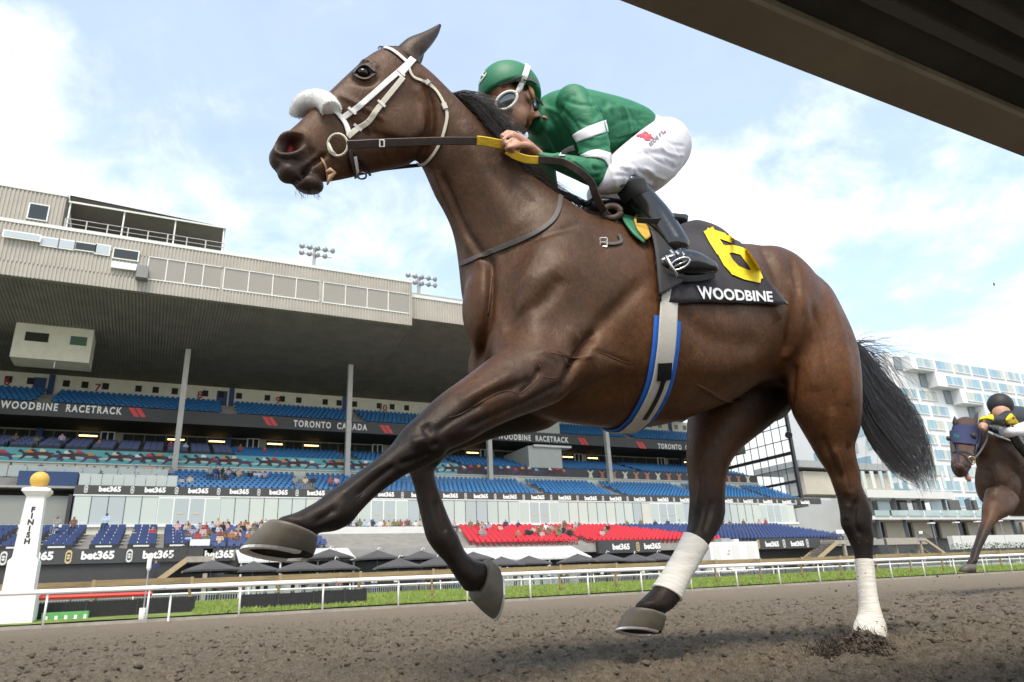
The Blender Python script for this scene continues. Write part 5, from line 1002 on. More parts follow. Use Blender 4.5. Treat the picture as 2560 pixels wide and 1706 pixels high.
def ribbon(name, pxY, hw, m, parent, th=.12, k=6):
    """a free strap through (px, py, Y) points, facing the camera"""
    s = spline(pxY, k); pts = [P(*r) for r in s]; return MB().tube(pts, hw, 8, th, [(CAMP-p).normalized() for p in pts]).build(name, m, parent, False)
bridle = empty('bridle', P(900, 300, 1.95)); tag(bridle, 'white bridle with fluffy sheepskin noseband on the nearest bay horse', 'bridle')
strap('browband', [(926, 133), (948, 122), (970, 124), (990, 135), (1014, 156)], .0085, white_l, bridle, .2, .006)
strap('headpiece', [(1038, 143), (1024, 158), (1008, 176), (994, 192)], .013, white_l, bridle, .16, .006)
strap('cheek_strap', [(1013, 166), (994, 183), (965, 208), (940, 231), (915, 253), (892, 272), (857, 297)], .0095, white_l, bridle, .2, .006)
strap('cheek_strap', [(1006, 196), (985, 222), (960, 253), (938, 281), (920, 306), (892, 324), (868, 344)], .0092, cream_l, bridle, .22, .007)
for x, y in ((1000, 186), (893, 320), (952, 262), (880, 280)): strap('keeper', [(x-9, y-8), (x, y), (x+9, y+8)], .005, white_l, bridle, .3, .009, 2)
tl = strap('throat_latch', [(1020, 170), (1032, 196), (1068, 208), (1092, 231), (1111, 265), (1118, 292), (1112, 326), (1102, 357), (1083, 390), (1062, 411), (1040, 412)], .0058, cream_l, bridle, .3, .006)
strap('keeper', [(1108, 262), (1114, 276)], .010, cream_l, bridle, .5, .008, 3); strap('keeper', [(1066, 204), (1074, 212)], .009, white_l, bridle, .5, .008, 3)
strap('nose_strap', [(822, 262), (836, 276), (850, 294), (864, 314), (872, 338)], .0095, white_l, bridle, .2, .006)
nb = [P(828, 276, 1.925), P(818, 259, 1.94), P(799, 250, 1.962), P(778, 250, 1.99), P(761, 258, 2.015), P(752, 272, 2.04), P(750, 288, 2.06)]
nbp = [Vector(r) for r in spline([tuple(p) for p in nb], 5)]
wool_m = mat('white sheepskin', (.93, .92, .90), rough=.95, var=.08, vscale=90, sheen=.4, bump=.003, bscale=160)
noseband = MB().tube(nbp, [.022]+[.0325]*(len(nbp)-2)+[.024], 16).build('sheepskin_noseband', wool_m, bridle, True)
fz = []
for i in range(13000):
    k = random.uniform(0, len(nbp)-1.01); c = nbp[int(k)].lerp(nbp[int(k)+1], k % 1); t = (nbp[int(k)+1]-nbp[int(k)]).normalized(); q = random.uniform(0, 6.283)
    a = t.orthogonal().normalized(); b = t.cross(a); d = (a*math.cos(q)+b*math.sin(q)+Vector((random.gauss(0, .35), random.gauss(0, .35), random.gauss(0, .35)-.1))).normalized()
    o = c+(a*math.cos(q)+b*math.sin(q))*.0295; fz.append([tuple(o), tuple(o+d*random.uniform(.004, .010)+Vector((0, 0, -.002)))])
w_ = strands(fz, .00055).build('wool', wool_m, noseband); w_['kind'] = 'stuff'
def hoop(c, a, b, r, n=28, t0=0, t1=2*math.pi): return [c+a*math.cos(t0+(t1-t0)*i/n)+b*math.sin(t0+(t1-t0)*i/n) for i in range(n+1)]
rc = cast(hb, 840, 366, .016); rx = (ROT @ Vector((1, 0, 0))); ry = (ROT @ Vector((0, 1, 0)))
MB().tube(hoop(rc, rx*.033, ry*.036, 0), .0042, 8).build('bit_ring', ivory, bridle, True)
MB().tube([rc+rx*-.030+ry*.006, rc+rx*-.02+ry*-.022, rc+rx*-.006+ry*-.032], [.004, .007, .004], 8).build('bit_cheek', ivory, bridle, True)
strap('curb_strap', [(872, 372), (876, 398), (884, 425), (888, 440)], .0075, brown_l, bridle, .3, .008); strap('chin_strap', [(880, 384), (900, 400), (918, 425), (925, 437)], .005, black_l, bridle, .4, .008)
strap('tongue_tie', [(801, 392), (810, 410), (816, 430), (818, 452)], .0035, mat('tan cotton tape', (.45, .27, .15), .8), bridle, .6, .004)
MB().tube([P(816, 432, 1.95), P(826, 426, 1.94), P(836, 432, 1.94), P(826, 442, 1.945), P(818, 462, 1.95)], [.006, .009, .007, .008, .003], 8).build('tongue_tie_knot', mat('tan cotton tape', (.45, .27, .15), .8), bridle, True)
MB().tube(hoop(P(905, 440, 1.93), rx*.014, ry*.010, 0), .0035, 6).build('buckle_loop', black_l, bridle, True)
strap('white_keeper', [(884, 392), (888, 420), (890, 438)], .006, white_l, bridle, .3, .012)
reins = empty('reins', P(1100, 355, 1.85)); tag(reins, 'brown leather reins with yellow rubber grips in the green jockey\'s hand', 'reins')
ribbon('rein', [(868, 362, 1.885), (900, 361, 1.875), (954, 358, 1.865), (1103, 353, 1.85), (1197, 353, 1.845)], .0135, brown_l, reins, .16)
ribbon('grip', [(1192, 352, 1.843), (1212, 354, 1.842), (1250, 361, 1.84), (1282, 368, 1.84)], .0165, yellow_g, reins, .35)
ribbon('grip', [(1268, 376, 1.83), (1290, 390, 1.82), (1318, 399, 1.815), (1349, 401, 1.81)], .0145, yellow_g, reins, .35)
ribbon('rein', [(1346, 400, 1.806), (1380, 402, 1.80), (1412, 408, 1.79), (1450, 430, 1.77), (1478, 458, 1.77), (1490, 492, 1.79), (1508, 526, 1.82), (1520, 545, 1.85)], .0135, brown_l, reins, .16)
ribbon('rein_end', [(1512, 530, 1.82), (1540, 560, 1.83), (1546, 590, 1.80), (1548, 604, 1.79)], .010, grey_l, reins, .2)
MB().tube(hoop(P(1530, 530, 1.82), rx*.030, ry*.022, 0), .012, 8).build('rein_knot', mat('faded brown leather', (.13, .085, .062), .6, .3, 60), reins, True)
ribbon('far_rein', [(930, 426, 2.07), (1000, 418, 2.08), (1060, 412, 2.09), (1150, 400, 2.13), (1290, 385, 2.12)], .007, brown_l, reins, .3)
bx_ = P(955, 359, 1.855); MB().tube(hoop(bx_, rx*.010, ry*.015, 0, 4, math.pi/4, math.pi/4+2*math.pi), .0028, 6).build('buckle', white_l, reins)
ns_ = strap('neck_strap', [(1402, 462), (1400, 500), (1390, 540), (1357, 574), (1290, 605), (1223, 632), (1180, 650), (1152, 661)], .0095, grey_l, None, .3, .005)
tag(ns_, 'thin grey leather neck strap across the bay horse\'s shoulder', 'neck strap')
bk = cast(hb, 1506, 610, .008); buck = empty('girth_buckle', bk); tag(buck, 'small steel buckle and strap end on the bay horse\'s shoulder', 'buckle')
MB().tube(hoop(bk, rx*.016, ry*.021, 0, 4, math.pi/4, math.pi/4+2*math.pi), .0035, 6).build('frame', steel, buck); MB().tube([bk-rx*.011, bk+rx*.012], .0024, 6).build('prong', steel, buck)
strap('strap_end', [(1515, 612), (1535, 612), (1552, 606), (1545, 590)], .007, grey_l, buck, .3, .006)
# girth: blue pad, cream elastic, black buckle guard
girth = empty('girth', (1.4, 2.0, .8)); tag(girth, 'cream girth with blue edges round the bay horse\'s barrel', 'girth')
def wrap(px, hw, m, name, parent, lift, th, ext=True):
    pts, ns = surf_path(px, lift, 5)
    if ext:
        c = Vector((pts[-1].x-.02, HY, 1.17)); last = pts[-1]
        for a in range(1, 9):
            y = last.y+(2.27-last.y)*a/8; q = Vector((last.x+.015*math.sin(a/8*3.1), y, .70 if a < 7 else .78+.12*(a-6))); h = hb.find_nearest(q)
            n = (q-h[0]).normalized(); pts.append(h[0]+n*lift); ns.append(n)
    return MB().tube(pts, hw, 8, th, ns).build(name, m, parent, False)
blue_f = mat('blue girth pad', (.012, .13, .55), rough=.7, var=.12, vscale=60); elastic = mat('cream elastic webbing', (.66, .62, .54), rough=.8, var=.06, vscale=30, bump=.0006, bscale=500, stretch=(1, 1, 6))
wrap([(1667, 798), (1663, 860), (1657, 905), (1646, 960), (1626, 1008), (1602, 1046)], .057, blue_f, 'pad', girth, .006, .10)
wrap([(1668, 700), (1666, 750), (1664, 800), (1660, 860), (1654, 905), (1643, 960), (1622, 1008), (1598, 1046)], .0375, elastic, 'webbing', girth, .016, .07)
strap('buckle_guard', [(1654, 906), (1653, 925), (1651, 946)], .029, black_l, girth, .18, .021, 4)
wrap([(1651, 945), (1641, 975), (1625, 1008), (1606, 1038)], .009, black_l, 'billet', girth, .021, .25, False)
# number cloth over the back: near side traced, mirrored to the far side, joined over the spine
cl_b = mat('black number cloth', (.026, .022, .026), rough=.85, var=.2, vscale=50, bump=.001, bscale=250, sheen=.2)
top_e = spline([(1650, 582), (1700, 566), (1722, 556), (1750, 552), (1805, 573), (1856, 622)], 4); bot_e = spline([(1640, 758), (1696, 761), (1750, 759), (1812, 761), (1902, 763), (1962, 766)], 4)
NU, NV = len(top_e), 16; grid = []
for j in range(NV):
    t = j/(NV-1); row = []
    for i in range(NU):
        x, y = top_e[i]*(1-t)+bot_e[i]*t; bow = -6*math.sin(t*math.pi)*(i/(NU-1))
        p = cast(hb, x+bow, y)
        if p is None or y < 606: row.append(P(x, y, 1.835+.035*max(0, min(1, (606-y)/45)))); continue
        h = hb.find_nearest(p); n = h[1] if h[1].dot(CAMP-p) > 0 else -h[1]
        row.append(h[0]+n*(.014+.004*math.sin(i*1.9+t*3)*t+.006*t*(.5+.5*math.sin(i*2.6))))
    grid.append(row)
for _ in range(3):
    for j in range(1, NV-1):
        for i in range(NU): grid[j][i] = (grid[j-1][i]+grid[j][i]*2+grid[j+1][i])/4
vs_ = []; rows_ = []
for j in range(NV-1, -1, -1): rows_.append(grid[j])
for q in range(1, 8):
    rr = []
    for i in range(NU):
        a = grid[0][i]; b = mirror(a); p = a.lerp(b, q/8); p.z += .03*math.sin(q/8*math.pi); rr.append(p)
    rows_.append(rr)
for j in range(NV): rows_.append([mirror(p) for p in grid[j]])
m = len(rows_); vs_ = [p for r in rows_ for p in r]; fs_ = [(j*NU+i, j*NU+i+1, (j+1)*NU+i+1, (j+1)*NU+i) for j in range(m-1) for i in range(NU-1)]
scl = empty('saddle_cloth', (1.8, 2.0, 1.5)); tag(scl, 'black cloth with yellow number six and white lettering behind the nearest jockey', 'saddle cloth')
cl = MB().add(vs_, fs_).build('cloth', cl_b, scl, True); sd_ = cl.modifiers.new('thickness', 'SOLIDIFY'); sd_.thickness = .005; sd_.offset = 0
cb = BVHTree.FromPolygons(vs_, fs_)
yel = mat('bright yellow cloth', (.80, .60, .012), rough=.75, var=.12, vscale=40, bump=.0012, bscale=90)
def print_px(me, fn, bvh, lift, name, m, parent):
    for v_ in me.vertices:
        x, y = fn(v_.co.x, v_.co.y); p = cast(bvh, x, y, lift)
        v_.co = p if p is not None else Q(x, y, 2.6)
    me.update(); return link(name, me, m, parent)
def stroke2d(pts, hw, closed=False, k=5):
    """flat band along 2-D points as a fine quad strip"""
    P2 = []
    for (a, b) in zip(pts, pts[1:]):
        for q in range(k): P2.append(((a[0]+(b[0]-a[0])*q/k), (a[1]+(b[1]-a[1])*q/k)))
    P2.append(pts[-1]); n = len(P2); vs2 = []
    for i, p in enumerate(P2):
        a = np.array(P2[max(i-1, 0)]); b = np.array(P2[min(i+1, n-1)]); t = (b-a)/(np.linalg.norm(b-a)+1e-9); nx = np.array((-t[1], t[0]))
        for e in (-1, -.33, .33, 1): q = np.array(p)+nx*hw*e; vs2.append((q[0], q[1], 0))
    return MB().add(vs2, [(4*i+e, 4*i+e+1, 4*i+5+e, 4*i+4+e) for i in range(n-1) for e in range(3)]).mesh('digit')
six = MB()
for pts, hw in (([(1832, 604), (1802, 593), (1764, 581)], 9), ([(1768, 576), (1782, 602), (1796, 624), (1802, 634)], 13), ([(1798, 622), (1818, 660), (1838, 682)], 13), ([(1828, 676), (1862, 690), (1900, 698)], 12.5), ([(1893, 702), (1884, 668), (1856, 628)], 13), ([(1866, 636), (1830, 626), (1796, 630)], 9.5)):
    me = stroke2d(pts, hw); six.add([v_.co.copy() for v_ in me.vertices], [tuple(p.vertices) for p in me.polygons])
print_px(six.mesh('number'), lambda x, y: (x, y), cb, .0075, 'number', yel, scl)
wt = text_mesh('WOODBINE', 1.0, .03, 0.0); xs = [v_.co.x for v_ in wt.vertices]; ys = [v_.co.y for v_ in wt.vertices]; x0, x1, y0, y1 = min(xs), max(xs), min(ys), max(ys)
def wmap(x, y):
    u = (x-x0)/(x1-x0); w = (y-y0)/(y1-y0); bx, by = 1746+(1930-1746)*u, 750+(757-750)*u; tx, ty = 1738+(1927-1738)*u, 716+(730-716)*u+3*math.sin(u*3); return bx+(tx-bx)*w, by+(ty-by)*w
bmw = bmesh.new(); bmw.from_mesh(wt); bmesh.ops.triangulate(bmw, faces=bmw.faces); bmesh.ops.subdivide_edges(bmw, edges=[e for e in bmw.edges if e.calc_length() > .15], cuts=2); bmw.to_mesh(wt); bmw.free()
print_px(wt, wmap, cb, .0075, 'lettering', mat('white printed cloth', (.8, .8, .8), .8), scl)
# saddle
saddle = empty('saddle', (1.6, 2.0, 1.5)); tag(saddle, 'small black racing saddle with green pad under the jockey in green', 'saddle')
def patch(name, A, B, m, parent, lift, bvh=None, nv=8, th=.006):
    a_, b_ = spline(A, 4), spline(B, 4); n = len(a_); vs2 = []
    for j in range(nv):
        t = j/(nv-1)
        for i in range(n):
            x, y = a_[i]*(1-t)+b_[i]*t; p = cast(bvh or hb, x, y, lift)
            vs2.append(p if p is not None else (bvh or hb).find_nearest(P(x, y, 1.86))[0]+Vector((0, -lift, lift)))
    o = MB().add(vs2, [(j*n+i, j*n+i+1, (j+1)*n+i+1, (j+1)*n+i) for j in range(nv-1) for i in range(n-1)]).build(name, m, parent, True)
    sd2 = o.modifiers.new('thickness', 'SOLIDIFY'); sd2.thickness = th; sd2.offset = 0; return o
green_c = mat('green satin', (.012, .16, .075), rough=.55, var=.12, vscale=30, sheen=.2)
patch('green_pad', [(1545, 540), (1556, 566), (1578, 596), (1604, 618)], [(1560, 532), (1590, 545), (1606, 566), (1614, 590)], green_c, saddle, .018)
patch('yellow_pad', [(1578, 566), (1586, 590), (1606, 614)], [(1584, 552), (1606, 570), (1617, 606)], mat('mustard pad', (.55, .33, .04), .7, .2, 60), saddle, .026)
patch('flap', [(1598, 556), (1618, 600), (1627, 650), (1632, 700), (1636, 748)], [(1640, 560), (1680, 600), (1696, 650), (1698, 690), (1692, 716)], mat('black saddle cloth', (.02, .019, .02), .7, .2, 40), saddle, .03)
sv = ring_loft([(Vector((1.42, 2.0, 1.66)), Vector((0, 0, .05)), Vector((0, .07, 0))), (Vector((1.5, 2.0, 1.645)), Vector((0, 0, .05)), Vector((0, .12, 0))), (Vector((1.66, 2.0, 1.625)), Vector((0, 0, .035)), Vector((0, .14, 0))), (Vector((1.80, 2.0, 1.65)), Vector((0, 0, .04)), Vector((0, .12, 0)))], 20)
MB().add(*sv).build('seat', black_l, saddle, True)
stl = MB().tube([P(1640, 575, 1.80), P(1662, 612, 1.74), P(1680, 645, 1.70)], .014, 8, .25, [Vector((0, -1, .2))]*3).build('stirrup_leather', grey_l, saddle, True)
sc_ = P(1700, 660, 1.655)
MB().tube(hoop(sc_, (rx*.9+ry*.42)*.036, (ry*.9-rx*.42)*.017, 0), .0040, 8).build('stirrup_iron', steel, saddle, True)
MB().tube([P(1664, 640, 1.665), P(1680, 668, 1.66), P(1694, 692, 1.66)], .0055, 8).build('stirrup_bar', steel, saddle, True)
MB().tube([sc_-(rx*.9+ry*.42)*.028, sc_+(rx*.9+ry*.42)*.028], .0028, 6).build('stirrup_tread', steel, saddle, True)
# leg bandages
band_m = mat('white leg bandage', (.68, .64, .56), rough=.9, var=.10, vscale=7, col2=(.80, .78, .72), bump=.0016, bscale=40, stretch=(1, 1, 7))
def bandage(pairs, label, wob=.0022):
    st = limb(pairs); rows = np.array([[*c, *u, *v_] for c, u, v_ in st]); rows = spline(rows, 16); vs2 = []; n = 24; fs2 = []
    for i, r in enumerate(rows):
        k = 1.0+.035*((i*.37+.0) % 1.0)
        for j in range(n):
            a = 2*math.pi*j/n; kk = 1.0+.03*(((i*.30+j/n) % 1.0)-.5); vs2.append(r[:3]+r[3:6]*math.cos(a)*kk+r[6:9]*math.sin(a)*kk)
    m_ = len(rows); fs2 = [(i*n+j, i*n+(j+1) % n, (i+1)*n+(j+1) % n, (i+1)*n+j) for i in range(m_-1) for j in range(n)]+[tuple(range(n))[::-1], tuple(range((m_-1)*n, m_*n))]
    o = MB().add(vs2, fs2).build('leg_bandage', band_m, None, True); return tag(o, label, 'bandage', 'bandages on the hind legs')
bandage([((1711, 1331), (1768, 1374), 2.13, .043), ((1686, 1380), (1744, 1417), 2.13, .042), ((1658, 1426), (1720, 1460), 2.12, .044), ((1633, 1463), (1702, 1505), 2.12, .05)], 'white bandage on the bay horse\'s lifted far hind leg')
bandage([((2139, 1398), (2182, 1402), 1.86, .038), ((2144, 1440), (2185, 1442), 1.86, .038), ((2149, 1495), (2192, 1496), 1.86, .04), ((2149, 1530), (2200, 1534), 1.86, .047), ((2140, 1554), (2212, 1570), 1.86, .05), ((2136, 1570), (2213, 1584), 1.86, .052), ((2134, 1584), (2212, 1600), 1.86, .052)], 'white bandage on the bay horse\'s planted near hind leg')
ks = strands(fib, .0016).build('kicked_fibres', MATS['damp dark dirt']); tag(ks, 'dark fibres thrown up with the dirt round the planted hoof', None, None, 'stuff')
lid_m = mat('dark eyelid skin', (.016, .011, .009), .5)
for pts, r_ in (([(884, 188), (892, 174), (908, 165), (924, 168), (938, 184)], .0046), ([(885, 188), (900, 198), (920, 199), (938, 186)], .0034)):
    q_, n_ = surf_path(pts, .004, 5); MB().tube(q_, r_, 8).build('eyelid', lid_m, horse, True); MB().tube([mirror(p) for p in q_], r_, 8).build('eyelid', lid_m, horse, True)
vein_c = []
for px, r_ in (([(1375, 882), (1405, 888), (1440, 896), (1478, 890)], .0034), ([(1405, 890), (1418, 908), (1432, 922)], .003), ([(1300, 985), (1330, 962), (1352, 938), (1350, 912)], .0036), ([(1350, 940), (1376, 946), (1400, 942)], .003), ([(1180, 1020), (1220, 996), (1262, 978), (1300, 985)], .0038), ([(1120, 1046), (1150, 1038), (1180, 1020)], .0034),
               ([(1740, 962), (1772, 978), (1800, 998), (1832, 1006), (1858, 1002)], .0046), ([(1460, 874), (1500, 882), (1545, 900), (1580, 912)], .0034), ([(858, 252), (880, 282), (905, 300), (930, 330)], .0028), ([(905, 300), (900, 330), (880, 350)], .0024), ([(2100, 1120), (2112, 1160), (2122, 1200), (2134, 1240)], .0036), ([(1752, 1150), (1760, 1200), (1770, 1250)], .0034), ([(960, 1190), (930, 1212), (890, 1245)], .003), ([(1230, 690), (1226, 740), (1220, 790)], .005)):
    q_, n_ = surf_path(px, -.0018, 6); m_ = MB().tube(q_, [r_*.5]+[r_]*(len(q_)-2)+[r_*.4], 8).mesh('vein'); pc = verts_of(m_); hv_ = verts_of(horse_me)
    kk = [int(((hv_-p)**2).sum(1).argmin()) for p in pc[::8]]; cc = cols[kk]; cc = np.repeat(cc, 8, 0)[:len(pc)]
    at = m_.color_attributes.new('Col', 'FLOAT_COLOR', 'POINT'); at.data.foreach_set('color', cc.astype(np.float32).ravel()); link('vein', m_, coat_m, horse, True)
# ================================================================== the jockey in green
skin_m = mat('skin', (.50, .27, .18), rough=.5, var=.08, vscale=20, bump=.0006, bscale=120)
green_j = mat('green jersey', (.012, .17, .072), rough=.6, var=.12, vscale=14, bump=.004, bscale=16, stretch=(1, 1, 2.2))
white_b = mat('white breeches', (.66, .65, .69), rough=.75, var=.05, vscale=14, bump=.003, bscale=18, stretch=(1.8, 1, 1))
jockey = empty('person', (1.45, 2.0, 1.6)); tag(jockey, 'jockey in green and white silks crouched low on the nearest bay horse', 'person')
H0 = P(1285, 258, 1.98); hf = Vector((-.90, -.16, -.38)).normalized(); hu = Vector((-.36, 0, .93)); hu = (hu-hf*hu.dot(hf)).normalized(); hs = hf.cross(hu)
HM = Matrix((hf, hs, hu)).transposed()
def hl(a, b, c): return H0+HM @ Vector((a, b, c))
def hell(c, r): return ell(hl(*c), r, HM)
def shrink(st, k): return [(c, u*k, v_*k) for c, u, v_ in st]
torso = limb([((1350, 250), (1340, 340), 2.0, .065), ((1378, 230), (1350, 352), 2.0, .14), ((1425, 223), (1394, 385), 2.0, .18), ((1495, 236), (1465, 420), 2.0, .18), ((1550, 250), (1525, 402), 2.0, .155), ((1585, 266), (1565, 372), 2.0, .14), ((1602, 282), (1588, 352), 2.0, .12)])
narm = limb([((1390, 262), (1470, 232), 1.86, .062), ((1412, 300), (1498, 278), 1.83, .064), ((1434, 340), (1518, 326), 1.815, .058), ((1450, 388), (1526, 380), 1.81, .052), ((1455, 410), (1528, 432), 1.81, .05), ((1444, 396), (1500, 466), 1.81, .048), ((1405, 388), (1440, 446), 1.82, .042), ((1368, 384), (1388, 424), 1.835, .034), ((1343, 380), (1352, 406), 1.845, .027)])
def flip(st, dx=0, dz=0): return [(Vector((c.x+dx, 2*HY-c.y, c.z+dz)), Vector((u.x, -u.y, u.z)), Vector((v_.x, -v_.y, v_.z))) for c, u, v_ in st]
farm = flip(narm, 0, -.03)
nthigh = limb([((1630, 302), (1690, 432), 1.93, .125), ((1600, 328), (1658, 464), 1.87, .104), ((1560, 360), (1614, 470), 1.83, .088), ((1526, 392), (1566, 478), 1.81, .075), ((1506, 424), (1528, 484), 1.80, .062)])
fthigh = limb([((1640, 310), (1690, 440), 2.08, .13), ((1590, 370), (1640, 480), 2.14, .10), ((1530, 420), (1566, 506), 2.18, .08), ((1478, 462), (1516, 520), 2.19, .065)])
nshin = limb([((1540, 470), (1606, 450), 1.80, .058), ((1574, 515), (1640, 487), 1.79, .055), ((1606, 548), (1675, 528), 1.77, .05), ((1640, 590), (1705, 574), 1.74, .043), ((1662, 622), (1724, 606), 1.72, .04)])
fshin = flip(nshin, 0, -.02)
nfoot = limb([((1650, 642), (1658, 684), 1.71, .028), ((1690, 624), (1698, 694), 1.70, .042), ((1736, 628), (1744, 693), 1.69, .042), ((1774, 652), (1782, 687), 1.69, .034)])
neckst = [(hl(-.03, 0, -.03), hf*.055, hs*.055), (hl(-.04, 0, -.10), hf*.055, hs*.055), (hl(-.15, .0, -.085), hu*.045, hs*.045)]
def chain(pts, r): 
    pts = [Vector(p) for p in pts]; st = []
    for i, p in enumerate(pts):
        t = (pts[min(i+1, len(pts)-1)]-pts[max(i-1, 0)]).normalized(); a = t.orthogonal().normalized(); b = t.cross(a); rr = r[i] if isinstance(r, (list, tuple)) else r
        st.append((p, a*rr, b*rr))
    return st
def hand(fx):
    H = [ring_loft(shrink_pts) for shrink_pts in [limb([((1345, 376), (1356, 402), 1.845, .022), ((1322, 356), (1338, 390), 1.84, .022), ((1296, 338), (1318, 376), 1.835, .022), ((1272, 328), (1300, 362), 1.83, .02)])]]
    for i, (k, y_) in enumerate((((1268, 331), 1.842), ((1273, 340), 1.828), ((1281, 350), 1.816), ((1290, 358), 1.808))):
        L = (1.0, 1.1, 1.05, .85)[i]
        H.append(ring_loft(chain([P(k[0]+14, k[1]+8, y_), P(k[0], k[1], y_-.004), P(k[0]-13*L, k[1]+9*L, y_-.006), P(k[0]-14*L, k[1]+21*L, y_+.004), P(k[0]-3, k[1]+27*L, y_+.016), P(k[0]+8, k[1]+22*L, y_+.022)], [.010, .0098, .0092, .0086, .008, .0068]), 10, 3))
    H.append(ring_loft(chain([P(1322, 366, 1.82), P(1304, 362, 1.806), P(1288, 366, 1.80), P(1272, 370, 1.803)], [.012, .0105, .0098, .008]), 10, 3))
    if fx: H = [([(x, 2*HY-y, z-.02) for x, y, z in v_], [f[::-1] for f in fs2]) for v_, fs2 in H]
    return H
jb = [hell(*q) for q in (((0, 0, .03), (.098, .076, .105)), ((.03, 0, -.06), (.062, .054, .058)), ((.078, 0, -.100), (.020, .024, .018)), ((.104, 0, -.006), (.016, .012, .03)), ((.116, 0, -.026), (.014, .014, .012)), ((.098, 0, -.058), (.013, .022, .009)), ((.095, 0, -.072), (.012, .020, .009)),
      ((.066, .042, -.012), (.03, .022, .024)), ((.066, -.042, -.012), (.03, .022, .024)), ((.09, 0, .045), (.02, .055, .018)), ((-.012, .074, -.012), (.018, .010, .030)), ((-.012, -.074, -.012), (.018, .010, .030)))]
jb += [ring_loft(s) for s in (neckst, shrink(torso, .80), shrink(narm, .78), shrink(farm, .80), shrink(nthigh, .86), shrink(fthigh, .86), shrink(nshin, .8), shrink(fshin, .8))]+[ring_loft(shrink(nfoot, .8)), ring_loft(flip(shrink(nfoot, .8), 0, -.02))]+hand(0)+hand(1)
body_me = remesh(jb, .0048, 3, 'body'); link('body', body_me, skin_m, jockey, True); jbv = bvh_of(body_me)
jer = remesh([ring_loft(s) for s in (torso, narm, farm)]+[ell(P(1440, 286, 1.87), (.068, .066, .066)), ell(mirror(P(1440, 286, 1.87)), (.068, .066, .066))], .007, 8, 'jersey'); jv = bvh_of(jer)
sculpt(jer, [([(1400, 290), (1415, 250), (1440, 235)], .006, .012), ([(1480, 300), (1510, 270), (1520, 250)], .005, .012), ([(1370, 290), (1395, 330), (1420, 380)], .006, .012), ([(1510, 330), (1560, 300), (1620, 300)], .005, .010), ([(1520, 360), (1570, 330), (1620, 320)], -.005, .010),
             ([(1500, 280), (1540, 270), (1600, 275)], -.004, .012), ([(1540, 300), (1580, 290), (1620, 285)], .004, .009), ([(1440, 300), (1480, 315), (1515, 305)], .005, .008), ([(1445, 360), (1485, 372), (1522, 362)], .005, .009), ([(1470, 400), (1490, 430), (1485, 460)], .005, .009), ([(1420, 395), (1440, 415), (1450, 440)], .004, .008),
             ([(1390, 390), (1400, 410), (1405, 430)], .003, .007), ([(1480, 420), (1505, 425), (1522, 415)], .005, .008), ([(1560, 262), (1590, 300), (1610, 330)], .004, .010), ([(1350, 300), (1380, 350), (1400, 395)], -.006, .012), ([(1530, 255), (1560, 300), (1545, 345)], .004, .010), ([(1600, 262), (1612, 290), (1600, 330)], -.005, .008),
    ([(1410, 250), (1450, 262), (1490, 262)], .006, .008), ([(1400, 270), (1430, 300), (1450, 330)], .006, .007), ([(1505, 250), (1530, 290), (1520, 340)], .006, .009), ([(1545, 258), (1570, 290), (1575, 340)], -.006, .008), ([(1580, 256), (1600, 290), (1590, 350)], .006, .007), ([(1525, 350), (1560, 345), (1600, 335)], .007, .007), ([(1450, 330), (1490, 345), (1520, 340)], -.005, .007), ([(1440, 380), (1480, 390), (1520, 395)], -.006, .007), ([(1430, 400), (1462, 425), (1480, 455)], -.005, .007), ([(1380, 392), (1392, 405), (1396, 422)], .005, .006), ([(1455, 440), (1490, 445), (1512, 430)], .006, .007), ([(1360, 270), (1400, 285), (1420, 320)], -.006, .009), ([(1470, 235), (1480, 260), (1505, 285)], .006, .008)], jv)
link('jersey', jer, green_j, jockey, True); jv = bvh_of(jer)
wcl = mat('white silk', (.74, .74, .76), rough=.6, var=.06, vscale=30)
patch('sleeve_band', [(1432, 338), (1470, 318), (1514, 300)], [(1442, 356), (1480, 344), (1520, 330)], wcl, jockey, .003, jv, 7, .002)
patch('sleeve_band', [(1452, 388), (1490, 376), (1526, 384)], [(1462, 394), (1505, 398), (1524, 424)], wcl, jockey, .003, jv, 7, .002)
patch('chest_mark', [(1396, 392), (1408, 374), (1434, 362)], [(1412, 392), (1420, 380), (1438, 374)], wcl, jockey, .003, jv, 5, .002)
br = remesh([ring_loft(s) for s in (nthigh, fthigh, limb([((1596, 284), (1588, 352), 2.0, .125), ((1630, 294), (1618, 400), 2.0, .145), ((1662, 312), (1652, 430), 2.0, .145), ((1682, 345), (1676, 420), 2.0, .11)]))]+[ell(P(1650, 374, 1.92), (.10, .09, .115)), ell(P(1650, 374, 2.08), (.10, .09, .115))], .007, 8, 'breeches'); bv = bvh_of(br)
sculpt(br, [([(1560, 400), (1600, 385), (1650, 385), (1690, 395)], .004, .010), ([(1540, 420), (1580, 420), (1640, 430)], -.004, .010), ([(1530, 440), (1570, 440), (1620, 455)], .005, .008), ([(1640, 310), (1670, 340), (1700, 390)], .003, .010), ([(1520, 410), (1535, 440), (1540, 470)], -.005, .008), ([(1660, 400), (1690, 420), (1700, 410)], .004, .008), ([(1600, 345), (1630, 330), (1660, 300)], .005, .008), ([(1575, 400), (1600, 430), (1640, 460)], .004, .008),
    ([(1640, 300), (1660, 320), (1690, 330)], .005, .007), ([(1650, 340), (1680, 360), (1712, 365)], .004, .006), ([(1640, 360), (1675, 385), (1712, 390)], -.004, .007), ([(1600, 370), (1640, 400), (1690, 425)], .004, .006), ([(1560, 380), (1580, 410), (1590, 460)], .005, .007), ([(1545, 400), (1560, 430), (1562, 465)], -.005, .006), ([(1610, 420), (1640, 440), (1665, 450)], -.005, .006), ([(1530, 405), (1545, 420), (1575, 430)], .006, .006), ([(1585, 360), (1625, 372), (1660, 370)], -.004, .007)], bv)
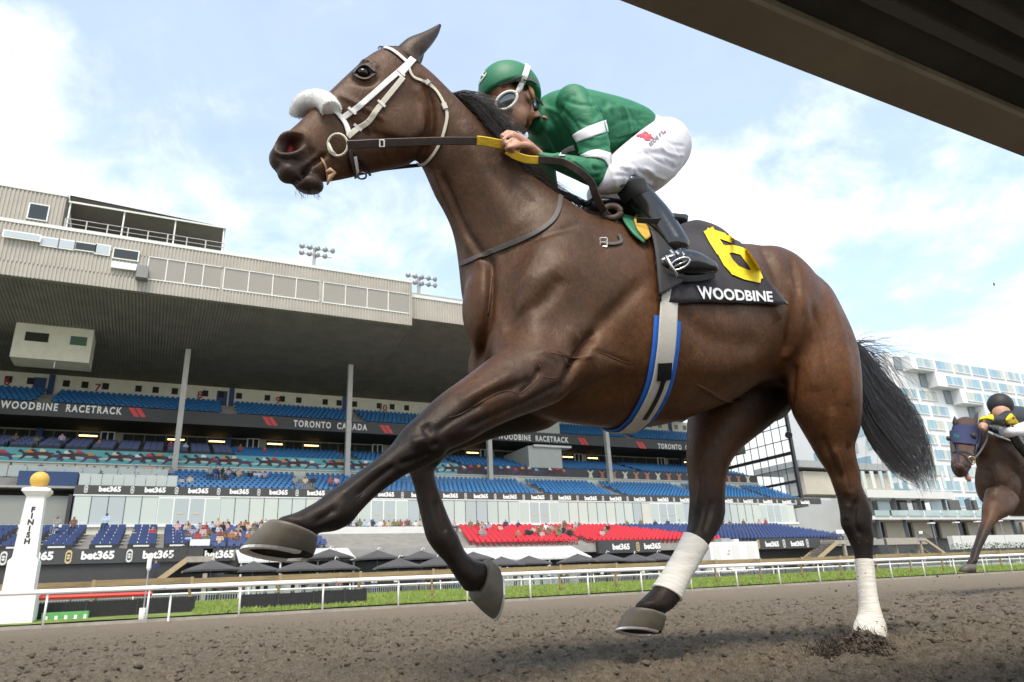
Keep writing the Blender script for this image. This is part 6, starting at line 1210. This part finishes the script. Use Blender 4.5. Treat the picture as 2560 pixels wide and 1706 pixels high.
link('breeches', br, white_b, jockey, True); bv = bvh_of(br)
et = text_mesh("EDDIE F'S", 1.0, .012, 0.0, 1.15); ex = [v_.co.x for v_ in et.vertices]; ey = [v_.co.y for v_ in et.vertices]
def emap(x, y):
    u = (x-min(ex))/(max(ex)-min(ex)); w = (y-min(ey))/(max(ey)-min(ey)); bx, by = 1626+(1659-1626)*u, 368+(336-368)*u; return bx-5*w, by-9*w
print_px(et, emap, bv, .003, 'lettering', mat('dark print', (.03, .03, .035), .7), jockey)
red_p = mat('red print', (.62, .06, .09), .7)
for i, pts in enumerate(([(1600, 345), (1612, 332), (1622, 340), (1632, 348)], [(1606, 336), (1616, 346), (1628, 338)], [(1592, 342), (1604, 338), (1614, 350), (1626, 350)], [(1615, 332), (1620, 343), (1612, 349)], [(1659, 333), (1664, 330)])):
    print_px(stroke2d(pts, 2.4), lambda x, y: (x, y), bv, .003, 'print_mark', red_p, jockey)
boot_m = mat('black riding boot', (.011, .011, .012), rough=.22, var=.15, vscale=30, coat=.4)
for s in (0, 1):
    f2 = (lambda st: flip(st, 0, -.02)) if s else (lambda st: st)
    bt = MB(); bt.add(*ring_loft(f2(nshin), 24)); bt.add(*ring_loft(f2(nfoot), 24)); pa = [([tuple(q) for q in bt.v], bt.f)]
    bo = link('boot', remesh(pa, .006, 4, 'boot'), boot_m, jockey, True)
    cu = MB().add(*ring_loft(f2(limb([((1538, 474), (1612, 452), 1.80, .064), ((1552, 496), (1622, 470), 1.80, .064), ((1566, 510), (1634, 484), 1.795, .06)])), 24, cap=False)).build('cuff', mat('black suede cuff', (.014, .014, .015), .75), bo, True)
    if not s:
        MB().prism([(P(1546, 416, 1.78).x, P(1546, 416, 1.78).z), (P(1548, 474, 1.78).x, P(1548, 474, 1.78).z), (P(1590, 448, 1.78).x, P(1590, 448, 1.78).z), (P(1556, 430, 1.78).x, P(1556, 430, 1.78).z)], 'y', P(1560, 450, 1.765).y, 1.772).build('cuff_tab', MATS['black suede cuff'], bo)
        ribbon('sole', [(1655, 690, 1.70), (1700, 697, 1.69), (1745, 696, 1.685), (1784, 688, 1.685)], .012, mat('rubber sole', (.02, .02, .02), .7), bo, .5)
        for i in range(4): ribbon('lace', [(1676+i*14, 626+i*3, 1.665), (1684+i*14, 634+i*2, 1.655)], .004, steel, bo, .5)
wp = ribbon('boot_strap', [(1592, 551, 1.755), (1630, 553, 1.74), (1665, 550, 1.72), (1694, 548, 1.71)], .010, black_l, jockey, .2)
# helmet, goggles, chin strap
hv, hfc = ell((0, 0, 0), (.134, .110, .122), None, 32); vs2 = []; keep = []
hb_ = bmesh.new()
for x, y, z in hv:
    cut = -.012 if x > .06 else (-.012-(.06-x)*.30); zz = max(z, cut); kk = 1.0 if z >= cut else max(.0, 1-(cut-z)*9)
    hb_.verts.new(hl(x*kk-.006, y*kk, zz+.052))
hb_.verts.ensure_lookup_table()
for f in hfc:
    try: hb_.faces.new([hb_.verts[i] for i in f])
    except ValueError: pass
bmesh.ops.remove_doubles(hb_, verts=hb_.verts, dist=1e-4); bmesh.ops.recalc_face_normals(hb_, faces=hb_.faces); hme = bpy.data.meshes.new('helmet'); hb_.to_mesh(hme); hb_.free()
helm = link('helmet', hme, mat('green cap cover', (.014, .17, .072), rough=.55, var=.08, vscale=20, bump=.0008, bscale=60), jockey, True); hev = bvh_of(hme)
strap('cap_band', [(1246, 214), (1270, 204), (1300, 197), (1325, 198), (1341, 208)], .010, mat('grey elastic', (.09, .11, .10), .7), helm, .2, .003, 5, hev)
strap('brow_lining', [(1258, 217), (1275, 212), (1296, 211), (1312, 214)], .007, mat('tan leather', (.32, .15, .06), .55), helm, .4, .004, 4, jbv)
strap('goggle_strap', [(1297, 222), (1304, 206), (1311, 190), (1316, 174), (1318, 166)], .0125, mat('white rubber', (.78, .76, .7), .5), helm, .2, .007, 4, hev)
for pts in ([(1190, 208), (1205, 190), (1214, 180)], [(1196, 214), (1210, 196), (1217, 184)], [(1193, 200), (1204, 202)], [(1203, 186), (1214, 192)]): strap('cap_emblem', pts, .0035, MATS['white rubber'], helm, .3, .003, 3, hev)
strap('chin_strap', [(1316, 214), (1326, 234), (1331, 258), (1328, 284), (1318, 310), (1304, 330)], .0095, MATS['tan leather'], jockey, .4, .010, 5, jbv)
MB().tube([P(1334, 252, 1.885), P(1338, 268, 1.88), P(1340, 276, 1.88)], .008, 8).build('strap_clip', black_l, jockey, True)
gc = hl(.088, -.044, .014); gl = cast(jbv, 1266, 252) or gc; gl = gl+(CAMP-gl).normalized()*.012; ga = (rx*.78+ry*.55).normalized()*.045; gb = (rx*.55-ry*.78).normalized()*.028
gog = MB().tube(hoop(gl, ga, gb, 0, 32), .0062, 8).build('goggles', MATS['white rubber'], jockey, True)
n_ = (CAMP-gl).normalized(); lens = [gl+n_*.009]+[gl+n_*.004*(1-.0)+ga*.55*math.cos(i/24*6.2832)+gb*.55*math.sin(i/24*6.2832) for i in range(24)]+[gl-n_*.004+ga*math.cos(i/24*6.2832)+gb*math.sin(i/24*6.2832) for i in range(24)]
MB().add(lens, [(0, 1+i, 1+(i+1) % 24) for i in range(24)]+[(1+i, 25+i, 25+(i+1) % 24, 1+(i+1) % 24) for i in range(24)]).build('lens', mat('smoked lens', (.03, .035, .035), rough=.04, spec=.9, coat=1.0), gog, True)
g2 = gl+hs*.088+hf*.02; MB().tube(hoop(g2, hu*.028, hs*.036, 0, 24), .0062, 8).build('goggles', MATS['white rubber'], jockey, True)
MB().tube([gl+ga, P(1300, 220, 1.895), P(1304, 208, 1.885)], [.006, .012, .010], 8, .5, [(CAMP-gl).normalized()]*3).build('goggle_tab', MATS['white rubber'], gog, True)
strands([[tuple(hl(.05-.11*t+random.gauss(0, .004), -.076-.006*math.sin(t*3), .03-.09*t*t+random.gauss(0, .006))) for t in (0, .3, .6, 1)] for _ in range(120)], .0011).build('hair', black_hair, jockey)
# ================================================================== second horse and rider
Y2 = 5.0
def st2(*a): return limb(a)
h2 = empty('horse', (P(2560, 1420, Y2).x, Y2, 0)); tag(h2, 'dark bay horse with navy hood chasing at the edge of the picture', 'horse')
parts2 = [ring_loft(s_) for s_ in (
    st2(((2388, 1052), (2440, 1066), Y2-.1, .10), ((2377, 1080), (2446, 1090), Y2-.14, .13), ((2378, 1110), (2442, 1122), Y2-.2, .13), ((2380, 1138), (2434, 1146), Y2-.26, .11), ((2378, 1160), (2428, 1166), Y2-.3, .09), ((2386, 1180), (2420, 1183), Y2-.32, .07)),
    st2(((2425, 1062), (2440, 1130), Y2-.05, .09), ((2455, 1074), (2446, 1150), Y2, .12), ((2490, 1090), (2452, 1190), Y2, .15), ((2530, 1104), (2458, 1230), Y2, .2), ((2560, 1120), (2480, 1268), Y2+.05, .24)),
    st2(((2500, 1110), (2466, 1262), Y2+.05, .2), ((2535, 1106), (2505, 1288), Y2+.1, .27), ((2590, 1122), (2575, 1290), Y2+.12, .3), ((2650, 1132), (2640, 1298), Y2+.14, .3), ((2710, 1138), (2705, 1296), Y2+.15, .28), ((2760, 1170), (2758, 1280), Y2+.16, .2)),
    st2(((2468, 1220), (2545, 1260), Y2-.08, .12), ((2458, 1262), (2528, 1286), Y2-.1, .11), ((2455, 1296), (2497, 1302), Y2-.1, .085), ((2447, 1322), (2478, 1326), Y2-.1, .066), ((2438, 1352), (2462, 1356), Y2-.1, .055), ((2430, 1376), (2450, 1380), Y2-.1, .05), ((2424, 1394), (2446, 1396), Y2-.1, .055), ((2416, 1408), (2440, 1412), Y2-.1, .055)),
    st2(((2500, 1220), (2550, 1260), Y2+.3, .12), ((2476, 1270), (2515, 1290), Y2+.3, .09), ((2464, 1300), (2488, 1304), Y2+.3, .07), ((2455, 1326), (2474, 1330), Y2+.3, .055), ((2446, 1352), (2461, 1356), Y2+.3, .045), ((2436, 1376), (2449, 1380), Y2+.3, .045)),
    st2(((2690, 1200), (2770, 1220), Y2+.02, .14), ((2700, 1270), (2752, 1276), Y2, .1), ((2712, 1320), (2740, 1322), Y2, .06), ((2716, 1370), (2736, 1371), Y2, .045), ((2712, 1412), (2738, 1414), Y2, .05)),
    st2(((2690, 1200), (2770, 1220), Y2+.3, .14), ((2672, 1270), (2722, 1276), Y2+.3, .1), ((2660, 1320), (2688, 1322), Y2+.3, .06), ((2650, 1370), (2668, 1371), Y2+.3, .045), ((2644, 1400), (2668, 1402), Y2+.3, .05)))]
parts2 += [ell(P(2512, 1190, Y2-.06), (.22, .12, .3)), ell(P(2399, 1168, Y2-.36), (.05, .05, .05)), ell(P(2418, 1164, Y2-.36), (.045, .045, .045))]
me2 = remesh(parts2, .016, 5, 'body'); b2 = bvh_of(me2)
sculpt(me2, [([(2470, 1110), (2500, 1150), (2520, 1190)], .008, .05), ([(2480, 1240), (2510, 1225), (2540, 1190)], .012, .05), ([(2470, 1170), (2478, 1210), (2474, 1250)], .012, .05)], b2); b2 = bvh_of(me2)
paint(me2, (.058, .031, .02), [(P(2440, 1360, Y2-.1), .35, (.018, .013, .012), .85), (P(2440, 1400, Y2-.1), .3, (.018, .013, .012), .8), (P(2470, 1290, Y2-.1), .22, (.08, .035, .017), .6), (P(2402, 1172, Y2-.3), .13, (.03, .02, .018), .85), (P(2410, 1130, Y2-.2), .16, (.095, .045, .02), .7), (P(2520, 1180, Y2-.1), .35, (.045, .027, .02), .6), (P(2450, 1190, Y2), .2, (.02, .014, .012), .6)])
link('body', me2, coat_m, h2, True)
for a, b, c_, Yq in (((2384, 1064), (2396, 1062), (2386, 1042), Y2-.12), ((2424, 1068), (2440, 1070), (2444, 1030), Y2-.1)):
    MB().add(*ring_loft(limb([(a, b, Yq, .035), (((a[0]*.6+c_[0]*.4)-3, a[1]*.6+c_[1]*.4), (b[0]*.6+c_[0]*.4+2, b[1]*.6+c_[1]*.4), Yq, .035), ((c_[0]-1, c_[1]), (c_[0]+1, c_[1]), Yq, .01)]), 12)).build('ear', mat('dark ear', (.03, .02, .016), .7), h2, True)
for px, py in ((2396, 1170), (2416, 1164)): 
    q_ = cast(b2, px, py, -.004); MB().add(*ell(q_, (.024, .012, .03), None, 10)).build('nostril', mat('dark nostril', (.008, .005, .005), .6), h2, True)
q_ = cast(b2, 2430, 1094, .0); MB().add(*ell(q_, (.03, .02, .026), None, 10)).build('eye', eye_m, h2, True)
hq = [P(2412, 1410, Y2-.1), P(2440, 1412, Y2-.1), P(2398, 1428, Y2-.1), P(2437, 1432, Y2-.1)]
vv2 = []; NN = 18
for a_, b_, w_ in ((hq[0], hq[1], .055), (hq[2], hq[3], .07)): vv2 += [(a_+b_)/2+(a_-b_)/2*math.cos(2*math.pi*j/NN)+Vector((.3, .9, 0)).normalized()*w_*math.sin(2*math.pi*j/NN) for j in range(NN)]
MB().add(vv2, [(j, (j+1) % NN, NN+(j+1) % NN, NN+j) for j in range(NN)]+[tuple(range(NN))[::-1], tuple(range(NN, 2*NN))]).build('hoof', hoof_m, h2, True)
mn = []
for k in range(300):
    t = random.random(); x_, y_ = 2440+t*110, 1064+t*44; L = random.uniform(8, 24); mn.append([tuple(P(x_+L*.9*u, y_-L*.55*math.sin(u*2.4)+u*8, Y2+random.uniform(-.06, .06))) for u in (0, .33, .66, 1)])
strands(mn, .005).build('mane', black_hair, h2)
# hood, bridle, reins
hood = empty('racing_hood', P(2410, 1085, Y2-.15)); tag(hood, 'navy racing hood with green lettering on the second horse', 'hood'); navy_c = mat('navy hood cloth', (.014, .019, .07), .75, .15, 12, bump=.004, bscale=60)
patch('hood_cloth', [(2381, 1062), (2377, 1084), (2379, 1100), (2384, 1109)], [(2436, 1066), (2443, 1088), (2440, 1104), (2436, 1114)], navy_c, hood, .012, b2, 14, .008)
patch('hood_side', [(2436, 1064), (2443, 1088), (2440, 1118)], [(2452, 1080), (2450, 1110), (2446, 1140)], navy_c, hood, .014, b2, 6, .008)
for px, py, r_ in ((2430, 1094, .06), (2371, 1097, .045)):
    q_ = cast(b2, px, py, .03) or P(px, py, Y2-.2); a1 = rx*r_; b1 = ry*r_*.85; MB().add(*ell(q_, (r_*.55, r_*.5, r_*.62), None, 12)).build('blinker_cup', mat('brown cup leather', (.03, .018, .014), .6), hood, True)
pt = text_mesh('Pat', 1.0, .03, 0); tx_ = [v_.co.x for v_ in pt.vertices]; ty_ = [v_.co.y for v_ in pt.vertices]
hbv = bvh_of(hood.children[0].data)
print_px(pt, lambda x, y: (2385+13*(x-min(tx_))/(max(tx_)-min(tx_)), 1093-9*(y-min(ty_))/(max(ty_)-min(ty_))+2*(x-min(tx_))/(max(tx_)-min(tx_))), hbv, .008, 'lettering', mat('green stitch', (.03, .5, .22), .6), hood)
br2 = empty('bridle', P(2410, 1150, Y2-.2)); tag(br2, 'thin dark bridle on the second horse\'s brown face', 'bridle')
strap('noseband', [(2382, 1131), (2405, 1130), (2432, 1137)], .016, black_l, br2, .3, .008, 4, b2); strap('cheek_strap', [(2440, 1110), (2436, 1135), (2432, 1152)], .012, black_l, br2, .3, .01, 4, b2); strap('nose_strap', [(2390, 1130), (2408, 1138), (2420, 1152), (2428, 1162)], .010, black_l, br2, .3, .01, 4, b2)
MB().tube(hoop(P(2428, 1152, Y2-.38), rx*.04, ry*.045, 0, 18), .009, 6).build('bit_ring', mat('brass bit', (.5, .36, .18), .35, metal=.8), br2, True); MB().tube([P(2416, 1182, Y2-.33), P(2420, 1196, Y2-.33), P(2424, 1204, Y2-.33)], [.02, .03, .02], 8, .5).build('tongue', mat('pink tongue', (.5, .26, .22), .5), br2, True)
rn2 = ribbon('reins', [(2432, 1150, Y2-.38), (2450, 1130, Y2-.36), (2466, 1100, Y2-.34), (2468, 1078, Y2-.33), (2474, 1066, Y2-.32)], .010, mat('grey rein', (.06, .065, .065), .6), None, .3); tag(rn2, 'grey rein looping up the second horse\'s neck', 'reins')
bl2 = patch('saddle_cloth', [(2536, 1112), (2552, 1120), (2580, 1132)], [(2540, 1120), (2554, 1128), (2578, 1142)], mat('blue saddle cloth', (.04, .22, .5), .7), None, .02, b2, 5, .01); tag(bl2, 'narrow blue saddle cloth on the second horse\'s back', 'saddle cloth')
# rider in black and yellow
j2 = empty('person', P(2540, 1090, Y2+.1)); tag(j2, 'jockey in black cap and black and yellow silks on the second horse', 'person')
YJ = Y2-.05
tor2 = st2(((2500, 1030), (2508, 1060), YJ-.1, .12), ((2530, 1016), (2520, 1072), YJ, .22), ((2566, 1018), (2550, 1080), YJ+.08, .22), ((2610, 1026), (2600, 1080), YJ+.1, .2)); arm2 = st2(((2516, 1026), (2528, 1052), YJ-.25, .08), ((2492, 1040), (2504, 1062), YJ-.3, .075), ((2460, 1040), (2474, 1062), YJ-.34, .07), ((2452, 1056), (2466, 1070), YJ-.36, .05)); leg2 = st2(((2590, 1040), (2620, 1090), YJ, .16), ((2540, 1062), (2552, 1096), YJ-.25, .12), ((2512, 1070), (2520, 1094), YJ-.28, .09)); sh2 = st2(((2512, 1072), (2536, 1070), YJ-.28, .07), ((2540, 1120), (2562, 1112), YJ-.3, .06), ((2570, 1160), (2588, 1150), YJ-.3, .05), ((2556, 1166), (2590, 1172), YJ-.3, .045))
bd2 = remesh([ring_loft(s_) for s_ in (shrink(tor2, .85), shrink(arm2, .8), shrink(leg2, .85), shrink(sh2, .8))]+[ell(P(2504, 1034, YJ-.14), (.1, .1, .13)), ell(P(2458, 1066, YJ-.36), (.05, .05, .05)), ell(P(2512, 1048, YJ-.08), (.08, .08, .1))]+[ring_loft(chain([P(2456+k*3, 1062+k*1.5, YJ-.38), P(2452+k*3, 1070+k*1.5, YJ-.39), P(2455+k*3, 1076+k, YJ-.37)], [.014, .013, .011]), 8, 2) for k in range(4)], .016, 3, 'body'); link('body', bd2, skin_m, j2, True)
blk_s = mat('black silk', (.014, .014, .016), .6, .15, 8); jr2 = remesh([ring_loft(s_) for s_ in (tor2, arm2)], .018, 5, 'jersey'); link('jersey', jr2, blk_s, j2, True); jb2 = bvh_of(jr2)
patch('yellow_front', [(2512, 1050), (2524, 1036), (2534, 1040)], [(2522, 1070), (2540, 1074), (2552, 1066)], yel, j2, .008, jb2, 6, .008); patch('yellow_band', [(2452, 1042), (2466, 1036), (2482, 1038)], [(2450, 1052), (2464, 1048), (2482, 1052)], yel, j2, .010, jb2, 5, .008)
link('breeches', remesh([ring_loft(leg2)], .02, 4, 'breeches'), white_b, j2, True); link('boot', remesh([ring_loft(sh2)], .016, 4, 'boot'), boot_m, j2, True)
vs_, fs_ = ell(P(2501, 1013, YJ-.12), (.15, .14, .15), None, 24); hm2 = MB().add(vs_, fs_).build('helmet', mat('black cap cover', (.012, .012, .013), .6), j2, True); hv2 = BVHTree.FromPolygons(vs_, fs_)
strap('cap_brim', [(2484, 1036), (2500, 1042), (2518, 1036)], .012, blk_s, hm2, .6, .006, 4, hv2)
tl2 = []
for k in range(350):
    s_ = random.random(); pts = [tuple(P(2768+70*t*(.5+.5*s_)+random.gauss(0, 1), 1178+110*t*t*(.4+.8*s_)-8*math.sin(t*3), Y2+.16+random.gauss(0, .03))) for t in (0, .2, .4, .6, .8, 1)]; tl2.append(pts)
strands(tl2, .006).build('tail', black_hair, h2)
for a_, b_, Yq in (((2712, 1412), (2740, 1414), Y2), ((2642, 1400), (2668, 1402), Y2+.3)):
    c_ = (P(*a_, Yq)+P(*b_, Yq))/2; d_ = (P(*a_, Yq)-P(*b_, Yq))/2; vv2 = []
    for dz, k_ in ((.0, 1.0), (-.075, 1.35)): vv2 += [c_+Vector((-.03*(k_-1)*2, 0, dz))+d_*k_*math.cos(2*math.pi*j/NN)+Vector((0, .05*k_, 0))*math.sin(2*math.pi*j/NN) for j in range(NN)]
    MB().add(vv2, [(j, (j+1) % NN, NN+(j+1) % NN, NN+j) for j in range(NN)]+[tuple(range(NN))[::-1], tuple(range(NN, 2*NN))]).build('hoof', hoof_m, h2, True)
